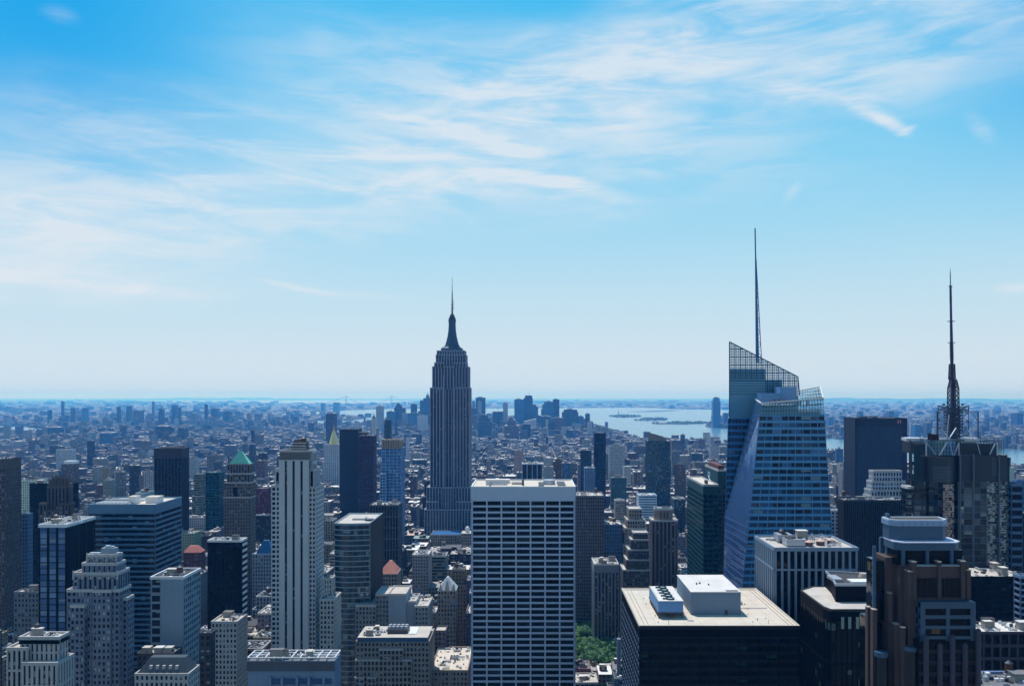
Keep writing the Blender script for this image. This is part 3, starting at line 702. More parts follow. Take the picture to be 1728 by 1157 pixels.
# open sign frames round the top
og = b.part('sign_frame', wall((40, 48, 56), .5, .1, .1, .5, .4))
def grid(p0, p1, z0, z1, nx, nz, r=.16):
    for i in range(nx + 1):
        t_ = i / nx; a = p0[0] + (p1[0] - p0[0]) * t_; c = p0[1] + (p1[1] - p0[1]) * t_; og.bar((a, c, z0), (a, c, z1), r)
    for j in range(nz + 1): og.bar((p0[0], p0[1], z0 + (z1 - z0) * j / nz), (p1[0], p1[1], z0 + (z1 - z0) * j / nz), r)
zT = Z(744, Y); zS = Z(768, Y)
grid((x(1616), Y), (x(1694), Y), zS, zT, 16, 5); grid((x(1556), Y), (x(1618), Y), zS, zT, 12, 4); grid((x(1694), Y), (x(1690), Y + 44), zS, zT, 8, 5)
grid((X(1560, Y + 44), Y + 44), (X(1690, Y + 44), Y + 44), zS, zT, 22, 5, .12)
grid((x(1532), Y - 6), (x(1551), Y - 6), Z(830, Y), zT, 4, 20, .2); grid((x(1532), Y - 6), (X(1534, Y + 34), Y + 34), Z(830, Y), zT, 8, 18, .2)
b.part('sign_panel', wall((16, 74, 92), .4)).box(x(1536), x(1547), Y - 5.2, Y - 4.9, Z(815, Y), Z(750, Y)); b.part('sign_panel', wall((16, 74, 92), .4)).box(x(1532), x(1549), Y - 5.6, Y - 5.3, Z(783, Y), Z(777, Y))
for yy in (832, 843, 854, 865, 876, 887): b.part('louvres', wall((104, 116, 130), .35, .1, .1, .6, .5), 'stuff').box(x(1524), x(1536), Y - 4, Y - 3.6, Z(yy, Y), Z(yy - 1, Y))
tower(b, rect(x(1528), x(1537), Y - 3.5, Y + 6), 0, Z(822, Y), dk, rfl, 3, 4.1, .3, .6, .2, parm=WHITE)
br = b.part('brace', wall((176, 190, 206), .4, .1, .1, .6, .3)); 
for (a, ya, c, yc, r) in ((1561, 768, 1561, 746, .5), (1563, 748, 1577, 766, .28), (1583, 768, 1597, 745, .45), (1606, 768, 1600, 745, .3), (1608, 768, 1616, 747, .28), (1647, 747, 1652, 766, .25), (1668, 766, 1677, 748, .45), (1681, 768, 1681, 746, .5), (1616, 768, 1616, 745, .35)):
    br.bar((x(a), Y - 1.6, Z(ya, Y)), (x(c), Y - 1.6, Z(yc, Y)), r)
dkr = b.part('top_deck', wall((110, 118, 128), .5)); b.part('crown_core', dk).box(x(1628), x(1690), Y + 6, Y + 34, zS, zT - 2); b.part('inner_core', dk).box(x(1560), x(1584), Y + 8, Y + 34, zS, zT - 2); n = 24; cxm, cym = x(1618), Y + 20
dkr.prism([(cxm + math.cos(2 * math.pi * i / n) * 17, cym + 3 + math.sin(2 * math.pi * i / n) * 14) for i in range(n)], zT - .3, zT + .5)
m = MB(); m.cyl(x(1595), Y + 10, zS, zT - .35, 9, 9, 24); b.one('drum_core', m, wall((110, 150, 160), .3, .2, .2, .6, .4))
m = MB(); m.box(x(1598), x(1615), Y + 1, Y + 3, zS, zT - .4); b.one('roof_plant', m, wall((120, 160, 205), .5))
m = MB()
for i in range(7): m.cyl(x(1582 + rg.uniform(-3, 8)), Y + 8 + rg.uniform(-1, 4), zT + .5, zT + 2.2 + rg.random() * 2.6, 1.5, 1.2, 8)
b.one('satellite_dish', m, wall((60, 30, 40), .6))
for (a, c, yy) in ((1640, 1668, 12), (1646, 1680, 22), (1552, 1580, 20), (1560, 1590, 30)):
    m = MB(); m.box(x(a), x(c), Y + yy, Y + yy + 5, zT - 1, zT + .9); b.one('roof_deck', m, WHITE)
ym = Y + 22; lat = MB(); xm = X(1608.5, ym)
def zz(py): return Z(py, ym)
def lattice(m, cx, cy, z0, z1, h0, h1, n, r, solid=0):
    for i in range(n):
        a = z0 + (z1 - z0) * i / n; c = z0 + (z1 - z0) * (i + 1) / n; ha = h0 + (h1 - h0) * i / n; hc = h0 + (h1 - h0) * (i + 1) / n
        C4 = ((-1, -1), (1, -1), (1, 1), (-1, 1))
        for k_ in range(4):
            s, u = C4[k_], C4[(k_ + 1) % 4]
            m.bar((cx + s[0] * ha, cy + s[1] * ha, a), (cx + s[0] * hc, cy + s[1] * hc, c), r * 1.4)
            m.bar((cx + s[0] * ha, cy + s[1] * ha, a), (cx + u[0] * ha, cy + u[1] * ha, a), r)
            m.bar((cx + s[0] * ha, cy + s[1] * ha, a), (cx + u[0] * hc, cy + u[1] * hc, c), r)
            m.bar((cx + u[0] * ha, cy + u[1] * ha, a), (cx + s[0] * hc, cy + s[1] * hc, c), r)
steel = wall((44, 38, 66), .5, .1, .1, .5, .3)
lattice(lat, xm, ym, zT - 4, zz(655), 3.0, 2.6, 12, .26); lattice(lat, xm, ym, zz(655), zz(640), 2.6, 1.6, 3, .26)
xt = lambda py: X(1608.5 - 5 * (740 - py) / 285, ym)
lattice(lat, xt(625), ym, zz(640), zz(614), 1.6, 1.3, 5, .24)
lat.cyl(xm, ym, zT, zz(640), .9, .8, 8)
b.one('antenna_lattice', lat, steel)
m = MB()
for (ya, yb2, ra, rb2) in ((640, 614, .7, .7), (614, 578, 1.1, .95), (578, 542, 1.0, .85), (542, 512, .8, .75), (512, 482, .8, .72), (482, 462, .32, .3), (462, 453, .25, .12)):
    m.bar((xt(ya), ym, zz(ya)), (xt(yb2), ym, zz(yb2)), ra, rb2, 8)
for py in (578, 542): m.bar((xt(py) - 2.6, ym, zz(py)), (xt(py) + 2.6, ym, zz(py)), .32); m.bar((xt(py), ym - 2.6, zz(py)), (xt(py), ym + 2.6, zz(py)), .32)
for py in (614, 484, 482): m.bar((xt(py) - 1.3, ym, zz(py)), (xt(py) + 1.3, ym, zz(py)), .22)
for i in range(34): m.cyl(xt(578 - i * .95 + 30), ym, zz(606 - i * .8), zz(605.7 - i * .8), 1.45, 1.45, 6)
m.box(xt(638) - 2.6, xt(638) - 1.4, ym - .6, ym + .6, zz(640), zz(636))
b.one('antenna_pole', m, wall((58, 62, 104), .5, .1, .1, .5, .3))
m = MB(); lattice(m, xm, ym, zz(735), zz(684), 7.0, 7.0, 4, .16); lattice(m, xm, ym, zz(692), zz(684), 7.02, 7.02, 1, .25); lattice(m, xm, ym, zz(730), zz(690), 4.2, 4.2, 8, .16); m.bar((xm - 14, ym - 6, zz(694)), (xm + 14, ym - 6, zz(694)), .35)
for s in (-1, 1):
    m.bar((xm + s * 14, ym - 6, zz(737)), (xm + s * 14, ym - 6, zz(694)), .45)
    m.bar((xm + s * 14, ym - 6, zz(710)), (xm + s * 9, ym - 6, zz(694)), .2); m.cyl(xm + s * 6.5, ym, zz(684), zz(681), .9, .9, 8)
b.one('antenna_platform', m, wall((66, 74, 96), .5))
for (a, c) in (((1590, 722), (1602, 742)), ((1634, 722), (1642, 742)), ((1616, 722), (1599, 742)), ((1600, 742), (1600, 700))):
    br.bar((X(a[0], Y), Y + 2, Z(a[1], Y)), (X(c[0], Y), Y - 1, Z(c[1], Y)), .4)
# chamfered glass piece at right
tower(b, [(x(1697), Y + 8), (x(1712), Y + 6), (x(1718), Y + 16), (x(1718), Y + 36), (X(1699, Y + 36), Y + 36)], 0, Z(773, Y), wall((40, 70, 78), .3, .1, .1), glass((14, 40, 50), (40, 80, 92), 3, 6, 0, 0, .05, rough=.08, metal=.3), 4, 6, .3, .5, .2, par=.3)
tower(b, rect(x(1704), x(1722), Y - 2, Y + 20), 0, Z(818, Y), wall((80, 110, 140), .4), glass((8, 12, 20), (16, 24, 34), 30, 5.5, 0, 0, 0), 30, 5.2, .3, 1.9, .3)
b.done()

# ------------------------------------------------------------------ the other near towers
def dep(pc, pf, Y): return Y * ((pc - VP) / (pf - VP)) - Y      # depth whose far side edge shows at column pf
def T(name, label, p0, p1, py, Y, d, wm, gm, bay, flr, pw, sh, vb=None, dp=.35, g=3, roof=None, group=None, cat='building', fin=True, **kw):
    b = mk(p0, p1, Y, name, label, cat, d, vb, group)
    tower(b, rect(X(p0, Y), X(p1, Y), Y, Y + d), 0, Z(py, Y), wm, gm, bay, flr, pw, sh, dp, roof=roof, **kw)
    if g: gear(b, X(p0, Y), X(p1, Y), Y, Y + d, Z(py, Y) + .1, g, random.Random(int(p0 + py)))
    if fin: b.done()
    return b
brown = wall((92, 82, 78), .8); dkbrown = wall((66, 58, 58), .7); tan = wall((150, 142, 132), .85); cream = wall((184, 182, 180), .85); grey = wall((140, 142, 145), .85)
black = wall((13, 12, 13), .6, .1, .1, .08); conc = wall((140, 158, 172), .8, .15, .25); blu = wall((92, 120, 150), .45, .15, .15, .6, .2); redb = wall((110, 72, 66), .9)
g_blk = glass((5, 6, 7), (14, 16, 19), 3, 3.8, 0, 0, .03, (60, 66, 72), rough=.15, spec=.1)
g_std = glass((12, 15, 20), (40, 50, 60), 2.6, 3.7, 0, 0, .22, (165, 168, 170))
g_blu = glass((18, 50, 84), (60, 110, 160), 4.5, 4.0, 0, 0, .06, (150, 180, 205), .08, .3, .8)
g_grn = glass((10, 42, 50), (20, 70, 76), 4, 4, 0, 0, .05, (90, 130, 130), .08, .3, .8)

# left edge brown stone
b = T('brown_stone_tower', 'tall brown stone office tower cut by the left edge of the photo', -110, 8, 776, 790, 25, brown, g_std, 2.9, 3.7, 1.5, 1.6, 1060, g=2, fin=False, top=8, wins=60)
b.done()
# black slab behind gothic tower
T('black_slab_tower', 'plain black slab tower behind the pinnacled brown tower at left', 50, 120, 817, 900, 14, black, g_blk, 3, 3.8, .3, .9, 980)
# gothic pinnacle tower
Y = 780.; b = mk(64, 130, Y, 'pinnacled_tower', 'old brown tower with a buttressed crown of pinnacles, at left', 'building', 32, 900)
tower(b, rect(X(66, Y), X(122, Y), Y, Y + 9), 0, Z(862, Y), brown, g_std, 2.8, 3.7, 1.3, 1.4, .5)
tower(b, rect(X(78, Y), X(114, Y), Y + 3, Y + 8), Z(862, Y), Z(822, Y), brown, g_std, 3.2, 22, 1.6, 2, .8)
tower(b, rect(X(68, Y), X(80, Y), Y - 1, Y + 4), Z(900, Y), Z(850, Y), brown, g_std, 3, 14, 1.4, 2, .5); tower(b, rect(X(101, Y), X(121, Y), Y - 1, Y + 4), Z(900, Y), Z(850, Y), brown, g_std, 3, 14, 1.4, 2, .5)
for px, py in ((80, 808), (85, 803), (90.5, 801), (96, 802), (101, 801), (106.5, 803), (112, 806), (80, 826), (114, 826)):
    m = MB(); x = X(px, Y); m.box(x - 1.0, x + 1.0, Y + 3, Y + 5.4, Z(860, Y), Z(py + 6, Y)); m.prism(rect(x - 1, x + 1, Y + 3, Y + 5.4), Z(py + 6, Y), Z(py, Y), rect(x - .15, x + .15, Y + 4, Y + 4.4)); b.one('pinnacle', m, brown)
b.one('crown_block', (lambda m: (m.box(X(83, Y), X(109, Y), Y + 4, Y + 7.5, Z(822, Y), Z(812, Y)), m)[1])(MB()), brown)
b.done()
# striped wide blue office
Y = 620.; d = dep(262, 306, Y)
b = T('ribbon_window_office', 'broad blue-grey office block banded with ribbon windows, pale flat roof', 150, 262, 853, Y, d, wall((84, 124, 154), .35, .15, .15, .5, .1), glass((6, 9, 14), (24, 46, 68), 3, 3.95, 0, 0, .08, (110, 160, 190), .08, 0, .5), 40, 3.95, .3, 1.5, 1090, g=0, roof=ROOF_T, fin=False, top=5.2, wins=60, winname='ribbon_window')
x = X(150, Y); z = Z(853, Y) + .12
bulk(b, X(206, Y), X(218, Y), Y + 10, Y + 18, z, 5.2, WHITE, ROOF_T); bulk(b, X(231, Y), X(252, Y), Y + 14, Y + 24, z, 4.4, WHITE, ROOF_T)
m = b.part('roof_screen', METAL)
for i in range(9): m.box(x + 2 + i * 3, x + 3.6 + i * 3, Y + 6, Y + 34, z, z + 1.1)
m.box(x + 1, X(204, Y), Y + 22, Y + 24, z, z + 2.2)
b.done()
# slim glass and black tower
Y = 560.; d = dep(112, 160, Y)
b = T('black_glass_tower', 'slim tower with blue mirrored front strips and a black side, white frames on its roof', 66, 112, 888, Y, d, black, glass((60, 100, 150), (130, 165, 205), 6, 4.0, 0, 0, .12, (140, 165, 185), .07, .35, .8, .05), 6.05, 4.0, 1.5, .5, 1075, g=0, fin=False, par=1.6, parm=WHITE, blind_edges=(1,), wins=100, winname='window')
z = Z(888, Y) + .2; m = MB()
for i in range(5):
    xx = X(72, Y) + i * 4.3; yy = Y + 4 + (i % 3) * 10
    m.bar((xx, yy, z), (xx - 3, yy + 3, z + 4.5), .18); m.bar((xx + 1.6, yy, z), (xx - 1.4, yy + 3, z + 4.5), .18); m.bar((xx - 3, yy + 3, z + 4.5), (xx + 1, yy + 3, z + 4.5), .2)
m.bar((X(68, Y), Y + 2, z + .8), (X(112, Y), Y + d - 2, z + .8), .2); m.bar((X(70, Y), Y + 8, z + .8), (X(106, Y), Y + d - 2, z + .8), .2)
b.one('roof_frame', m, WHITE)
m = b.part('side_pipes', METALD)
for i in (14, 24, 34): m.box(X(112, Y) + .36, X(112, Y) + .6, Y + i, Y + i + .4, 40, z)
gear(b, X(70, Y), X(110, Y), Y + 2, Y + d - 2, z - .1, 4, random.Random(2)); b.done()
# art deco stepped crown tower, lower left
Y = 480.; b = mk(110, 222, Y, 'deco_crown_tower', 'grey stone tower with a scalloped stepped crown at lower left', 'building', 36, 1160)
gd2 = glass((10, 14, 20), (36, 48, 62), 2.9, 3.55, 0, 0, .25, (190, 200, 210)); st2 = wall((114, 124, 140), .8, .2, .2)
def e(a, c, yt, yb, y0, y1, **kw):
    q = dict(bay=2.7, flr=3.55, pw=1.15, sh=1.6, dp=.3); q.update(kw); dp_ = q.pop('dp')
    tower(b, rect(X(a, Y), X(c, Y), y0, y1), max(0, Z(yb, Y)), Z(yt, Y), st2, gd2, dep=dp_, parm=cream, **q)
e(110, 199, 998, 1600, Y + 2, Y + 15, wins=0); e(121, 144, 1022, 1600, Y - 1.2, Y + 2, wins=40, bay=2.6); e(156, 186, 998, 1600, Y + .6, Y + 2, wins=100)
e(199, 206, 1015, 1600, Y + 6, Y + 14); e(119, 194, 970, 999, Y + 3, Y + 17, flr=9, pw=1.5, sh=2.2); e(131, 190, 955, 971, Y + 5, Y + 15, flr=6, pw=2.0, sh=1.6); e(136, 186, 942, 956, Y + 7, Y + 14, flr=6, pw=2.0, sh=1.4)
sc_ = b.part('crown_scallop', cream)
for (a, c, yt, y0) in ((119, 194, 970, Y + 2.6), (136, 186, 942, Y + 6.6)):
    n = int((c - a) / 13)
    for i in range(n):
        xx = X(a + (i + .5) * (c - a) / n, Y); r = 1.9
        for k_ in range(8):
            a0, a1 = math.pi * k_ / 8, math.pi * (k_ + 1) / 8
            P = [(xx + math.cos(a0) * r, Z(yt, Y) - 2.6 + math.sin(a0) * r), (xx + math.cos(a1) * r, Z(yt, Y) - 2.6 + math.sin(a1) * r), (xx + math.cos(a1) * r * .8, Z(yt, Y) - 2.6 + math.sin(a1) * r * .8), (xx + math.cos(a0) * r * .8, Z(yt, Y) - 2.6 + math.sin(a0) * r * .8)]
            sc_.hexa([(p_[0], y0 - .5, p_[1]) for p_ in P], [(p_[0], y0 - .1, p_[1]) for p_ in P])
    for i in range(n + 1):
        xx = X(a + i * (c - a) / n, Y); b.part('finial', cream).cyl(xx, y0 + .2, Z(yt, Y) - 3, Z(yt, Y) + 2.0, .55, .3, 8)
m = MB(); m.box(X(157, Y), X(181, Y), Y + 9, Y + 13, Z(943, Y), Z(929, Y)); b.one('penthouse', m, conc)
m = MB(); m.cyl(X(166, Y), Y + 11, Z(929, Y), Z(925.5, Y), 1.6, 1.5); m.cyl(X(174, Y), Y + 11, Z(929, Y), Z(926.5, Y), 1.2, 1.2); b.one('vent', m, METAL)
for px in (141, 150, 184): 
    m = MB(); m.cyl(X(px, Y), Y + 10, Z(943, Y), Z(937, Y), 1.7, 1.6); b.one('roof_drum', m, METAL)
b.done()
# bottom left classical block
Y = 430.; b = mk(10, 118, Y, 'classical_block', 'pale classical block with a stepped penthouse in the bottom left corner', 'building', 44, 1160)
def e(a, c, yt, yb, y0, y1, **kw):
    q = dict(bay=2.6, flr=3.6, pw=1.2, sh=1.2); q.update(kw)
    tower(b, rect(X(a, Y), X(c, Y), y0, y1), max(0, Z(yb, Y)), Z(yt, Y), cream, g_std, dep=.4, parm=cream, **q)
e(10, 44, 1096, 1700, Y + 1, Y + 12, flr=11, pw=1.3); e(42, 100, 1118, 1700, Y - 2, Y + 13, flr=11, pw=1.4); e(27, 92, 1088, 1120, Y + 4, Y + 12, flr=5, pw=1.5, sh=1); e(26, 93, 1080, 1089, Y + 3.5, Y + 12.5, flr=20, pw=10, sh=1)
m = MB(); m.box(X(42, Y), X(54, Y), Y + 7, Y + 10, Z(1080, Y), Z(1072, Y)); b.one('penthouse', m, METAL); gear(b, X(30, Y), X(88, Y), Y + 5, Y + 11, Z(1080, Y), 3, random.Random(4)); b.done()
# concrete tower with glass strip
Y = 520.; d = dep(310, 338, Y)
b = mk(255, 310, Y, 'concrete_tower', 'plain blue-grey concrete tower with a narrow column of windows', 'building', d, 1090)
zt = Z(975, Y); tower(b, rect(X(255, Y), X(272, Y), Y, Y + d), 0, zt, conc, g_std, 5.8, 5, 1.2, 1.4, .25, par=None, wins=30); tower(b, rect(X(272, Y), X(310, Y), Y - .4, Y + d), 0, zt, conc, g_std, 3, 4, 1, 1.6, .2, par=None, blind_edges=(0,))
rooftop(b, rect(X(255, Y), X(310, Y), Y - .4, Y + d), zt, ROOF_D, WHITE, 1.1); gear(b, X(257, Y), X(309, Y), Y, Y + d, zt, 5, random.Random(9)); b.done()
# dark brown tower with heavy cap
Y = 1150.; d = dep(306, 318, Y)
b = T('dark_brown_tower', 'dark brown tower with vertical stripes and a solid cap, left of the white ribbed tower', 261, 306, 772, Y, d, wall((52, 46, 50), .7), g_blk, 4.5, 4, 1.6, 0, 900, 1.0, g=0, fin=False, par=None)
b.part('cap', wall((58, 50, 54), .7)).box(X(260, Y), X(307, Y), Y - 1.2, Y + d + 1, Z(773, Y), Z(756, Y)); bulk(b, X(268, Y), X(300, Y), Y + 6, Y + 20, Z(756, Y), .8, dkbrown, ROOF_D); b.done()
# green glass block
T('green_glass_block', 'dark green glass block with a white roof, beside the copper-pyramid tower', 347, 370, 798, 1250, 19, wall((40, 96, 104), .4), g_grn, 4.5, 4, .5, .9, 850, g=4, roof=ROOF_W)
# copper pyramid tower
Y = 950.; b = mk(378, 432, Y, 'copper_pyramid_tower', 'ornate stone tower with a pale green copper pyramid roof', 'building', 34, 920)
st3 = wall((112, 104, 98), .85); cop = wall((126, 205, 182), .7, .25, .3)
tower(b, rect(X(378, Y), X(423, Y), Y, Y + 17), 0, Z(815, Y), st3, g_std, 3.1, 3.8, 1.4, 1.5, .4, wins=0, par=1.4)
tower(b, rect(X(383, Y), X(421, Y), Y + 1, Y + 14), Z(815, Y), Z(784, Y), st3, g_std, 3, 12, 1.5, 2, .5, par=1)
for yy in (815, 840, 800): b.part('cornice', cream).box(X(380 if yy < 840 else 377, Y), X(424, Y), Y - (.9 if yy > 800 else -.4), Y + (17.5 if yy > 800 else 14.5), Z(yy, Y), Z(yy - 2, Y))
arch = b.part('arch', g_blk); arch.box(X(394, Y), X(401, Y), Y - .7, Y - .5, Z(837, Y), Z(822, Y))
m = MB(); m.prism(rect(X(385, Y), X(420, Y), Y + 2, Y + 13), Z(784, Y), Z(762, Y), rect(X(400, Y), X(405, Y), Y + 7, Y + 8.5)); o = b.one('pyramid_roof', m, cop)
for px in (396, 403, 410):
    m = MB(); m.box(X(px, Y) - .8, X(px, Y) + .8, Y + 1.8, Y + 4, Z(783, Y), Z(779, Y)); m.build('dormer', cop, o, b.org)
b.done()
# black slab with slotted side
Y = 640.; d = dep(407.5, 416.5, Y)
b = T('black_office_slab', 'plain black office slab whose right side is striped white', 351, 407.5, 913, Y, d, black, g_blk, 3, 3.8, .25, .5, 1045, g=3, fin=False, parm=WHITE, roof=ROOF_L)
m = b.part('side_stripes', WHITE); z = Z(913, Y)
for i in range(34): m.box(X(407.5, Y) + .38, X(407.5, Y) + .7, Y + 1, Y + d - 1, z - 4 - i * 4.6, z - 1.9 - i * 4.6)
b.done()
# block under it
Y = 600.; T('punched_window_block', 'grey stone block with rows of punched windows, below the black slab', 357, 400, 1050, Y, dep(400, 417, Y), cream, glass((10, 13, 18), (34, 40, 46), 2.6, 3.7, X(357, Y) + Y, 0, .25), 2.6, 3.7, 1.2, 1.5, 1160, wins=100, g=4)
# tall white ribbed tower
Y = 620.; b = mk(457, 546, Y, 'ribbed_white_tower', 'tall white tower with three dark vertical slots up its front', 'skyscraper', 40, 1110)
wr = wall((198, 200, 202), .75, .12, .18); gk = glass((8, 11, 16), (26, 36, 46), 2.2, 3.55, 0, 0, .15, (140, 150, 160))
def e(a, c, yt, y0, y1, mt=wr, yb=1700, **kw):
    q = dict(bay=2.9, flr=3.55, pw=1.1, sh=1.5); q.update(kw)
    tower(b, rect(X(a, Y), X(c, Y), y0, y1), max(0, Z(yb, Y)), Z(yt, Y), mt, gk, dep=.3, parm=cream, **q)
zt = Z(762, Y)
e(473, 521, 775, Y, Y + 19, flr=300, bay=100, sh=0, pw=.3, par=None)
cw = b.part('rib_wall', wr)
for a, c in ((471.5, 481.2), (485.2, 494.2), (498.2, 507.6), (511.6, 521.5)): cw.box(X(a, Y), X(c, Y), Y - 1.4, Y + .1, 0, Z(776, Y))
cw.box(X(471.5, Y), X(521.5, Y), Y - 1.41, Y + 19, Z(777, Y), Z(775.5, Y))
for a in (486, 499.5, 512.5): b.part('slot_spandrels', METALD)
tr = b.part('crown_band', wall((120, 116, 112), .8, .3)); tr.box(X(472.3, Y), X(521, Y), Y - 1.0, Y + 19, Z(775.5, Y), Z(761, Y))
for i in range(12): tr.box(X(473 + i * 4.1, Y), X(475 + i * 4.1, Y), Y - 1.3, Y - 1.0, Z(775.5, Y), Z(763, Y))
rooftop(b, rect(X(472.5, Y), X(521, Y), Y - .8, Y + 19), Z(761, Y), ROOF_D, cream, .8)
e(463.5, 472, 793, Y + 2, Y + 17, yb=820, flr=30, sh=3); e(457.5, 473, 821, Y + 1, Y + 26, wins=70, bay=2.9)
e(521, 524, 764, Y + 5, Y + 18, flr=9, yb=800, sh=2); e(521, 528, 793, Y + 3, Y + 22, yb=824, flr=30, sh=2); e(521, 532, 823, Y + 1, Y + 25, wins=100, bay=2.9)
for (a, c, y0, yy, zz_) in ((489, 515, 753, 8, 761), (491, 513, 746, 10, 753), (493, 500, 742, 9, 746)):
    m = MB(); m.box(X(a, Y), X(c, Y), Y + yy - 5, Y + yy + 3, Z(zz_, Y) + .15, Z(y0, Y)); b.one('penthouse', m, wall((96, 92, 88), .85))
m = b.part('roof_rail', WHITE)
for yy in (748, 752.5, 757): m.box(X(488, Y), X(515, Y), Y + 2, Y + 2.3, Z(yy, Y), Z(yy, Y) + .35)
tank(b, X(507, Y), Y + 9, Z(753, Y), 2.2); b.done()
# annex to the right
Y = 610.; T('stepped_annex', 'lower grey wing with a raised corner, right beside the ribbed white tower', 540, 564, 1012, Y, dep(564, 575, Y), cream, g_std, 2.6, 3.6, 1.1, 1.4, 1160, wins=60, g=2)
Y = 622.; T('annex_tower', 'small raised stone tower rising from the grey wing beside the ribbed white tower', 547, 560, 977, Y, dep(560, 565, Y), cream, g_std, 2.2, 3.6, 1.1, 1.2, 1000, g=1)
# curved glass
Y = 700.; b = mk(565, 634, Y, 'curved_glass_office', 'curved blue-green glass office banded with pale ledges', 'building', 44, 1045)
d = dep(624, 645, Y); n = 10; P = [(X(565 + 59 * i / n, Y), Y - 3.2 * math.sin(math.pi * (i / n) ** .8)) for i in range(n + 1)] + [(X(624, Y), Y + d), (X(565, Y), Y + d)]
tower(b, P, 0, Z(884, Y), wall((126, 150, 158), .45, .12, .1, .6, .2), glass((10, 34, 44), (40, 84, 100), 2.9, 4.3, 0, 0, .1, (130, 165, 175), .07, .2, .8), 60, 4.3, 0, .85, .45, top=0, blind_edges=(n,), roof=ROOF_L)
for i in range(14): u = (i + .5) / 14; px = 565 + 59 * u; yy = Y - 3.2 * math.sin(math.pi * u ** .8); b.part('mullions', MULL).box(X(px, Y) - .1, X(px, Y) + .1, yy - .2, yy + .1, 0, Z(884, Y))
b.part('side_wall', wall((38, 36, 40), .6)).box(X(624, Y) + .3, X(624, Y) + .6, Y + .2, Y + d, 0, Z(883, Y))
b.part('side_wall', wall((38, 36, 40), .6)).box(X(624, Y) + .6, X(624, Y) + .7, Y + 10, Y + 10.6, 0, Z(890, Y))
m = MB(); m.cyl(X(628, Y) - 6, Y + 20, Z(884, Y), Z(884, Y) + 1.5, 4, 4, 20); b.one('cooling_tower', m, METALD); m = MB(); m.box(X(585, Y), X(606, Y), Y + 22, Y + 34, Z(884, Y), Z(884, Y) + 1.6); b.one('roof_plant', m, cream); b.done()
# grey tower behind curved
Y = 900.; T('grey_slotted_tower', 'dark grey tower with vertical slots, between the curved glass office and the white-striped tower', 624, 672, 853, Y, dep(672, 678.5, Y), wall((84, 88, 96), .8), g_blk, 3.0, 12, 1.2, 1.2, 1010, g=4)
# white-blue tower
Y = 1150.; b = T('pale_blue_tower', 'slim pale blue glass tower topped with a beige rib band', 644, 677, 756, Y, dep(677, 683, Y), wall((120, 160, 205), .5, .12, .1, .5, .2), glass((44, 88, 140), (90, 140, 190), 3, 4, 0, 0, .1, (190, 215, 235), .08, .3, .8), 5.2, 4.2, .7, .9, 925, g=0, fin=False, par=None)
for i in range(8): b.part('rib_band', wall((150, 132, 118), .8)).box(X(644 + i * 4.2, Y), X(647.2 + i * 4.2, Y), Y - .9, Y + 20, Z(757, Y), Z(741 + (i % 2), Y))
b.part('roof', ROOF_D).box(X(644.5, Y), X(676.5, Y), Y, Y + 20, Z(757, Y), Z(744, Y)); b.done()
Y = 1140.; T('pale_blue_wing', 'lower pale blue wing at the left foot of the slim pale blue tower', 641.5, 650, 800, Y, 18, wall((140, 175, 212), .5), g_blu, 3, 4, .7, 1.1, 900, g=1)
# gold pyramid building
Y = 2050.; b = mk(545, 590, Y, 'gold_pyramid_tower', 'pale stone tower with a golden pyramid spire', 'building', 60, 810)
wst = wall((196, 204, 214), .8); gx = glass((24, 34, 52), (60, 74, 96), 4, 4, 0, 0, .1)
for a, c, yt, yb_, o_ in ((543, 589, 779, 1200, 0), (546, 576, 750, 780, 6)): tower(b, rect(X(a, Y), X(c - 3, Y), Y + o_, Y + 22), max(0, Z(yb_, Y)), Z(yt, Y), wst, gx, 5, 4.2, 2, 2, .5)
n = 8; cxp, cyp = X(561, Y), Y + 15
m = MB(); r = 12.5; m.prism([(cxp + math.cos(math.pi / 4 * i + math.pi / 8) * r, cyp + math.sin(math.pi / 4 * i + math.pi / 8) * r) for i in range(8)], Z(750, Y), Z(727, Y), [(cxp + math.cos(math.pi / 4 * i + math.pi / 8) * 3, cyp + math.sin(math.pi / 4 * i + math.pi / 8) * 3) for i in range(8)])
o = b.one('pyramid_roof', m, wall((226, 206, 130), .4, .1, .1, .5, .3)); m = MB(); m.cyl(cxp, cyp, Z(727, Y), Z(722, Y), 2.6, 2.2, 8); m.cyl(cxp, cyp, Z(722, Y), Z(716, Y), 1.8, .1, 8); m.build('lantern', wall((210, 150, 130), .5), o, b.org)
for s in (-1, 1): m = MB(); m.prism(rect(cxp + s * 16 - 1.5, cxp + s * 16 + 1.5, Y + 8, Y + 11), Z(750, Y), Z(744, Y), rect(cxp + s * 16 - .2, cxp + s * 16 + .2, Y + 9, Y + 9.4)); b.one('pinnacle', m, wst)
b.done()
T('slate_slab_tower', 'plain near-black slate tower right of the golden pyramid', 573.5, 604, 724.5, 1500, 34, wall((46, 44, 54), .6), glass((26, 26, 34), (34, 34, 44), 3, 4, 0, 0, 0, rough=.3), 3, 4, 1.2, 1.6, 860, g=0, par=.5, roof=ROOF_D)
T('purple_brown_tower', 'purple-brown tower against the right side of the near-black slate tower', 604.5, 630, 736, 1440, 30, wall((70, 48, 62), .7), g_blk, 2.4, 4, .9, 1.7, 870, g=2)
T('slate_side_wing', 'narrow slate-blue wing between the near-black tower and the purple-brown tower', 603.9, 616, 731, 1470, 28, wall((62, 66, 88), .7), g_blk, 2.4, 4, .9, 1.7, 860, g=1)
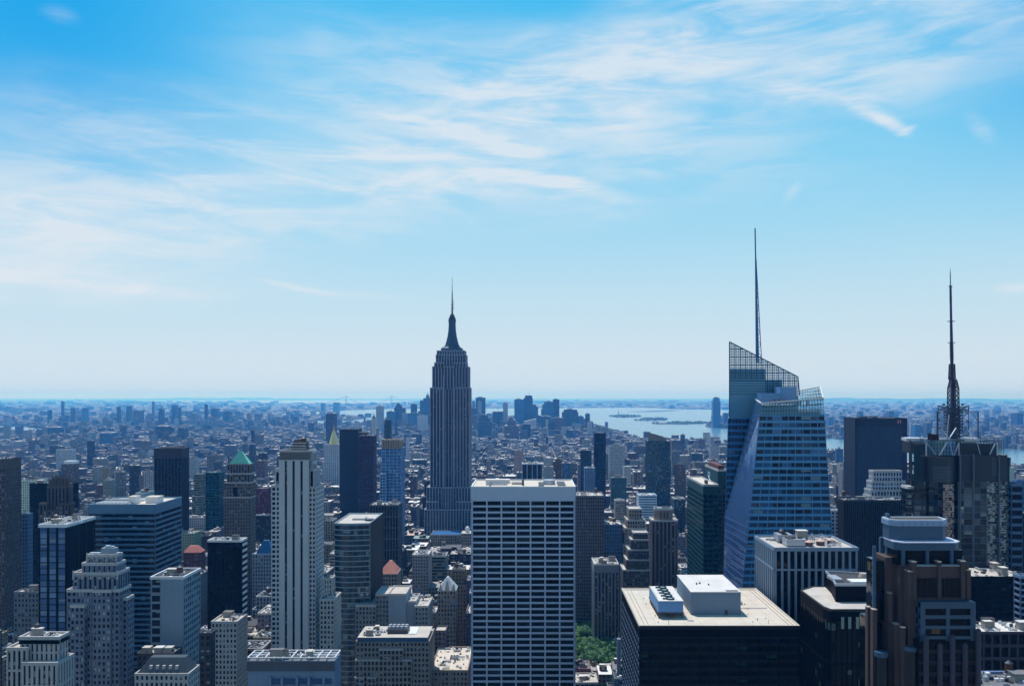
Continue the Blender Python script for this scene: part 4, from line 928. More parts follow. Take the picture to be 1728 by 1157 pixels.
# right of centre
T('pinstripe_block', 'small dark block with white vertical stripes, behind the roof of the gridded tower', 881, 915, 783, 1500, 34, wall((190, 205, 225), .6), glass((18, 28, 48), (26, 38, 60), 8, 4, 0, 0, 0), 8.4, 60, .9, 0, 815, g=3)
T('brown_rib_slab', 'broad grey-brown slab with fine vertical ribs, right of the gridded tower', 966, 1019, 838, 900, 40, wall((112, 106, 110), .8), glass((20, 24, 32), (44, 48, 58), 2.3, 3.7, 0, 0, .1), 2.35, 3.7, 1.0, 1.1, 985, .5, g=5, par=1.4)
T('dark_needle_tower', 'slim near-black tower with a rounded cap, right of the centre skyline', 1003.5, 1022, 731, 1800, 26, wall((40, 44, 60), .6), g_blk, 2.6, 3.8, .7, 1.0, 860, g=1)
b = T('dark_slim_tower', 'dark slim tower just left of the near-black rounded tower', 980.5, 998, 760, 1750, 26, wall((58, 70, 84), .7), g_blk, 2.6, 3.8, 1.0, 1.5, 850, g=1)
T('pale_shaft', 'pale blue shaft in front of the dark slim tower', 987, 1004, 790, 1500, 26, wall((120, 144, 176), .7), g_std, 2.6, 3.8, 1.2, 1.8, 850, g=1)
# slanted-top green tower
Y = 1700.; b = mk(1094, 1131, Y, 'slant_roof_tower', 'dark green glass tower with a curved slanting roof screen', 'skyscraper', 44, 860)
gt = glass((18, 40, 48), (50, 80, 86), 3.5, 3.6, 0, 0, .22, (120, 150, 160), .1, .2, .7)
tower(b, rect(X(1094, Y), X(1131, Y), Y, Y + 40), 0, Z(744, Y), wall((44, 60, 70), .5), gt, 3.6, 3.6, .6, .9, .4, par=.5)
m = MB(); n = 8
for i in range(n):
    a, c = 1094 + 31 * i / n, 1094 + 31 * (i + 1) / n; ya, yc = 730.5 + 9.5 * (i / n) ** 1.8, 730.5 + 9.5 * ((i + 1) / n) ** 1.8
    m.hexa([(X(a, Y), Y + 1, Z(745, Y)), (X(c, Y), Y + 1, Z(745, Y)), (X(c, Y), Y + 3, Z(745, Y)), (X(a, Y), Y + 3, Z(745, Y))], [(X(a, Y), Y + 1, Z(ya, Y)), (X(c, Y), Y + 1, Z(yc, Y)), (X(c, Y), Y + 3, Z(yc, Y)), (X(a, Y), Y + 3, Z(ya, Y))])
b.one('roof_screen', m, wall((120, 112, 104), .7)); m = MB(); m.box(X(1100, Y), X(1126, Y), Y + 8, Y + 30, Z(744, Y) + .2, Z(740, Y)); b.one('roof_plant', m, conc); b.done()
# brown octagon-crown tower
Y = 850.; b = mk(1096, 1144, Y, 'brown_crown_tower', 'brown ribbed tower with a chamfered crown ring', 'building', 40, 985)
br1 = wall((128, 112, 108), .8); P = lambda a, c, y0, y1, ch: [(X(a, Y) + ch, y0), (X(c, Y) - ch, y0), (X(c, Y), y0 + ch), (X(c, Y), y1 - ch), (X(c, Y) - ch, y1), (X(a, Y) + ch, y1), (X(a, Y), y1 - ch), (X(a, Y), y0 + ch)]
tower(b, P(1101, 1144, Y, Y + 24, 3), 0, Z(879, Y), br1, glass((22, 22, 28), (46, 44, 52), 3, 3.7, 0, 0, .1), 3.9, 60, 1.9, 0, .5, parm=cream)
tower(b, P(1107, 1137, Y + 4, Y + 20, 4), Z(879, Y), Z(861, Y), wall((140, 124, 112), .8), g_blk, 3.2, 12, 2.4, 5, .3, parm=cream, par=1.6, roof=ROOF_D)
m = MB(); m.box(X(1112, Y), X(1120, Y), Y + 10, Y + 16, Z(861, Y), Z(861, Y) + 1.4); b.one('roof_plant', m, METAL); b.done()
# pale striped block
T('white_striped_block', 'small white block with bright horizontal window bands, behind the brown crowned tower', 1078, 1108, 836, 1400, 30, wall((205, 222, 236), .6), glass((40, 90, 120), (90, 140, 170), 30, 4, 0, 0, 0), 40, 4.2, .5, 2.0, 880, g=2, roof=ROOF_W)
# cream stepped deco group
Y = 900.; b = mk(1052, 1096, Y, 'cream_stepped_tower', 'cream stepped apartment tower left of the brown crowned tower', 'building', 40, 985)
for a, c, yt, yb_, y0 in ((1052, 1098, 920, 1300, 0), (1055, 1092, 893, 921, 4), (1060, 1090, 880, 894, 8), (1064, 1085, 862, 881, 11)): tower(b, rect(X(a, Y), X(c, Y), Y + y0, Y + 36), max(0, Z(yb_, Y)), Z(yt, Y), tan, g_std, 2.7, 3.6, 1.3, 1.6, .3, parm=cream, par=1.2)
tank(b, X(1066, Y), Y + 20, Z(880, Y)); b.done()
Y = 780.; b = mk(1066, 1096, Y, 'terraced_tower', 'tan terraced tower stepping down to the left below the brown crowned tower', 'building', 30, 985)
for i, (a, yt) in enumerate(((1052, 962), (1058, 946), (1062, 930), (1067, 914), (1072, 903))): tower(b, rect(X(a, Y), X(1096, Y), Y + 3 * i, Y + 26), 0 if i == 0 else Z(yt + 17, Y), Z(yt, Y), wall((92, 88, 88), .85), g_std, 2.7, 3.6, 1.3, 1.6, .3, parm=cream, par=.9)
b.done()
# white-shouldered block, below rib slab
Y = 830.; b = T('stone_shaft_block', 'pale stone block with dark roof drums, right of the gridded tower above the park', 1003, 1044, 953, Y, 34, wall((132, 134, 140), .85), g_std, 3.3, 90, 1.6, 1.2, 1040, g=4, top=7, parm=cream)
Y = 905.; T('blue_grey_block', 'blue-grey block with a white roof behind the pale stone block', 1019, 1050, 886, Y, 34, wall((84, 110, 136), .7), g_blu, 3, 4, 1, 1.4, 950, g=3, roof=ROOF_W)
# dark row above the park
Y = 905.; T('mansard_hotel', 'old dark brick block with a pale blue mansard, above the park trees', 961, 1010, 1000, Y, 24, wall((48, 42, 44), .9), g_std, 2.8, 3.8, 1.4, 1.8, 1072, g=5)
Y = 912.; b = T('low_brick_block', 'low dark brick block with a blue rooftop pavilion, above the park trees', 1010, 1062, 1032, Y, 24, wall((56, 50, 50), .9), g_std, 2.8, 3.8, 1.4, 1.8, 1080, g=4, fin=False)
bulk(b, X(1025, Y), X(1047, Y), Y + 2, Y + 8, Z(1032, Y), 4, wall((70, 130, 180), .5), ROOF_W); b.done()
# green towers
Y = 750.; b = mk(1190, 1226, Y, 'green_glass_tower', 'tall dark green glass tower with white lettering near its top', 'building', 60, 990)
gfr = wall((26, 78, 84), .4, .12, .1, .6, .3)
zt = Z(794, Y); dd = dep(1212, 1190, Y); tower(b, [(X(1212, Y), Y), (X(1226.5, Y), Y), (X(1226.5, Y), Y + dd), (X(1212, Y), Y + dd)], 0, zt, gfr, g_grn, 4, 4, .5, 1.2, .25, top=13, parm=cream, roof=ROOF_D)
m = MB(); m.box(X(1216, Y), X(1226, Y), Y + 10, Y + dd - 4, zt, zt + 4); b.one('roof_plant', m, redb)
# lettering on the left side face: an angular k-like mark with a tail
L = b.part('lettering', wall((190, 225, 240), .5, .05, .05)); xs = X(1212, Y) - .32; yA = Y + dd * .36
def stroke(y0, z0, y1, z1, r=.55): L.bar((xs, y0, z0), (xs, y1, z1), r)
zc = zt - 6.5; yl = Y + dd * .72
stroke(yl, zc + 2.6, yl, zc - 2.2); stroke(yl, zc + .2, yl - 4, zc + 1.8); stroke(yl, zc - .6, yl - 4, zc - 3.4); stroke(yl - 4, zc + 1.8, yl - 7, zc + 1.6); stroke(yl - 7, zc + 1.6, yl - 7, zc - .8); stroke(yl - 5, zc - .8, yl - 9, zc - .8); stroke(yl - .6, zc - 2.4, yl - 9, zc - 5.4)
b.done()
Y = 690.; dd = dep(1187, 1160, Y); b = mk(1187, 1212, Y, 'green_glass_wing', 'lower dark green glass tower with a cream roof, in front of the lettered green tower', 'building', dd, 1000)
tower(b, rect(X(1187, Y), X(1212, Y), Y, Y + dd), 0, Z(819, Y), gfr, g_grn, 4, 4, .4, 1.2, .25, top=7, parm=cream, roof=ROOF_T)
m = MB(); m.box(X(1196, Y), X(1200, Y), Y + 12, Y + 18, Z(819, Y), Z(819, Y) + 3); b.one('roof_plant', m, METALD); b.done()
# black podium roof in the foreground
Y = 400.; b = mk(1080, 1348, Y, 'black_roof_block', 'black office block with a broad pale roof, nearest in the lower right centre', 'building', 74, 1160)
d = dep(1080, 1050, Y); x0, x1 = X(1080, Y), X(1348, Y); zt = Z(1056, Y)
gb = glass((4, 5, 6), (16, 28, 26), 4.7, 3.9, 0, 0, .08, (44, 74, 60), .12, 0, .1)  # greenish pane tones: window reflections painted into the glass colour
tower(b, rect(x0, x1, Y, Y + d), 0, zt, wall((9, 9, 9), .6, .15, .1, .05), gb, 4.7, 3.9, .5, 1.5, .3, par=None, top=5, spm=wall((22, 22, 23), .5), wins=64)
ps = b.part('side_panels', wall((86, 104, 130), .6), 'stuff')
for j in range(38):
    for i in range(14): ps.box(x0 - .5, x0 - .3, Y + 1 + i * d / 14.2, Y + 1 + i * d / 14.2 + d / 14.2 * .55, zt - 8 - j * 3.9 - (i % 2) * .0, zt - 6.4 - j * 3.9)
rooftop(b, rect(x0, x1, Y, Y + d), zt, ROOF_T, wall((196, 186, 172), .8), .5)
b.part('roof_edge', wall((34, 32, 32), .6)).box(x0 - .5, x1 + .5, Y - .45, Y - .38, zt - 1.4, zt + .3)
tr = b.part('window_track', wall((150, 138, 124), .8)); 
for o_ in (2.2, 4.2): 
    tr.box(x0 + o_, x0 + o_ + .2, Y + 1, Y + d - 3, zt + .12, zt + .3); tr.box(x1 - o_ - .2, x1 - o_, Y + 1, Y + d - 3, zt + .12, zt + .3)
tr.box(x0 + 1, x1 - 1, Y + d - 3.2, Y + d - 3, zt + .12, zt + .34)
# penthouse box
pyb = 1037; yb_ = Y * (1056 - H0) / (pyb - H0); X0p, X1p = X(1166, yb_), X(1250, yb_); zp = zt + (1037 - 999) * yb_ / F
m = MB(); m.box(X0p, X1p, yb_, yb_ + 40, zt + .1, zp); 
ph = b.one('penthouse', m, wall((112, 132, 152), .7, .12, .15)); m = MB(); m.box(X0p - .15, X1p + .15, yb_ - .15, yb_ + 40.15, zp, zp + .35); m.build('penthouse_roof', ROOF_W, ph, b.org)
m = MB(); m.box(X(1223, yb_), X(1228, yb_), yb_ - .12, yb_ + .02, zt + .1, zt + 2.5); m.build('door', METALD, ph, b.org)
m = MB(); m.box(X1p - 7, X1p - 1, yb_ + .8, yb_ + 3, zp + .36, zp + .5); m.cyl(X0p + 6, yb_ + 16, zp + .35, zp + 1.3, .4, .4, 8); m.cyl(X0p + 8, yb_ + 18, zp + .35, zp + 1.1, .5, .5, 8); m.cyl(X0p + 12, yb_ + 15, zp + .35, zp + 1.1, .4, .4, 8); m.build('roof_hatch', METALD, ph, b.org)
# cooling tower bank
yc = Y * (1056 - H0) / (1043 - H0); xa, xb = X(1111, yc), X(1153, yc); zc0 = zt + 3.0; zc1 = zt + (1043 - 1014) * yc / F
m = MB(); m.box(xa, xb, yc, yc + 32, zc0, zc1); cb = b.one('cooling_unit', m, wall((96, 142, 190), .55, .12, .2, .3, .1))
m = MB()
for i in range(7):
    yy = yc + .5 + i * 5.1
    for xx in (xa + .4, xb - .4, (xa + xb) / 2): m.box(xx - .25, xx + .25, yy - .25, yy + .25, zt + .1, zc0)
m.box(xa - .3, xb + .3, yc - .3, yc + 32.3, zc0 - .45, zc0 - .01); m.build('steel_legs', METALD, cb, b.org)
m = MB(); m.box(xa - .1, xb + .1, yc - .1, yc + 32.1, zc1, zc1 + .25); m.build('deck', ROOF_W, cb, b.org)
for i in range(5):
    m = MB(); cyy = yc + 3.4 + i * 6.1; cxx = (xa + xb) / 2 + .2
    for k_ in range(16):
        a0, a1 = 2 * math.pi * k_ / 16, 2 * math.pi * (k_ + 1) / 16
        m.prism([(cxx + math.cos(a0) * 2.2, cyy + math.sin(a0) * 2.2), (cxx + math.cos(a1) * 2.2, cyy + math.sin(a1) * 2.2), (cxx + math.cos(a1) * 1.75, cyy + math.sin(a1) * 1.75), (cxx + math.cos(a0) * 1.75, cyy + math.sin(a0) * 1.75)][::-1], zc1 + .25, zc1 + .95)
    m.box(cxx - 3.6, cxx - 1.9, cyy - .5, cyy + .5, zc1 + .25, zc1 + .9)
    m.cur = 1; m.cyl(cxx, cyy, zc1 + .3, zc1 + .7, 1.7, 1.2, 16); m.build('fan', [wall((14, 58, 62), .5), METAL], cb, b.org)
m = MB()
for i in range(9):
    yy = yc + i * 4; m.bar((xb + .3, yy, zc1 + .2), (xb + .3, yy, zc1 + 1.5), .05); m.bar((xa - .3, yy, zc1 + .2), (xa - .3, yy, zc1 + 1.5), .05)
for xx in (xa - .3, xb + .3): m.bar((xx, yc, zc1 + 1.5), (xx, yc + 32, zc1 + 1.5), .06)
m.build('railing', METALD, cb, b.org)
m = MB(); m.bar((x0 + 14, Y + 2.5, zt), (x0 + 14, Y + 2.5, zt + 2.2), .1); m.bar((X(1297, Y + 4), Y + 4, zt), (X(1297, Y + 4), Y + 4, zt + 2.2), .1); b.one('lightning_rod', m, METALD)
rg = random.Random(44); m = MB()
for i in range(7):
    yy = Y + 4 + i * 9.5; m.box(x0 + 6, x1 - 6, yy, yy + .07, zt + .13, zt + .15)
for i in range(9): xx = x0 + 8 + i * 7.2; m.box(xx, xx + .07, Y + 1, Y + d - 4, zt + .13, zt + .155)
m.build('membrane_seams', wall((150, 140, 126), .9), b.e, b.org)
for i in range(9):
    xx, yy = rg.uniform(x1 - 22, x1 - 6), rg.uniform(Y + 6, Y + d - 8); m = MB(); m.cyl(xx, yy, zt + .1, zt + rg.uniform(.5, 1.1), .3, .3, 8); b.one('roof_vent', m, METAL)
for i in range(5):
    xx, yy = rg.uniform(x0 + 8, x0 + 12), Y + 6 + i * 12; m = MB(); m.cyl(xx, yy, zt + .1, zt + .7, .35, .25, 8); b.one('roof_vent', m, METAL)
m = MB(); m.bar((x0 + 24, Y + 8, zt + .5), (X0p - 1, Y + 8, zt + .5), .22, n=6); m.bar((x0 + 24, Y + 9, zt + .5), (X0p - 1, Y + 9, zt + .5), .18, n=6); m.bar((X1p + 1, yb_ + 12, zt + .5), (x1 - 6, yb_ + 12, zt + .5), .2, n=6); b.one('roof_pipe', m, METAL)
m = MB(); m.box(X1p + 3, X1p + 6, yb_ + 20, yb_ + 24, zt + .1, zt + 1.5); b.one('roof_hatch', m, METAL)
b.done()
# white ribbed block with roof plant
Y = 450.; d = dep(1308, 1276, Y); b = mk(1308, 1445, Y, 'white_rib_block', 'square block with white vertical ribs and a crowded roof, before the faceted glass tower', 'building', d, 1045)
wr2 = wall((128, 146, 166), .7, .12, .2); x0, x1 = X(1308, Y), X(1445, Y); zt = Z(926, Y); zm = Z(962, Y)
gk3 = glass((8, 10, 13), (18, 22, 28), 3.6, 11, 0, 0, .03)
tower(b, rect(x0, x1, Y, Y + d), 0, zm, wr2, gk3, (x1 - x0) / 12, 60, 1.15, 0, .9, par=None)
tower(b, rect(x0, x1, Y, Y + d), zm, zt, wr2, gk3, (x1 - x0) / 12, 60, 1.15, 2.0, .9, par=None)
rooftop(b, rect(x0 - .5, x1 + .5, Y - .5, Y + d), zt, ROOF_L, wr2, 1.0)
rg = random.Random(8); zt += .1
cooler(b, x0 + 8, x0 + 18, Y + 6, Y + 14, zt, 4, 3); cooler(b, x0 + 7, x0 + 15, Y + 18, Y + 27, zt, 4.5, 2)
for i in range(3):
    m = MB(); xx = x0 + 21 + i * 7; m.cyl(xx, Y + 8 + i * 3, zt, zt + 2.4, 2.2, 2.2, 14); o = b.one('cooling_tower', m, wall((96, 78, 80), .7)); m = MB(); m.cyl(xx, Y + 8 + i * 3, zt + 2.4, zt + 3.3, 2.4, .8, 14); m.build('tower_cap', wall((214, 180, 160), .6), o, b.org)
gear(b, x0 + 2, x1 - 2, Y + 2, Y + d - 3, zt, 6, rg)
m = MB(); lattice(m, x0 + 30, Y + 20, zt, zt + 4.5, 3.4, 3.0, 2, .12); lattice(m, x0 + 36, Y + 10, zt, zt + 3, 2.2, 2.0, 2, .1); b.one('steel_frame', m, METAL); b.done()
# black chamfered block
Y = 380.; b = mk(1395, 1520, Y, 'black_chamfered_block', 'glossy black block with a raised black penthouse and pale roof terrace', 'building', 50, 1160)
zt = Z(1029, Y); gk4 = glass((4, 6, 6), (14, 24, 22), 2.4, 4.2, 0, 0, .03, (110, 125, 118), .08, 0, .3, .04)
P = [(X(1402, Y), Y), (X(1520, Y), Y), (X(1520, Y), Y + 46), (X(1367, Y + 46), Y + 46), (X(1351, Y + 38), Y + 38), (X(1396, Y + 2), Y + 2)]
P = [(X(1402, Y), Y), (X(1520, Y), Y), (X(1520, Y), Y + 46), (X(1372, 426), 426), (X(1351.5, 418), 418), (X(1390, 385), 385)]
tower(b, P, 0, zt, wall((9, 10, 11), .6, .1, .1, .05), gk4, 2.4, 20, .5, 1.2, .25, top=4.5, roof=ROOF_L, par=.5, parm=wall((60, 60, 62), .5), spm=black)
for px in (1419, 1431, 1444, 1453): 
    m = MB(); m.box(X(px, Y), X(px + 5, Y), Y - .36, Y - .3, Z(1060, Y), Z(1040, Y)); b.one('pale_louvre', m, wall((150, 165, 160), .5, .3, .3))  # louvre panels in a paler colour than the black front
zp = Z(988, 395); P2 = [(X(1410, 395), 395), (X(1500, 395), 395), (X(1500, 395), 420), (X(1393, 425), 425), (X(1393, 420), 412)]
m = MB(); m.prism(P2, zt + .1, zp); ph = b.one('penthouse', m, wall((9, 9, 10), .6, .1, .1, .05)); m = MB()
I2 = inset(P2, -.2); I3 = inset(P2, .6)
for k_ in range(5): m.prism([I2[k_], I2[(k_ + 1) % 5], I3[(k_ + 1) % 5], I3[k_]], zp - .1, zp + 1.0)
m.build('parapet', METAL, ph, b.org); m = MB(); m.prism(I3, zp - .05, zp + .1); m.build('penthouse_roof', ROOF_D, ph, b.org)
m = MB(); m.box(X(1438, 400), X(1495, 400), 400, 407, zp + .1, zp + .8); m.build('duct', WHITE, ph, b.org); m = MB(); m.cyl(X(1455, 415), 414, zp, zp + 2, 2.2, 1.6, 14); m.build('vent_drum', wall((200, 176, 160), .6), ph, b.org)
m = MB(); m.box(X(1405, 405), X(1420, 405), 403, 413, zp + .1, zp + 1.4); m.build('cooling_unit', METAL, ph, b.org); b.done()
# big slab (right), wide dark frame
Y = 1200.; b = mk(1443, 1530, Y, 'dark_framed_slab', 'broad dark slab tower with a plain frame around a fine vertical grid', 'skyscraper', 50, 850)
fr = wall((40, 42, 54), .6, .1, .1); zt = Z(706, Y)
tower(b, rect(X(1443, Y), X(1530, Y), Y, Y + 43), 0, zt, fr, glass((34, 52, 76), (48, 72, 100), 1.6, 3.8, 0, 0, .04, (60, 84, 110), .2), 1.9, 3.8, .55, .5, .3, par=1, blind_edges=(3,))
fr = b.part('frame_border', wall((30, 30, 40), .6)); fr.box(X(1442.5, Y), X(1446, Y), Y - 1, Y - .5, 0, zt); fr.box(X(1522, Y), X(1530, Y) + .3, Y - 1, Y - .5, 0, zt); fr.box(X(1443, Y), X(1522, Y), Y - 1, Y - .5, Z(720, Y), zt)
m = MB(); m.box(X(1514, Y), X(1516, Y), Y - 1.3, Y - 1.05, Z(714, Y), Z(708.5, Y)); m.box(X(1518, Y), X(1520, Y), Y - 1.3, Y - 1.05, Z(714, Y), Z(708.5, Y)); b.one('sign', m, wall((190, 120, 130), .5))
for a, c in ((1456, 1468), (1477, 1486)): m = MB(); m.box(X(a, Y), X(c, Y), Y + 10, Y + 20, zt, zt + 3); b.one('roof_plant', m, METALD)
b.done()
T('ribbed_dark_block', 'wide dark block with fine vertical ribs below the dark framed slab', 1424, 1530, 845, 750, 14, wall((62, 64, 72), .7), g_blk, 1.9, 60, .75, 0, 1000, .5, g=5)
T('left_dark_block', 'small dark block with a cluttered roof, left of the wide ribbed block', 1419, 1440, 839, 850, 12, wall((56, 56, 66), .7), g_blk, 2.4, 4, 1, 1.2, 880, g=3)
# wedding cake
Y = 850.; b = mk(1470, 1530, Y, 'white_terraced_tower', 'pale stone tower stepping up like a wedding cake, before the dark framed slab', 'building', 40, 845)
for a, c, yt, yb_, y0 in ((1470, 1536, 838, 1100, 0), (1472, 1534, 828, 838, 3), (1476, 1532, 814, 828, 6), (1480, 1528, 797, 814, 9)): tower(b, rect(X(a, Y), X(c, Y), Y + y0, Y + 20), max(0, Z(yb_, Y)), Z(yt, Y), wall((182, 188, 198), .8), g_std, 3, 5, 1.3, 1.8, .4, parm=cream, par=1.2)
b.done()
Y = 800.; b = mk(1402, 1434, Y, 'white_masonry_tower', 'small white masonry tower at the right foot of the faceted glass tower', 'building', 30, 920)
for a, c, yt, y0 in ((1402, 1430, 862, 0), (1430, 1434, 882, 2), (1434, 1440, 893, 3)): tower(b, rect(X(a, Y), X(c, Y), Y + y0, Y + 9), 0, Z(yt, Y), wall((196, 204, 214), .8), glass((20, 30, 44), (60, 74, 90), 3, 3.6, 0, 0, .2), 4, 3.6, 1.8, 1.4, .3, parm=WHITE)
b.done()
# granite postmodern tower, lower right
Y = 300.; b = mk(1478, 1648, Y, 'granite_pier_tower', 'massive dark granite tower with stepped piers and a blue-grey rounded top, lower right', 'skyscraper', 44, 1160)
gr = wall((92, 76, 72), .75, .25, .3); bl = wall((66, 94, 118), .45, .15, .15, .4, .1); gk5 = glass((6, 8, 12), (24, 30, 36), 3, 4, 0, 0, .03, (120, 100, 60), .08)
x = lambda p_: X(p_, Y); z = lambda p_: Z(p_, Y)
def rr2(a, c, y0, y1, ch): return [(x(a) + ch, y0), (x(c) - ch, y0), (x(c), y0 + ch), (x(c), y1), (x(a), y1), (x(a), y0 + ch)]
b.part('top_drum', bl).prism(rr2(1521, 1620, Y + 8, Y + 16, 2.2), z(918), z(893)); b.part('top_band', wall((140, 168, 200), .4, .1, .1, .6, .3)).prism(rr2(1519.5, 1621, Y + 7.6, Y + 16.4, 2.4), z(893), z(884.5))
for i in range(9): b.part('top_band', wall((140, 168, 200), .4, .1, .1, .6, .3)).box(x(1530 + i * 10.5), x(1532 + i * 10.5), Y + 7.4, Y + 7.7, z(893), z(884))
rooftop(b, rr2(1521, 1620, Y + 8, Y + 16, 2.2), z(884.5), ROOF_D, wall((196, 206, 216), .5), .5, .2)
cl = b.part('window_track', wall((160, 140, 120), .7)); cl.box(x(1534), x(1606), Y + 10, Y + 10.3, z(884), z(883)); cl.box(x(1534), x(1606), Y + 14, Y + 14.3, z(884), z(883))
b.part('collar', bl).prism(rr2(1521, 1634, Y + 4, Y + 15, 2.6), z(932), z(919.5)); b.part('collar_rim', wall((196, 204, 222), .5)).prism(rr2(1520.5, 1635, Y + 3.7, Y + 15, 2.6), z(919.5), z(917.5))
b.part('attic_glass', gk5).box(x(1524), x(1636), Y + 5, Y + 15, z(958), z(932))
for a in (1530, 1571, 1613): b.part('attic_pier', bl).box(x(a), x(a + 5), Y + 3.6, Y + 6, z(958), z(932))
body = b.part('body', gr); body.box(x(1536), x(1640), Y + 2, Y + 16, z(1400), z(956)); body.box(x(1528), x(1536), Y + 5, Y + 16, z(1400), z(958)); body.box(x(1512), x(1528), Y + 9, Y + 19, z(1400), z(948))
for a, c, yt in ((1541, 1548, 949), (1585, 1590, 949), (1624, 1631, 948), (1535, 1542, 965), (1633, 1640, 963)):
    m = MB(); m.box(x(a), x(c), Y + .6, Y + 4, z(1010), z(yt)); o = b.one('pier', m, gr); m = MB(); m.box(x(a) - .12, x(c) + .12, Y + .5, Y + 4.1, z(yt), z(yt) + .3); m.build('pier_cap', wall((170, 160, 150), .7), o, b.org)
b.part('ledge', cream).box(x(1549), x(1585), Y + 1.6, Y + 4, z(956.5), z(955)); b.part('ledge', cream).box(x(1590), x(1624), Y + 1.6, Y + 4, z(956.5), z(955))
for a, c in ((1551, 1584), (1592, 1625)):
    m = MB(); m.box(x(a), x(c), Y + 1.7, Y + 1.95, z(1009), z(977)); o = b.one('louvre_panel', m, wall((26, 22, 24), .6)); m = MB()
    for i in range(10): m.box(x(a + 2 + i * 3.1), x(a + 2.8 + i * 3.1), Y + 1.4, Y + 1.7, z(1009), z(979))
    m.build('louvre_blades', wall((62, 50, 48), .6), o, b.org)
# glazed bay
b.part('bay_glass', gk5).box(x(1550), x(1641), Y - 1.4, Y + 2, z(1080), z(1014)); bf = b.part('bay_frame', wall((70, 96, 118), .45, .1, .1, .6, .3))
for yt, yb_ in ((1024, 1013), (1041, 1035), (1058, 1052.5), (1075, 1070)): bf.box(x(1549), x(1641.6), Y - 2.0, Y + 2, z(yt if yt > yb_ else yb_), z(min(yt, yb_)))
for a, c in ((1549, 1557), (1592, 1598), (1633, 1641.5)): bf.box(x(a), x(c), Y - 2.06, Y, z(1080), z(1014))
# lower storeys with round piers
b.part('lower_glass', gk5).box(x(1545), x(1648), Y - 2.4, Y + 2, z(1400), z(1078)); sp_ = b.part('lower_spandrels', wall((52, 40, 44), .6))
for i in range(14): sp_.box(x(1545), x(1648), Y - 2.7, Y - 2.3, z(1098 + i * 19), z(1091 + i * 19))
for a, yt in ((1556, 1069), (1579, 1083), (1600, 1069), (1621, 1083), (1643, 1058)):
    m = MB(); m.cyl(x(a), Y - 3, z(1400), z(yt), .95, .95, 12); m.cyl(x(a), Y - 3, z(yt), z(yt - 2.5), .95, .3, 12); b.one('pier', m, wall((76, 74, 84), .55, .2, .2))
for a, yt, w_, yy in ((1466, 1025, 6, 10), (1475, 1029, 7, 6), (1483, 990, 6, 12), (1502, 1001, 6, 6), (1512, 1053, 7, 3), (1523, 1059, 7, 1), (1474, 1018, 3, 14)):
    m = MB(); yp = Y + yy; m.box(X(a - 2, yp), X(a - 2 + w_, yp), yp, yp + 2.2, z(1400), Z(yt, yp)); o = b.one('pier', m, gr); m = MB(); m.box(X(a - 2, yp) - .1, X(a - 2 + w_, yp) + .1, yp - .1, yp + 2.3, Z(yt, yp), Z(yt, yp) + .3); m.build('pier_cap', wall((170, 160, 150), .7), o, b.org)
b.part('side_glass', gk5).box(x(1484), x(1545), Y + 12, Y + 18, 0, z(1055)); b.part('side_glass', gk5).box(x(1496), x(1530), Y + 10, Y + 18, z(1060), z(955))
c2 = b.part('corner_bay', wall((18, 30, 36), .2, .1, .1, .8, .2)); c2.cyl(x(1542), Y + 2, 0, z(1098), 3.0, 3.0, 16); c3 = b.part('corner_bay_rim', bl); c3.cyl(x(1542), Y + 2, z(1098), z(1091), 3.2, 3.1, 16); c3.cyl(X(1495, Y), Y + 4, z(1112), z(1104), 2.4, 2.4, 12); c2.cyl(X(1495, Y), Y + 4, 0, z(1112), 2.2, 2.2, 12)
for i in range(14): b.part('side_spandrels', wall((66, 90, 112), .5)).box(x(1490), x(1494.5), Y + 9, Y + 10, z(964 + i * 13), z(957 + i * 13))
tw = b.part('blue_stair', bl); 
for i, (a, yt) in enumerate(((1497, 870), (1500, 878), (1504, 884))): tw.box(X(a - 2, Y + 14), X(a + 3, Y + 14), Y + 13 + i * .3, Y + 15 + i * .01, z(960), Z(yt - 4, Y + 14))
tw.box(x(1489), x(1494), Y + 8, Y + 8.8, 0, z(928)); tw.box(X(1485, Y + 18), X(1490, Y + 18), Y + 17.5, Y + 19, Z(1000, Y + 18), Z(906, Y + 18)); b.done()
# low blocks right edge
Y = 430.; b = T('low_terrace_block', 'low purple-grey block with a pale terrace at the right edge', 1645, 1760, 1067, Y, 20, wall((70, 62, 74), .6), g_blk, 4.2, 6.5, 1.0, 1.6, 1160, g=5, roof=ROOF_W, par=.6)
b = T('dark_corner_block', 'dark block with a bright edged flat roof in the bottom right corner', 1626, 1790, 1162, 330, 18, wall((120, 150, 190), .5), g_blk, 4, 4, .5, 1.4, 1160, g=3, roof=ROOF_G, par=1.2)
T('black_back_block', 'black glass block behind the low terrace at the right edge', 1640, 1740, 975, 500, 30, black, g_blk, 4, 4, .3, 1, 1050, g=5, roof=ROOF_L)
T('edge_white_block', 'white banded block cut by the right edge', 1722, 1790, 974, 470, 6, wall((120, 140, 170), .5), g_blk, 30, 3.4, .3, 1.2, 1060, g=1)
T('edge_dark_tower', 'dark tower at the right edge behind the antenna tower', 1706, 1790, 868, 620, 8, wall((36, 44, 56), .5), g_blk, 3, 4, .8, 1.6, 970, g=2)
T('edge_blue_block', 'small pale blue block at the right edge beside the antenna tower', 1716, 1780, 812, 700, 6, wall((84, 120, 170), .6), g_blu, 3, 4, .8, 1.6, 870, g=2)
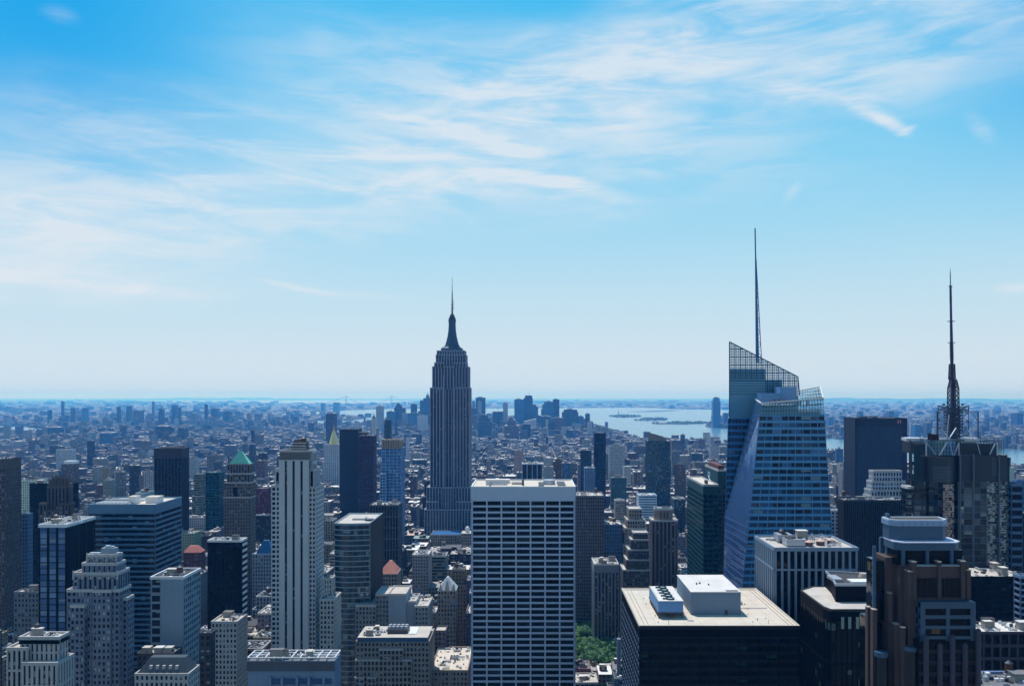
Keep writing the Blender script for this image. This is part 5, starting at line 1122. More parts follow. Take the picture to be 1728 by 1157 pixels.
# foreground bottom
Y = 420.; b = mk(415, 566, Y, 'lattice_roof_block', 'blue-grey block with a steel lattice across its roof, bottom left of centre', 'building', 24, 1160)
zt = Z(1114, Y); cw = wall((120, 142, 168), .7, .12, .2); x0, x1 = X(418, Y), X(565, Y)
m = b.part('body', cw); m.box(x0, X(532, Y), Y, Y + 12, 0, zt); m.box(X(532, Y), x1, Y - .6, Y + 12, 0, zt)
m = b.part('cap_band', wall((88, 92, 100), .8)); m.box(x0 - .2, x1 + .2, Y - 1.1, Y - .3, Z(1130, Y), zt); b.part('glass_band', wall((36, 80, 130), .25, .1, .1, .8, .3)).box(X(455, Y), X(560, Y), Y - 1.2, Y - .9, Z(1152, Y), Z(1143, Y))
for a in (455, 475, 500, 520, 545): b.part('body', cw).box(X(a, Y), X(a + 4, Y), Y - 1.4, Y, Z(1160, Y), Z(1140, Y))
m = MB(); yb_ = Y + 12; zz_ = zt + 1.2
for i in range(11): xx = x0 + (x1 - x0) * i / 10; m.box(xx - .25, xx + .25, Y, yb_, zz_, zz_ + .6)
for j in range(4): yy = Y + (yb_ - Y) * j / 3; m.box(x0, x1, yy - .25, yy + .25, zz_ + .02, zz_ + .58)
for i in range(11):
    xx = x0 + (x1 - x0) * i / 10; m.box(xx - .15, xx + .15, Y + .2, Y + .5, zt, zz_)
for i in range(10): m.bar((x0 + (x1 - x0) * i / 10, Y + 4, zz_ + .2), (x0 + (x1 - x0) * (i + 1) / 10, Y + 8, zz_ + .2), .15)
b.one('roof_lattice', m, WHITE); gear(b, x0, x1, Y + 1, Y + 11, zt, 7, random.Random(6)); b.part('roof', ROOF_G).box(x0 + .5, x1 - .5, Y + .5, yb_, zt - .1, zt + .05); b.done()
# mansard left
Y = 470.; b = mk(228, 318, Y, 'grey_mansard_block', 'low block with a dark hipped mansard roof and dormers, lower left', 'building', 36, 1160)
tower(b, rect(X(228, Y), X(318, Y), Y, Y + dep(318, 336, Y)), 0, Z(1137, Y), cream, g_std, 2.8, 3.8, 1.4, 1.6, .3, par=.6, wins=60)
d = dep(318, 336, Y); m = MB(); P = rect(X(230, Y), X(316, Y), Y + .5, Y + d - 1); Q = rect(X(246, Y), X(306, Y), Y + 5, Y + d - 5); m.prism(P, Z(1137, Y), Z(1113, Y), Q); o = b.one('mansard_roof', m, wall((74, 84, 92), .8))
for i in range(5):
    m = MB(); xx = X(252 + i * 11, Y); m.box(xx - .8, xx + .8, Y + 1.6, Y + 4, Z(1130, Y), Z(1124, Y)); m.build('dormer', cream, o, b.org)
b.done()
T('brick_stack_block', 'small dark block with a reddish plant room, above the dark mansard', 232, 292, 1104, 494, 12, wall((74, 72, 74), .85), g_std, 2.8, 3.8, 1.4, 1.6, 1115, g=4)
T('light_strip_block', 'narrow grey block with a pale chimney strip between the mansard and the punched stone block', 337, 356, 1070, 500, 6, wall((70, 72, 74), .85), g_std, 2.8, 3.8, 1.4, 1.6, 1160, g=2)
T('lower_left_steps', 'dark stepped block between the brown stone tower and the blue mirrored tower', 24, 66, 1000, 640, 10, wall((120, 124, 130), .85), g_std, 2.8, 3.8, 1.4, 1.6, 1075, g=4)
# masonry cluster bottom centre-left
Y = 620.; b = mk(598, 722, Y, 'bay_fronted_block', 'broad tan block with projecting bays and a blue glass attic, bottom centre-left', 'building', 40, 1160)
zt = Z(1082, Y); tower(b, rect(X(601, Y), X(724, Y), Y, Y + 34), 0, zt, tan, g_std, 2.9, 3.9, 1.2, 1.5, .3, wins=40, par=.5)
b.part('attic_glass', wall((44, 92, 124), .25, .1, .1, .8, .3)).box(X(603, Y), X(722, Y), Y - .5, Y + 20, zt, Z(1076, Y) + .4); b.part('roof', ROOF_L).box(X(603, Y), X(722, Y), Y - .3, Y + 30, Z(1076, Y) + .4, Z(1076, Y) + .6)
for a, c, yt in ((601, 640, 1112), (641, 681, 1094), (681, 695, 1112), (601, 616, 1140), (622, 636, 1140)): tower(b, rect(X(a, Y), X(c, Y), Y - (2.2 if yt < 1140 else 4), Y), 0, Z(yt, Y), tan, g_std, 2.7, 3.9, 1.1, 1.4, .25, par=.5, parm=cream, wins=100)
zr = Z(1076, Y) + .6
for i in range(5):
    for j in range(2): m = MB(); m.cyl(X(653 + i * 7, Y), Y + 12 + j * 5, zr + 3, zr + 5, 1.5, 1.3, 12); o = b.one('cooling_tower', m, METAL)
m = MB(); m.box(X(650, Y), X(685, Y), Y + 9, Y + 20, zr, zr + 3); b.one('plant_room', m, METALD)
gear(b, X(604, Y), X(650, Y), Y + 2, Y + 24, zr, 6, random.Random(11)); m = MB(); m.box(X(684, Y), X(700, Y), Y + 8, Y + 26, zr - .3, zr + .5); b.one('roof_deck', m, WHITE); b.done()
Y = 690.; b = mk(600, 722, Y, 'stepped_masonry_block', 'grey stepped masonry block with blank light walls, behind the bay fronted block', 'building', 40, 1075)
for a, c, yt, y0, bl_ in ((600, 634, 1022, 0, 0), (633, 655, 1005, 3, 0), (655, 684, 1004, 2, 1), (684, 700, 1018, 5, 1), (700, 722, 1024, 1, 0)): tower(b, rect(X(a, Y), X(c, Y), Y + y0, Y + 32), 0, Z(yt, Y), wall((128, 138, 142), .85) if not bl_ else conc, g_std, 2.8, 3.7, 1.3, 1.6, .3, parm=cream, wins=100 if not bl_ else 0, roof=ROOF_L, blind_edges=(0, 1) if bl_ else ())
gear(b, X(636, Y), X(722, Y), Y + 8, Y + 30, Z(1018, Y), 5, random.Random(12)); b.done()
Y = 760.; b = mk(739, 771, Y, 'gabled_gothic_tower', 'narrow gothic tower with steep white gables, left of the gridded tower', 'building', 30, 1075)
tower(b, rect(X(739, Y), X(769, Y), Y, Y + 18), 0, Z(996, Y), tan, g_std, 2.6, 3.9, 1.4, 1.7, .3, wins=90, par=.3)
m = MB(); xa, xb = X(738, Y), X(770, Y); m.prism(rect(xa, xb, Y - .5, Y + 18.5), Z(996, Y), Z(976, Y), rect((xa + xb) / 2 - .6, (xa + xb) / 2 + .6, Y + 6, Y + 12)); ro = b.one('steep_roof', m, wall((190, 200, 206), .8))
for a, c in ((739, 748), (750, 759), (761, 769)):
    m = MB(); p0, p1 = X(a, Y), X(c, Y); yy = Y - .9; zz0 = Z(997, Y); zz1 = Z(985 if a != 750 else 979, Y); m.hexa([(p0, yy, zz0), (p1, yy, zz0), (p1, Y + 5, zz0), (p0, Y + 5, zz0)], [((p0 + p1) / 2 - .1, yy, zz1), ((p0 + p1) / 2 + .1, yy, zz1), ((p0 + p1) / 2 + .1, Y + 5, zz1), ((p0 + p1) / 2 - .1, Y + 5, zz1)]); m.build('gable', cream, ro, b.org)
b.done()
Y = 640.; b = T('terrace_roof_block', 'low block with a sunny cream roof terrace, bottom left of the gridded tower', 726, 789, 1132, Y, 60, tan, g_std, 2.8, 3.8, 1.3, 1.6, 1160, wins=40, g=9, roof=ROOF_T)
T('small_cube_tower', 'small plain grey stair tower beside the cream roof terrace', 733, 752, 1065, 700, 14, wall((100, 98, 104), .85), g_std, 3, 4, 1.4, 1.8, 1130, g=0)
Y = 800.; b = mk(634, 676, Y, 'orange_hip_block', 'masonry block with a salmon-orange hipped roof', 'building', 30, 1000)
tower(b, rect(X(636, Y), X(670, Y), Y, Y + 24), 0, Z(968, Y), tan, g_std, 2.6, 3.8, 1.2, 1.5, .3, par=.3); m = MB(); m.prism(rect(X(637, Y), X(670, Y), Y, Y + 24), Z(968, Y), Z(949, Y), rect(X(654, Y), X(658, Y), Y + 10, Y + 14)); b.one('hipped_roof', m, wall((190, 128, 110), .85)); b.done()
T('left_edge_strip', 'narrow grey-blue block seen between the brown stone tower and the black slab at left', 33, 47, 868, 850, 8, wall((90, 120, 150), .6), g_blu, 3, 4, 1, 1.6, 1000, g=1)
Y = 880.; b = mk(310, 345, Y, 'red_roof_block', 'dark brick block with a salmon-red pitched roof, behind the black office slab', 'building', 26, 960)
tower(b, rect(X(310, Y), X(337, Y), Y, Y + 14), 0, Z(932, Y), redb, g_std, 2.8, 3.8, 1.3, 1.6, .3, par=.3); m = MB(); m.prism(rect(X(309, Y), X(338, Y), Y - .5, Y + 14.5), Z(932, Y), Z(922, Y), rect(X(316, Y), X(330, Y), Y + 5, Y + 9)); b.one('pitched_roof', m, wall((186, 118, 108), .85)); b.done()
Y = 880.; b = mk(424, 458, Y, 'blue_hip_block', 'stone block with a bright blue hipped roof, left of the ribbed white tower', 'building', 26, 965)
tower(b, rect(X(426, Y), X(458, Y), Y, Y + 16), 0, Z(935, Y), wall((130, 142, 156), .85), g_std, 2.8, 3.8, 1.3, 1.6, .3, par=.6); m = MB(); m.prism(rect(X(431, Y), X(459, Y), Y + 1, Y + 15), Z(935, Y), Z(913, Y), rect(X(441, Y), X(450, Y), Y + 6, Y + 10)); b.one('hipped_roof', m, wall((40, 100, 146), .5)); b.done()
Y = 1180.; b = T('blue_canopy_block', 'low block with a long bright blue roof in front of the stepped skyscraper', 727, 778, 903, Y, 40, tan, g_std, 3, 4, 1.3, 1.6, 925, g=0, fin=False, roof=wall((40, 98, 150), .5)); b.done()
Y = 1150.; b = mk(778, 797, Y, 'domed_block', 'low block with a small white dome beside the gridded tower', 'building', 30, 912)
tower(b, rect(X(778, Y), X(799, Y), Y, Y + 24), 0, Z(900, Y), tan, g_std, 3, 4, 1.3, 1.6, .3, par=.4); m = MB(); xx = X(788, Y)
m.cyl(xx, Y + 10, Z(900, Y), Z(893, Y), 3, 3, 12); m.cyl(xx, Y + 10, Z(893, Y), Z(890.5, Y), 3.2, 2.2, 12); m.cyl(xx, Y + 10, Z(890.5, Y), Z(889, Y), 2.2, .4, 12); b.one('dome', m, WHITE); b.done()

# ------------------------------------------------------------------ mid-distance and far towers, one by one
def winwall(c, bay=3.4, flr=3.8, fu=.5, fv=.55, tone=False, wc=(26, 30, 38)):
    """masonry with small regular windows, for buildings too far off to model every opening"""
    k = ('ww', c, bay, flr, fu, fv, tone)
    if k in MC: return MC[k]
    m, t, p = newmat('windowed_facade'); pos = geo(t); x, y, z = t.sep(pos); g = t.new('ShaderNodeNewGeometry'); nx, ny, nz = t.sep(g.outputs['True Normal'])
    u = t.m('ADD', t.m('MULTIPLY', x, t.m('ABSOLUTE', ny)), t.m('MULTIPLY', y, t.m('ABSOLUTE', nx)))
    u = t.m('DIVIDE', u, bay); v = t.m('DIVIDE', z, flr)
    w_ = t.m('MULTIPLY', t.m('LESS_THAN', t.m('FRACT', u), fu), t.m('LESS_THAN', t.m('FRACT', v), fv))
    w_ = t.m('MULTIPLY', w_, t.m('LESS_THAN', t.m('ABSOLUTE', nz), .5))
    wn = t.new('ShaderNodeTexWhiteNoise'); t.l.new(t.comb(t.m('FLOOR', u), t.m('FLOOR', v), 1.0), wn.inputs['Vector'])
    wcol = t.mix(t.m('GREATER_THAN', wn.outputs['Value'], .86), lin(*wc), lin(130, 140, 150))
    if tone:
        at = t.new('ShaderNodeAttribute', attribute_name='tone'); body = at.outputs['Color']
    else: body = lin(*c)
    n_ = t.noise(pos, .05, 4); body = t.mix(t.m('MULTIPLY', n_, .5), body, t.mix(1.0, body, (.55, .55, .55, 1), 'MULTIPLY'))
    t.l.new(t.mix(t.m('MULTIPLY', w_, .9), body, wcol), p.inputs['Base Color'])
    t.l.new(t.m('SUBTRACT', .85, t.m('MULTIPLY', w_, .6)), p.inputs['Roughness'])
    MC[k] = m; return m
PAL = {'slate': (70, 80, 96), 'brown': (104, 84, 74), 'pale': (170, 174, 180), 'grey': (120, 124, 128), 'dark': (48, 52, 62), 'tan': (150, 136, 118), 'glassy blue': (70, 110, 150), 'red brick': (128, 80, 68), 'white': (205, 208, 212), 'green glass': (60, 104, 108)}
def far(p0, p1, py, Y, c, label, d=None, steps=(), group=None, crown=None, base=None, cat='high-rise', slope=0):
    d = min(d or 1e9, (X(p1, Y) - X(p0, Y)) * (.5 if Y < 3000 else .9))
    if p1 < VP: sh_ = lambda q: VP - (VP - q) * (1 + d / Y)
    elif p0 > VP: sh_ = lambda q: VP + (q - VP) * (1 + d / Y)
    else: sh_ = lambda q: q
    w0_ = p1 - p0
    if p1 < VP and sh_(p1) > p0 + .4 * w0_: dl_ = p1 - sh_(p1); p1 -= dl_; steps = tuple((a_, c_ - dl_, y_) for a_, c_, y_ in steps)
    elif p0 > VP and sh_(p0) < p1 - .4 * w0_: dl_ = sh_(p0) - p0; p0 += dl_; steps = tuple((a_ + dl_, c_, y_) for a_, c_, y_ in steps)
    b = mk(p0, p1, Y, 'high_rise', label, cat, d, None, group); wmt = winwall(PAL[c], 3.4 if Y < 3000 else 5.5, 3.8 if Y < 3000 else 6)
    m = b.part('body', wmt); rf = b.part('roof', random.Random(int(p0 * 7 + py)).choice(ROOFS)); z = Z(py, Y)
    zb = z if not steps else Z(steps[0][2], Y)
    segs = [(p0, p1, 0, z)] if not steps else []
    if steps:
        zprev = 0
        for (a, c_, yy) in steps: segs.append((a, c_, zprev, Z(yy, Y))); zprev = Z(yy, Y)
        segs.append(((steps[-1][0] + 0), steps[-1][1], zprev, zprev + .5)) if False else None
    for i, (a, c_, z0, z1) in enumerate(segs):
        P = rect(X(a, Y), X(c_, Y), Y + i * d * .06, Y + d * (1 - i * .06))
        if slope and i == len(segs) - 1:
            r0 = [(x_, y_, z0) for x_, y_ in P]; s_ = slope * Y / F; r1 = [(P[0][0], P[0][1], z1 - max(0, -s_)), (P[1][0], P[1][1], z1 - max(0, s_)), (P[2][0], P[2][1], z1 - max(0, s_)), (P[3][0], P[3][1], z1 - max(0, -s_))]
            m.hexa(r0, r1)
        else:
            m.prism(P, z0, z1); rf.prism(inset(P, .3), z1, z1 + .4)
    a, c_, _, z1 = segs[-1]; w_ = X(c_, Y) - X(a, Y)
    if not slope and not crown and w_ > 8:
        q = b.part('roof_bulkhead', PENT); xx = X(a, Y) + w_ * .25; q.box(xx, xx + w_ * .4, Y + d * .3, Y + d * .6, z1 + .4, z1 + 4 + w_ * .04)
    if crown == 'spire':
        q = b.part('spire', wall((120, 140, 150), .6)); xm_ = (X(a, Y) + X(c_, Y)) / 2; q.prism(rect(X(a, Y), X(c_, Y), Y + d * .3, Y + d * .7), z1, z1 + w_ * .9, rect(xm_ - 1, xm_ + 1, Y + d * .49, Y + d * .51)); q.cyl(xm_, Y + d * .5, z1 + w_ * .8, z1 + w_ * 1.5, 1.2, .2, 6)
    if crown == 'crane':
        q = b.part('crane', METALD); xm_ = X(a, Y) + w_ * .6; q.bar((xm_, Y + d / 2, z1), (xm_, Y + d / 2, z1 + 22), 1); q.bar((xm_ - 6, Y + d / 2, z1 + 12), (xm_ + 10, Y + d / 2, z1 + 34), .8); q.bar((xm_, Y + d / 2, z1 + 22), (xm_ - 14, Y + d / 2, z1 + 20), .8)
    if crown == 'flat': b.part('crown_band', WHITE).prism(inset(rect(X(a, Y), X(c_, Y), Y, Y + d), -.4), z1 - 5, z1 + .6)
    b.done(); return b
DT = 'in the hazy downtown skyline'
far(634.5, 648, 685, 5600, 'pale', 'pale slab ' + DT + ' beside the small black tower', 60)
far(652, 667, 694, 5900, 'glassy blue', 'blue-grey slab ' + DT + ' with the small black tower before it')
far(666, 679, 681, 6000, 'slate', 'tower with a small stepped cap ' + DT + ' left of centre', steps=((665, 685, 688), (667, 679, 684), (669, 676, 681)))
far(678, 691, 697, 5700, 'pale', 'low pale slab ' + DT + ' between the capped tower and the flat-topped tower')
far(693, 704, 682, 6200, 'slate', 'flat-topped dark tower ' + DT + ', just right of the capped tower')
far(688, 710, 697, 5600, 'glassy blue', 'wide low block ' + DT + ' below the flat-topped dark tower')
far(708.5, 727, 672, 6400, 'slate', 'gable-topped hazy downtown tower touching the left of the stepped skyscraper', steps=((708.5, 730, 675), (714, 728, 671.5), (718.5, 725, 667)), crown='spire')
far(704, 722, 701, 5200, 'white', 'pale wide block ' + DT + ' below the gabled tower')
far(791, 807, 689, 5800, 'slate', 'purple-blue slab ' + DT + ', touching the right of the stepped skyscraper')
far(797, 801.5, 676.5, 6500, 'grey', 'very thin tower ' + DT + ' right of the stepped skyscraper')
far(802.5, 819.5, 670.5, 6300, 'slate', 'largest flat-topped block ' + DT + ' right of the stepped skyscraper')
far(806, 812.5, 677, 6000, 'pale', 'pale thin tower set before the largest flat-topped downtown block')
far(807, 829, 703, 5000, 'slate', 'dark stepped hulk before the largest flat-topped downtown block', steps=((806, 831, 712), (808, 828, 705), (809, 824, 700)))
far(831, 848, 694, 6000, 'dark', 'dark low block with rooftop cranes ' + DT, crown='crane')
far(849, 857, 679.5, 6300, 'pale', 'slim pale tower ' + DT + ', alone against the water')
far(868, 884, 673.5, 6300, 'glassy blue', 'square blue tower ' + DT + ' left of the crane-topped tower')
far(884, 898.5, 667, 6500, 'dark', 'tallest downtown tower in the distance with a crane on top', steps=((884, 899, 671), (886, 898, 667)), crown='crane')
far(898, 908, 686, 6200, 'slate', 'narrow slab right of the crane-topped downtown tower', steps=((899, 908, 686), (899, 905, 683)))
far(884, 905, 706, 5700, 'white', 'pale slant-roofed block below the crane-topped downtown tower', slope=-5)
far(882, 895, 715, 4800, 'dark', 'small dark block below the pale slant-roofed downtown block')
far(852, 874, 712, 4700, 'brown', 'broad low stone hulk between the slim pale tower and the small dark block', steps=((851, 876, 718), (856, 870, 708), (858, 866, 704)))
far(914, 934, 677.5, 5900, 'glassy blue', 'largest slope-shouldered downtown tower right of the crane-topped tower', steps=((913, 935, 690), (915, 934, 682), (918, 934, 677.5)))
far(933, 944, 673.5, 6000, 'slate', 'tall flat slab attached right of the slope-shouldered downtown tower')
far(913, 929, 702, 5300, 'slate', 'block at the foot of the slope-shouldered downtown tower')
far(930, 952, 705, 5200, 'brown', 'low brownish block between the two big blue downtown towers')
far(949, 975, 691, 5800, 'slate', 'broad dark block with clipped corners at the right end of downtown', steps=((948, 976, 695), (951, 974, 691)))
far(975, 985, 702, 5800, 'glassy blue', 'small low block right of the clipped-corner downtown block')
far(987.5, 995.5, 698, 5600, 'dark', 'narrow dark tower at the water edge of downtown')
far(994, 1001, 711, 5500, 'dark', 'last low dark tower of downtown, beside the harbour')
far(1200.5, 1216, 671, 6800, 'glassy blue', 'lone blue tower on the far shore of the harbour', 60, steps=((1200, 1216.5, 700), (1200.5, 1216, 677), (1201.5, 1215, 673.5), (1202.5, 1214.5, 670.5)))
far(1219, 1229, 697, 7200, 'slate', 'low block on the far shore right of the lone blue tower')
BR = 'among the far left rooftops'
for a, c, yy, Yk, cc, l in ((103, 109, 677, 8200, 'slate', 'thinnest tall tower ' + BR + ', first from the left'), (138, 150, 688, 7600, 'glassy blue', 'wide blue slab ' + BR + ' right of the thinnest tower'), (119, 127, 688, 7600, 'slate', 'small slab ' + BR + ' directly right of the thinnest tower'), (80, 88, 692, 7400, 'dark', 'squat dark block ' + BR + ' left of the thinnest tower'),
        (197, 204, 686, 7300, 'slate', 'left one of the twin slabs ' + BR), (213, 223, 685, 7300, 'slate', 'right one of the twin slabs ' + BR), (224, 243, 693, 7200, 'brown', 'brownish wide block ' + BR + ' beside the twin slabs'), (256.5, 261, 678, 8600, 'slate', 'thin clock-like tower with a pale tip ' + BR), (267.5, 278, 690, 7200, 'dark', 'small dark slab ' + BR + ' beside the thin pale-tipped tower'),
        (289.5, 301, 683, 7600, 'glassy blue', 'largest blue block ' + BR + ', above the dark brown tower'), (301, 306, 687, 7500, 'slate', 'narrow slab leaning on the largest far left blue block'), (322, 329, 697, 7400, 'grey', 'grey slab ' + BR + ' right of the dark brown tower'), (345, 351, 682, 7600, 'dark', 'slim dark tower ' + BR + ' above the copper pyramid'),
        (356, 371, 689, 7500, 'slate', 'broad slab ' + BR + ' right of the slim dark tower'), (376, 392, 694, 7300, 'slate', 'square block ' + BR + ' above the ribbed white tower left shoulder'), (416, 426, 697, 7200, 'tan', 'tan bridge-side block in the distance left of centre'), (493, 505, 702, 7800, 'slate', 'low block above the pond-like inlet left of centre'), (541, 549, 680, 14000, 'slate', 'far flat tower on the horizon above the dark distant slab'), (562, 574, 679, 14000, 'slate', 'far flat block on the horizon, right of the other horizon tower'),
        (80, 108, 721, 5200, 'dark', 'long dark block beyond the far left inlet'), (147, 161, 729, 4000, 'pale', 'left slab of the pale project towers'), (168, 200, 730, 4000, 'glassy blue', 'broad pale-blue slab row among the project towers'), (205, 213, 718, 4600, 'slate', 'thin slate block above the project towers'), (262, 290, 719, 4500, 'dark', 'long dark project slab at left'), (300, 318, 722, 4400, 'slate', 'slate project slab above the dark brown tower'),
        (147, 160, 743, 2700, 'dark', 'round-topped dark tower before the project towers'), (108, 133, 778, 1700, 'brown', 'purple-brown tower with a pale cap behind the gothic crown'), (195, 213, 796, 1500, 'grey', 'grey slab behind the ribbon window office'), (218, 238, 785, 1650, 'dark', 'dark slab behind the ribbon window office'), (243, 259, 796, 1500, 'pale', 'pale block left of the dark brown tower'), (172, 190, 790, 1700, 'tan', 'tan block with tanks behind the ribbon window office'),
        (349, 376, 769, 2100, 'grey', 'wide grey slab behind the green glass block'), (318, 336, 772, 2300, 'pale', 'pale slab right of the dark brown tower'), (420, 432, 749, 2500, 'slate', 'slate tower right of the copper pyramid'), (436, 452, 764, 2200, 'dark', 'dark square block between the copper pyramid and the ribbed white tower'), (424, 430, 726, 3400, 'dark', 'thin dark tower above the copper pyramid tower'),
        (550, 569, 697.5, 3600, 'slate', 'dark distant slab standing above the golden pyramid'), (648.5, 661, 708.5, 2300, 'dark', 'small black tower above the slim pale blue tower'), (627, 635, 706, 2500, 'white', 'white campanile with a gold tip above the purple-brown tower'), (685, 691, 738, 3000, 'white', 'small white tower left of the stepped skyscraper'),
        (937, 947.5, 774, 1650, 'brown', 'narrow brown slab behind the gridded tower roof'), (948, 963, 781, 1650, 'glassy blue', 'bluish block beside the narrow brown slab'), (917, 934, 787, 1750, 'pale', 'pale gridded block beside the striped dark block'), (1027, 1054, 752, 2200, 'pale', 'wide pale-blue apartment slab right of the near-black rounded tower'),
        (1030, 1057, 806, 1450, 'green glass', 'teal glass tower right of the near-black rounded tower'), (1132, 1147, 761, 2400, 'grey', 'grey slab right of the slant-roofed tower'), (1138, 1157, 784, 1700, 'brown', 'brown slab right of the slant-roofed tower'), (1197, 1213, 752, 2600, 'pale', 'pale slab above the lettered green tower'), (1148, 1156, 733, 3600, 'slate', 'blue slab at the river edge right of the slant-roofed tower'), (1131, 1149, 742, 3300, 'brown', 'long brick warehouse at the river edge'),
        (1176, 1190, 741, 3500, 'brown', 'dark warehouse tower at the river edge'), (1085, 1094, 770, 2300, 'tan', 'tan block left of the slant-roofed tower'), (1165, 1186, 765, 2700, 'dark', 'dark brick slab above the green glass wing'),
        (1395, 1407, 703, 6500, 'glassy blue', 'blue slab on the far bank right of the faceted glass tower'), (1409, 1423, 757, 2600, 'glassy blue', 'light blue slab on the near bank left of the dark framed slab'), (1446, 1457, 694, 7000, 'slate', 'rounded block on the horizon above the dark framed slab, left one'), (1495, 1509, 693, 7000, 'slate', 'rounded block on the horizon above the dark framed slab, right one'),
        (1537, 1554, 716, 4600, 'glassy blue', 'pair-like blue slab right of the dark framed slab'), (1558, 1573, 713, 4700, 'slate', 'slate slab left of the lattice antenna'), (1534, 1543, 709, 5000, 'pale', 'pale slab edge right of the dark framed slab'), (1684, 1699, 701, 7000, 'slate', 'hazy slab group right of the lattice antenna, left one'), (1706, 1727, 697, 7000, 'dark', 'hazy dark slab group at the right edge'), (1572, 1584, 722, 4500, 'pale', 'small pale slab left of the lattice antenna')):
    far(a, c, yy, Yk, cc, l, crown='spire' if 'campanile' in l or 'tip' in l else ('flat' if 'pale cap' in l else None))

# statue, bridges
Y = 10500.; b = mk(1041, 1046, Y, 'statue', 'tiny robed statue with a raised arm on its island pedestal in the harbour', 'statue', 12)
x = X(1043.6, Y); k = Y / F; st = wall((90, 140, 130), .6)
m = MB(); m.prism(rect(x - 16, x + 16, Y, Y + 30), 0, Z(701.5, Y) + 8, rect(x - 14, x + 14, Y + 2, Y + 28)); m.prism(rect(x - 8, x + 8, Y + 6, Y + 22), Z(701.5, Y) + 8, Z(698, Y), rect(x - 6, x + 6, Y + 8, Y + 20)); b.one('pedestal', m, cream)
m = MB()
for z0, z1, r0, r1 in ((0, .4, 6.5, 5.5), (.4, .7, 5.5, 4.4), (.7, .82, 4.4, 2), (.82, .95, 2.4, 1.8)): zz0 = Z(698, Y) + z0 * 36; m.cyl(x, Y + 14, zz0, Z(698, Y) + z1 * 36, r0, r1, 10)
m.bar((x + 3, Y + 14, Z(698, Y) + 26), (x + 6, Y + 14, Z(698, Y) + 44), 1.4, 1.2, 6); m.cyl(x + 6, Y + 14, Z(698, Y) + 43, Z(698, Y) + 47, 2.2, 1, 8); b.one('figure', m, st); b.done()
def bridge(pa, pb, Ya, Yb, ztop, zdeck, name, label, ext=1.0, leg=8, mat=METALD):
    xa, xb = X(pa, Ya), X(pb, Yb); bb = Bld(name, label, 'bridge', min(xa, xb) - 20, max(xa, xb) + 20, min(Ya, Yb), max(Ya, Yb) + 20)
    d = Vector((xb - xa, Yb - Ya, 0)); L = d.length; d.normalize(); nrm = Vector((-d.y, d.x, 0))
    for (tx, ty) in ((xa, Ya), (xb, Yb)):
        m = MB(); c = Vector((tx, ty, 0))
        for s in (-1, 1): m.bar(c + nrm * s * leg * 1.6, c + nrm * s * leg * 1.2 + Vector((0, 0, ztop)), leg * .5, leg * .4)
        for zf in (.97, .62, .3): m.bar(c - nrm * leg * 1.4 + Vector((0, 0, ztop * zf)), c + nrm * leg * 1.4 + Vector((0, 0, ztop * zf)), leg * .4)
        bb.one('bridge_tower', m, mat)
    m = MB(); A0 = Vector((xa, Ya, zdeck)); B0 = Vector((xb, Yb, zdeck)); m.bar(A0 - d * L * ext, B0 + d * L * ext, 6, n=4); bb.one('deck', m, mat)
    m = MB(); n = 24
    for s in (-1, 1):
        o_ = nrm * s * leg * 1.2; P = []
        for i in range(-n // 2, n + n // 2 + 1):
            t_ = i / n
            if 0 <= t_ <= 1: z_ = zdeck + 6 + (ztop - zdeck - 6) * (2 * t_ - 1) ** 2
            else: e_ = (-t_ if t_ < 0 else t_ - 1) * 2; z_ = ztop + (zdeck - ztop) * min(1, e_)
            P.append(Vector((xa, Ya, z_)) + d * L * t_ + o_)
        for a_, c_ in zip(P, P[1:]): m.bar(a_, c_, 1.6)
    bb.one('cables', m, mat); bb.done()
bridge(584, 661, 17500, 18500, 258, 70, 'suspension_bridge', 'faint twin-towered suspension bridge on the horizon left of the stepped skyscraper', .6, 9)
bridge(418, 352, 5800, 6300, 98, 42, 'suspension_bridge', 'blue steel suspension bridge across the river, left of the ribbed white tower', .5, 10, wall((70, 100, 130), .5))
bridge(356, 300, 7000, 7600, 92, 40, 'suspension_bridge', 'farther stone and cable bridge beyond the steel suspension bridge', .5, 9, wall((120, 110, 100), .7))

# ------------------------------------------------------------------ the ordinary blocks: nearest ones each its own building
rng = random.Random(20)
COLS = [('grey', (126, 128, 130)), ('tan', (136, 126, 114)), ('brown', (98, 82, 74)), ('red brick', (124, 78, 66)), ('cream', (164, 160, 152)), ('slate', (74, 82, 94)), ('white', (190, 194, 198)), ('dark', (52, 52, 58)), ('blue-grey', (96, 112, 134))]
WTS = [5, 5, 4, 1.6, 5, 3, 3, 3, 3]
RN = [('a pale roof', ROOF_L), ('a bright white roof', ROOF_W), ('a dark roof', ROOF_D), ('a grey roof', ROOF_G)]
PARKR = (X(960, 820), X(1062, 905), 766, 903)
def clash(x0, x1, y0, y1, g=2):
    for a, c, e_, f_ in TAKEN:
        if x0 < c + g and x1 > a - g and y0 < f_ + g and y1 > e_ - g: return True
    return x0 < PARKR[1] and x1 > PARKR[0] and y0 < PARKR[3] and y1 > PARKR[2]
def cap(x0, x1, y0, y1):
    """highest roof that leaves the named towers behind it in view"""
    z = 1e9; p0 = min(X2(x0, y0), X2(x0, y1)); p1 = max(X2(x1, y0), X2(x1, y1))
    for a, c, Yv, vb in VIS:
        if Yv > y0 - 30 and p0 < c - 1 and p1 > a + 1: z = min(z, CZ - (vb - H0) * y0 / F)
    if p0 < 1040 and p1 > 968 and y0 < 905: z = min(z, CZ - (1128 - H0) * y0 / F if y0 < 770 else 20)
    return z
def inview(x0, x1, y, m=40): return X2(x1, y) > -m and X2(x0, y) < 1728 + m
plots = []
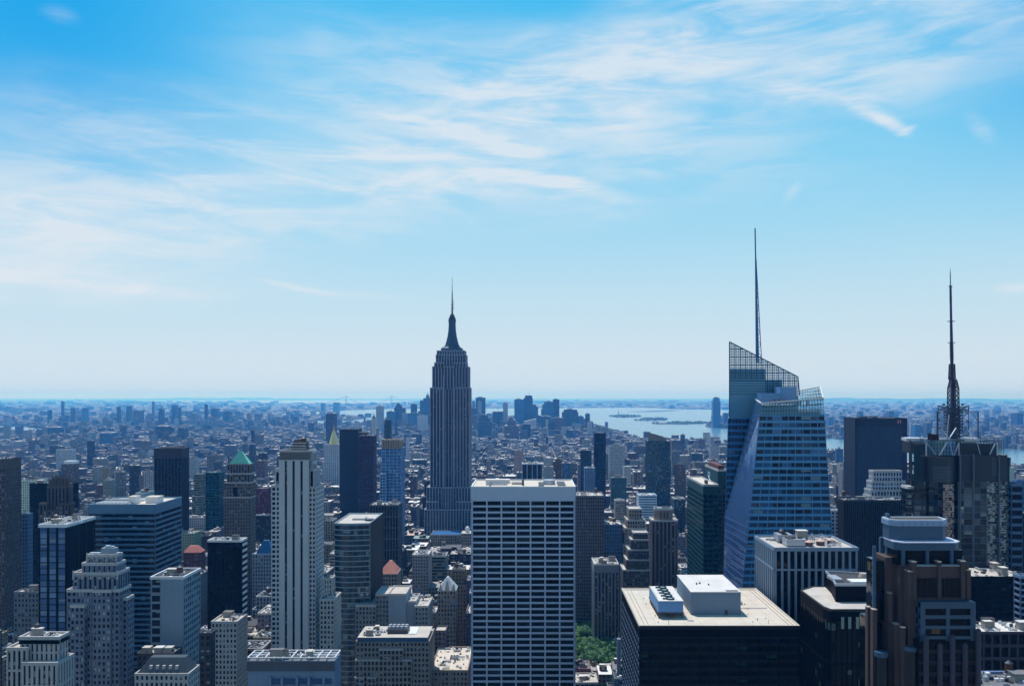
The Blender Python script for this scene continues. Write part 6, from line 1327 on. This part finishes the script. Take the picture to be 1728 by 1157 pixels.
for k_ in range(0, 46):
    for half in (0, 1):
        y0 = Y0S + k_ * BLK + 7 + half * 34; y1 = y0 + 31
        for i in range(len(AVE) - 1):
            xx = AVE[i] + AW / 2 - 2; xe = AVE[i + 1] - AW / 2 + 2
            while xx < xe - 9:
                w_ = min(rng.choice((12, 15, 18, 22, 26, 34, 44)), xe - xx); r = rng.random()
                near = y0 < 1500
                h = rng.triangular(22, 95, 45) if near else (rng.triangular(14, 62, 30) if y0 < 2600 else rng.triangular(10, 42, 18))
                if r < .11 and y0 > 1000: h *= rng.uniform(1.5, 2.2)
                dd = rng.uniform(22, 31); yy0 = y0 + (31 - dd if half else 0)
                if inview(xx, xx + w_, yy0) and not clash(xx, xx + w_, yy0, yy0 + dd) and not wet(xx, yy0 + 20):
                    hc = cap(xx, xx + w_, yy0, yy0 + dd); h = min(h, hc if hc > 1e8 else hc - rng.uniform(0, 8))
                    if h > 7: plots.append((xx + .4, xx + w_ - .4, yy0, yy0 + dd, h))
                xx += w_
# nearest plots that show most
def shows(p): return CZ - p[4], p
vis = []
sky_ = {}
for p_ in sorted(plots, key=lambda q: q[2]):
    x0, x1, y0, y1, h = p_; a, c = int(max(0, min(X2(x0, y0), X2(x0, y1))) // 4), int(min(1728, max(X2(x1, y0), X2(x1, y1))) // 4)
    top = H0 + (CZ - h) * F / y1; area = 0
    for q in range(a, c + 1):
        cur = sky_.get(q, 1157)
        if top < cur: area += (min(cur, H0 + CZ * F / y0) - top) * 4; sky_[q] = top
    vis.append((area, p_))
vis.sort(key=lambda t_: -t_[0])
NI = 240
named = [p_ for a, p_ in vis[:NI]]; rest = [p_ for a, p_ in vis[NI:]]
HER = [(50, 'the black slab tower'), (200, 'the ribbon window office'), (290, 'the dark brown tower'), (400, 'the copper pyramid tower'), (500, 'the ribbed white tower'), (590, 'the curved glass office'), (660, 'the pale blue tower'), (760, 'the stepped skyscraper'), (883, 'the gridded tower'), (1020, 'the park'), (1120, 'the brown crowned tower'), (1200, 'the green glass tower'), (1310, 'the faceted glass tower'), (1480, 'the dark framed slab'), (1620, 'the antenna tower')]
seen = {}
SH = ['narrow', 'mid-width', 'broad']
for p_ in named:
    x0, x1, y0, y1, h = p_; W_ = x1 - x0
    cn, cc = rng.choices(COLS, WTS)[0]; rn, rm = rng.choices(RN, (4, 3, 2, 2))[0]
    cc = tuple(max(10, min(235, v + rng.randint(-12, 12))) for v in cc); cc = tuple(int(v / 8) * 8 for v in cc)
    px = X2((x0 + x1) / 2, y0); hp, hn = min(HER, key=lambda q: abs(q[0] - px)); side = 'left of' if px < hp - 25 else ('right of' if px > hp + 25 else 'in line with')
    b = Bld('city_building', 'x', 'building', x0, x1, y0, y1, 'ordinary blocks filling the streets between the towers')
    TAKEN.pop(); gm2 = g_std; style = rng.choice(('punch', 'punch', 'punch', 'pier', 'ribbon')); flr = rng.choice((3.5, 3.8)); near = y0 < 1500
    wm2 = wall(cc, .85); zt = h; setb = near and h > 38 and W_ > 16 and rng.random() < .5
    bay, pw, sh = {'punch': (3.0, 1.5, 1.7), 'pier': (3.4, 1.3, .9), 'ribbon': (12, .8, 1.7)}[style]
    if near:
        if setb:
            h1 = h * rng.uniform(.7, .85); tower(b, rect(x0, x1, y0, y1), 0, h1, wm2, gm2, bay, flr, pw, sh, .3, roof=rm, parm=cream if rng.random() < .4 else None)
            s1, s2 = rng.uniform(.08, .2) * W_, rng.uniform(.08, .2) * W_
            tower(b, rect(x0 + s1, x1 - s2, y0 + 3, y1 - 2), h1, h, wm2, gm2, bay, flr, pw, sh, .3, roof=rm); gx0, gx1, gy0, gy1 = x0 + s1, x1 - s2, y0 + 3, y1 - 2
        else:
            tower(b, rect(x0, x1, y0, y1), 0, h, wm2, gm2, bay, flr, pw, sh, .3, roof=rm, parm=cream if rng.random() < .3 else None, blind_edges=(1, 3) if rng.random() < .35 else ()); gx0, gx1, gy0, gy1 = x0, x1, y0, y1
    else:
        m = b.part('body', winwall(cc)); m.prism(rect(x0, x1, y0, y1), 0, h); b.part('roof', rm).box(x0 + .5, x1 - .5, y0 + .5, y1 - .5, h, h + .2)
        pp = b.part('parapet', wm2); 
        for q in (rect(x0, x1, y0, y0 + .5), rect(x0, x1, y1 - .5, y1), rect(x0, x0 + .5, y0 + .52, y1 - .52), rect(x1 - .5, x1, y0 + .52, y1 - .52)): pp.prism(q, h + .01, h + 1)
        gx0, gx1, gy0, gy1 = x0, x1, y0, y1
    ks = gear(b, gx0 + .6, gx1 - .6, gy0 + .6, gy1 - .6, h + .15, rng.randint(4, 8) if near else rng.randint(3, 6), rng)
    for mt_ in (METAL, METALD, WHITE):
        q = b.part('roof_clutter', mt_, 'stuff')
        for _ in range(rng.randint(3, 8)):
            sx, sy = rng.uniform(.5, 2.4), rng.uniform(.5, 2.4)
            if gx1 - gx0 < sx + 3 or gy1 - gy0 < sy + 3: continue
            xa, ya = rng.uniform(gx0 + 1, gx1 - sx - 1), rng.uniform(gy0 + 1, gy1 - sy - 1); q.box(xa, xa + sx, ya, ya + sy, h + .2, h + .2 + rng.uniform(.4, 2.2))
    b.done()
    tall = 'low' if h < 32 else 'mid-rise' if h < 60 else 'tall'; shp = SH[0 if W_ < 16 else 1 if W_ < 27 else 2]
    feat = 'setback top' if setb else ('water tank' if 't' in ks else 'coolers' if 'c' in ks else 'bulkheads' if 'b' in ks else 'ducts')
    dist = 'nearby' if y0 < 1000 else 'middle-distance' if y0 < 1800 else 'farther'
    lab = f'{dist} {tall} {shp} {cn} block, {rn[2:]}, {feat}, {side} {hn[4:]}'
    seen.setdefault(lab, []).append((px, b.e)); b.e['label'] = lab
for lab, lst in seen.items():
    if len(lst) > 1:
        lst.sort(key=lambda q: q[0])
        for i, (px, e_) in enumerate(lst):
            w0 = ['left one', 'right one'][i] if len(lst) == 2 else ['leftmost', 'second leftmost', 'third leftmost', 'fourth leftmost', 'fifth leftmost'][min(i, 4)]
            e_['label'] = lab.replace(' block,', ' block (' + w0 + '),')

used_ = set()
for o_ in [q for q in col.objects if q.get('group', '').startswith('ordinary blocks')]:
    l_ = o_['label']
    for cut in ('mid-width ', 'middle-distance ', 'nearby ', 'farther ', 'broad ', 'narrow '):
        if len(l_.replace('-', ' ').split()) > 16 and l_.replace(cut, '') not in used_: l_ = l_.replace(cut, '')
    used_.add(l_); o_['label'] = l_

# ------------------------------------------------------------------ everything behind: one mass of small buildings
def tonep(rng, roof=False):
    if roof: c = rng.choices([(.8, .78, .76), (.45, .43, .42), (.2, .19, .19), (.09, .09, .1), (.6, .42, .36), (.3, .42, .4)], (9, 5, 4, 4, .3, .5))[0]
    else: c = rng.choices([(.2, .19, .18), (.3, .26, .21), (.14, .1, .08), (.17, .09, .075), (.42, .39, .33), (.06, .06, .07), (.12, .16, .22), (.55, .55, .54)], (5, 5, 4, 4, 4, 3, 2, 3))[0]
    f = rng.uniform(.75, 1.2) * (1 if roof else .72); return tuple(v * f for v in c)
rm_, t, p = newmat('mixed_roofs'); at = t.new('ShaderNodeAttribute', attribute_name='tone'); n_ = t.noise(geo(t), .15, 4)
t.l.new(t.mix(t.m('MULTIPLY', n_, .5), at.outputs['Color'], t.mix(1.0, at.outputs['Color'], (.5, .5, .5, 1), 'MULTIPLY')), p.inputs['Base Color']); p.inputs['Roughness'].default_value = .85
fw = winwall((0, 0, 0), tone=True)
def massbox(m, x0, x1, y0, y1, z0, z1, rng, wt=None):
    m.cur = 0; m.t = wt or tonep(rng); n = len(m.v)
    m.v.extend([(x0, y0, z0), (x1, y0, z0), (x1, y1, z0), (x0, y1, z0), (x0, y0, z1), (x1, y0, z1), (x1, y1, z1), (x0, y1, z1)])
    f = [(n, n + 1, n + 5, n + 4), (n + 1, n + 2, n + 6, n + 5), (n + 2, n + 3, n + 7, n + 6), (n + 3, n, n + 4, n + 7)]
    m.f.extend(f); m.mi.extend([0] * 4); m.tone.extend([m.t] * 4)
    m.f.append((n + 4, n + 5, n + 6, n + 7)); m.mi.append(1); m.tone.append(tonep(rng, True))
mass = MB()
for (x0, x1, y0, y1, h) in rest:
    if x1 - x0 < 1: continue
    wt_ = tonep(rng); massbox(mass, x0, x1, y0, y1, 0, h, rng, wt_)
    for _ in range(rng.choice((2, 3, 4, 6))):
        sx, sy = rng.uniform(2, 6), rng.uniform(2, 6); xa = rng.uniform(x0, max(x0 + .1, x1 - sx)); ya = rng.uniform(y0, max(y0 + .1, y1 - sy)); massbox(mass, xa, min(xa + sx, x1), ya, min(ya + sy, y1), h, h + rng.uniform(1.5, 5), rng)
y = 4310.
AV2 = [a for a in AVE]
while y < 44000:
    near = y < 8000; step = 40 if y < 7600 else 40 + (y - 7600) * .014
    xl, xr = X(-30, y), X(1760, y); xx = xl + rng.uniform(-20, 0); street = 8 if int(y / step) % 2 else 0
    while xx < xr:
        w_ = rng.uniform(14, 44) if near else rng.uniform(20, 60) * (1 + (y - 8000) * .00012)
        if rng.random() < (.93 if near else .8):
            h = rng.triangular(8, 34, 14) if near else rng.triangular(6, 22, 10)
            r = rng.random()
            if r < .03: h = rng.uniform(35, 75)
            if r < .0015: h = rng.uniform(70, 95)
            dd = rng.uniform(.45, .75) * step; px = X2(xx, y)
            if 640 < px < 1000 and 5000 < y < 6300: h *= 2.1
            if near and int(xx / 250 + y / 4000) % 1 == 0 and abs((xx % 240) - 120) > 108: pass
            elif not wet(xx, y) and not wet(xx + w_, y + dd) and not clash(xx, xx + w_, y, y + dd, 0) and (y < 16000 or True):
                massbox(mass, xx, xx + w_, y, y + dd, 0, h, rng)
                if near and rng.random() < .6: massbox(mass, xx + 3, xx + 3 + w_ * .3, y + 3, y + dd * .6, h, h + rng.uniform(2, 5), rng)
        xx += w_ + (0 if rng.random() < .7 else rng.uniform(4, 16))
    y += step + street
rb_ = random.Random(99)      # out-of-view blocks added behind the viewpoint to reflect in the glass and bounce light
for i in range(50):
    x_ = rb_.uniform(-900, 900); y_ = -rb_.uniform(170, 1300); w_ = rb_.uniform(22, 60); massbox(mass, x_, x_ + w_, y_ - w_, y_, 0, rb_.uniform(60, 235), rb_, tuple(v * 1.5 for v in tonep(rb_)))
o = mass.build('distant_buildings', [fw, rm_], tones=True); tag(o, 'endless small rooftops and distant blocks spreading to the horizon', 'buildings', None, 'stuff')
# distant trees as ground cover between the far blocks
tr_m, t, p = newmat('far_foliage'); n_ = t.noise(geo(t), .06, 4); t.l.new(t.ramp(n_, [(.35, (.03, .06, .025, 1)), (.65, (.07, .13, .05, 1))]), p.inputs['Base Color']); p.inputs['Roughness'].default_value = .95
ft = MB()
def blob(m, x, y, r, h, rng, z0=0):
    n = 7; rr_ = [r * rng.uniform(.7, 1.15) for _ in range(n)]; P = lambda s: [(x + math.cos(2 * math.pi * i / n) * rr_[i] * s, y + math.sin(2 * math.pi * i / n) * rr_[i] * s) for i in range(n)]
    m.prism(P(.75), z0, z0 + h * .5, P(1)); m.prism(P(1), z0 + h * .5, z0 + h, P(.5), False)
for _ in range(5200):
    y = 1700 * math.exp(rng.random() * 2.6); x = X(rng.uniform(-20, 1750), y)
    if y < 4300 or wet(x, y): continue
    r = 6 + y * .0022 * rng.random(); blob(ft, x, y, r, rng.uniform(8, 15), rng)
for P in ISL[:3]:
    xs = [a for a, c in P]; ys = [c for a, c in P]
    for _ in range(90):
        x, y = rng.uniform(min(xs), max(xs)), rng.uniform(min(ys), max(ys))
        if inpoly(x, y, P): blob(ft, x, y, 16, rng.uniform(8, 16), rng, 2)
tag(ft.build('distant_trees', tr_m), 'dark green tree clumps scattered among the far rooftops and islands', 'trees', None, 'stuff')

# ------------------------------------------------------------------ park trees
leafm, t, p = newmat('foliage'); pos = geo(t); n_ = t.noise(pos, .35, 4); ri = t.new('ShaderNodeNewGeometry').outputs['Random Per Island']; oi = t.new('ShaderNodeObjectInfo').outputs['Random']
f = t.m('ADD', t.m('MULTIPLY', n_, .45), t.m('ADD', t.m('MULTIPLY', ri, .3), t.m('MULTIPLY', oi, .28)))
t.l.new(t.ramp(f, [(.2, (.05, .13, .05, 1)), (.5, (.10, .26, .10, 1)), (.8, (.2, .42, .16, 1))]), p.inputs['Base Color']); p.inputs['Roughness'].default_value = .7
bark = wall((70, 58, 48), .9)
lawn_, t, p = newmat('lawn'); t.l.new(t.ramp(t.noise(geo(t), .2, 4), [(.3, (.04, .1, .03, 1)), (.7, (.08, .16, .05, 1))]), p.inputs['Base Color'])
lw = MB(); lw.box(PARKR[0], PARKR[1], PARKR[2], PARKR[3], .1, .3); struct(lw.build('lawn', lawn_))
TP = []
for i in range(3):
    m = MB(); rg = random.Random(50 + i); clumps = []
    for _ in range(13):
        a = rg.uniform(0, 6.28); rr_ = 6.2 * math.sqrt(rg.random()) * .85; clumps.append((math.cos(a) * rr_, math.sin(a) * rr_, 12.5 + 5.5 * (1 - (rr_ / 6.2) ** 2) * rg.uniform(.5, 1.1) + rg.uniform(-2.5, 1), rg.uniform(1.5, 2.7)))
    for (cx_, cy_, cz_, cr) in clumps:
        for _ in range(95):
            v = Vector((rg.gauss(0, 1), rg.gauss(0, 1), rg.gauss(0, 1))).normalized() * cr * rg.uniform(.72, 1.08); v.z *= .8
            c = Vector((cx_, cy_, cz_)) + v; nn = (v.normalized() + Vector((rg.uniform(-.7, .7), rg.uniform(-.7, .7), rg.uniform(-.3, .9)))).normalized()
            u_ = nn.orthogonal().normalized(); w2 = nn.cross(u_); s = rg.uniform(.3, .6)
            m.face([tuple(c + u_ * s), tuple(c + w2 * s * .7), tuple(c - u_ * s), tuple(c - w2 * s * .7)])
    tk = MB(); tk.cyl(0, 0, 0, 8, .45, .3, 8)
    for (cx_, cy_, cz_, cr) in clumps[:8]: tk.bar((0, 0, rg.uniform(5.5, 8)), (cx_ * .8, cy_ * .8, cz_ - 1), .22, .08, 5)
    e_ = bpy.data.objects.new('plane_tree', None); col.objects.link(e_); c_ = m.build('crown', leafm, e_); t_ = tk.build('trunk', bark, e_); TP.append((e_, c_, t_))
rg = random.Random(77); spots = []
yy = 778
row = 0
while yy < 898:
    xx = PARKR[0] + 4 + (row % 2) * 4.5
    while xx < PARKR[1] - 3: spots.append((xx + rg.uniform(-1.2, 1.2), yy + rg.uniform(-1.5, 1.5))); xx += 9.6
    yy += 11.5; row += 1
spots = [s for s in spots if 955 < X2(*s) < 1052]
lbl = ['front', 'second', 'third', 'fourth', 'fifth', 'sixth', 'seventh', 'eighth', 'ninth', 'tenth', 'eleventh', 'twelfth']
rowsd = {}
for s in spots: rowsd.setdefault(round((s[1] - 778) / 11.5), []).append(s)
k_ = 0
for rI, lst in sorted(rowsd.items()):
    lst.sort()
    for j, (x, y) in enumerate(lst):
        e0, c0, t0 = TP[k_ % 3]
        if k_ < 3: e_ = e0
        else:
            e_ = e0.copy(); col.objects.link(e_)
            for s_ in (c0, t0): q = s_.copy(); q.parent = e_; col.objects.link(q)
        e_.location = (x, y, .3); e_.rotation_euler = (0, 0, rg.uniform(0, 6)); sc_2 = rg.uniform(.85, 1.25); e_.scale = (sc_2, sc_2, sc_2 * rg.uniform(.9, 1.1))
        tag(e_, f'leafy green park tree, {lbl[min(rI, 11)]} row of the park, number {["one","two","three","four","five","six","seven","eight","nine","ten"][min(j,9)]} from the left', 'tree', 'trees crowding the park behind the gridded tower'); k_ += 1
# low pavilion at the park's near edge
Y = 745.; b = mk(968, 1041, Y, 'park_pavilion', 'low white roofed pavilion with a railing along the near edge of the park', 'pavilion', 16, 1160)
zt = Z(1133, Y) ; m = b.part('body', cream); m.box(X(968, Y), X(1041, Y), Y, Y + 14, 0, zt); b.part('roof', ROOF_W).box(X(967.5, Y), X(1041.5, Y), Y - .4, Y + 14.4, zt, zt + .4); gear(b, X(970, Y), X(1038, Y), Y + 1, Y + 13, zt + .4, 7, random.Random(3)); b.done()
Y = 690.; b = mk(976, 1014, Y, 'round_drum_block', 'small block with two pinkish roof drums at the bottom edge below the park', 'building', 14, 1160)
zt = Z(1160, Y); b.part('body', tan).box(X(972, Y), X(1016, Y), Y, Y + 14, 0, zt)
for px in (986, 1004): m = MB(); m.cyl(X(px, Y), Y + 5, zt, zt + 2.6, 4, 4, 16); o_ = b.one('roof_drum', m, wall((160, 110, 96), .8)); m = MB(); m.cyl(X(px, Y), Y + 5, zt + 2.6, zt + 3.6, 4.2, 1, 16); m.build('drum_cap', wall((196, 150, 130), .8), o_, b.org)
b.done()
Y = 640.; b = mk(1041, 1048, Y, 'pale_blue_pylon', 'slim pale blue lattice pylon beside the park', 'pylon', 6, 1160)
m = MB(); xx = X(1044.5, Y); m.box(X(1041.6, Y), X(1047.6, Y), Y, Y + 4, 0, Z(1078, Y)); b.one('shaft', m, wall((130, 146, 170), .8, .5, .3)); m = MB(); m.cyl(xx, Y + 2, Z(1078, Y), Z(1069, Y), .25, .15, 6); b.one('mast', m, WHITE); b.done()
# street cars on the avenues that show
car_parts = []
def make_car(c):
    e_ = bpy.data.objects.new('car', None); col.objects.link(e_)
    m = MB(); m.prism(rect(-.9, .9, -2.2, 2.2), .3, .85, rect(-.88, .88, -2.15, 2.15)); bo = m.build('body', wall(c, .3, .05, .05, .6), e_)
    m = MB(); m.prism(rect(-.82, .82, -1.3, 1.2), .85, 1.42, rect(-.66, .66, -.9, .7)); m.build('windows', GD, e_)
    for sx in (-1, 1):
        for sy in (-1.35, 1.35): m = MB(); m.bar((sx * .72, sy, .33), (sx * .92, sy, .33), .33, n=12); m.build('wheel', METALD, e_)
    return e_
carc = [('yellow', (214, 160, 30)), ('white', (215, 215, 215)), ('black', (24, 24, 26)), ('silver', (150, 154, 160)), ('red', (140, 30, 28))]
protos = [make_car(c) for _, c in carc]; used = [False] * 5; rg = random.Random(31); cn = {}
for a in (-196, -312, 96):
    for i in range(16):
        y = 800 + i * 42 + rg.uniform(-10, 10); lane = rg.choice((-7.5, -3, 3, 7.5)); q = rg.randrange(5)
        if clash(a + lane - 1, a + lane + 1, y - 2, y + 2, .5): continue
        e_ = protos[q] if not used[q] else protos[q].copy()
        if used[q]:
            col.objects.link(e_)
            for ch in protos[q].children: h_ = ch.copy(); h_.parent = e_; col.objects.link(h_)
        used[q] = True; e_.location = (a + lane, y, .03)
        an = {-196: 'the avenue left of the gridded tower', -312: 'the avenue below the pale blue tower', 96: 'the avenue beside the park'}[a]
        tag(e_, f'{carc[q][0]} car on {an}', 'car', f'{carc[q][0]} cars on {an}')
for q in range(5):
    if not used[q]:
        for ch in list(protos[q].children): bpy.data.objects.remove(ch)
        bpy.data.objects.remove(protos[q])

# ------------------------------------------------------------------ the air
hz_ = bpy.data.materials.new('haze'); hz_.use_nodes = True; t = NT(hz_.node_tree)
for n in list(t.n):
    if n.type != 'OUTPUT_MATERIAL': t.n.remove(n)
pvn = t.new('ShaderNodeVolumePrincipled'); pvn.inputs['Color'].default_value = (.075, .39, 1.0, 1); pvn.inputs['Absorption Color'].default_value = (1, 1, 1, 1)
pvn.inputs['Density'].default_value = 6.4e-5; pvn.inputs['Anisotropy'].default_value = .3
out = [n for n in t.n if n.type == 'OUTPUT_MATERIAL'][0]; t.l.new(pvn.outputs[0], out.inputs['Volume'])
hb = MB(); hb.box(-99000, 99000, -3500, 99000, -1.5, 386)
tag(hb.build('haze', hz_), 'blue summer haze over the whole city', 'haze', None, 'stuff')
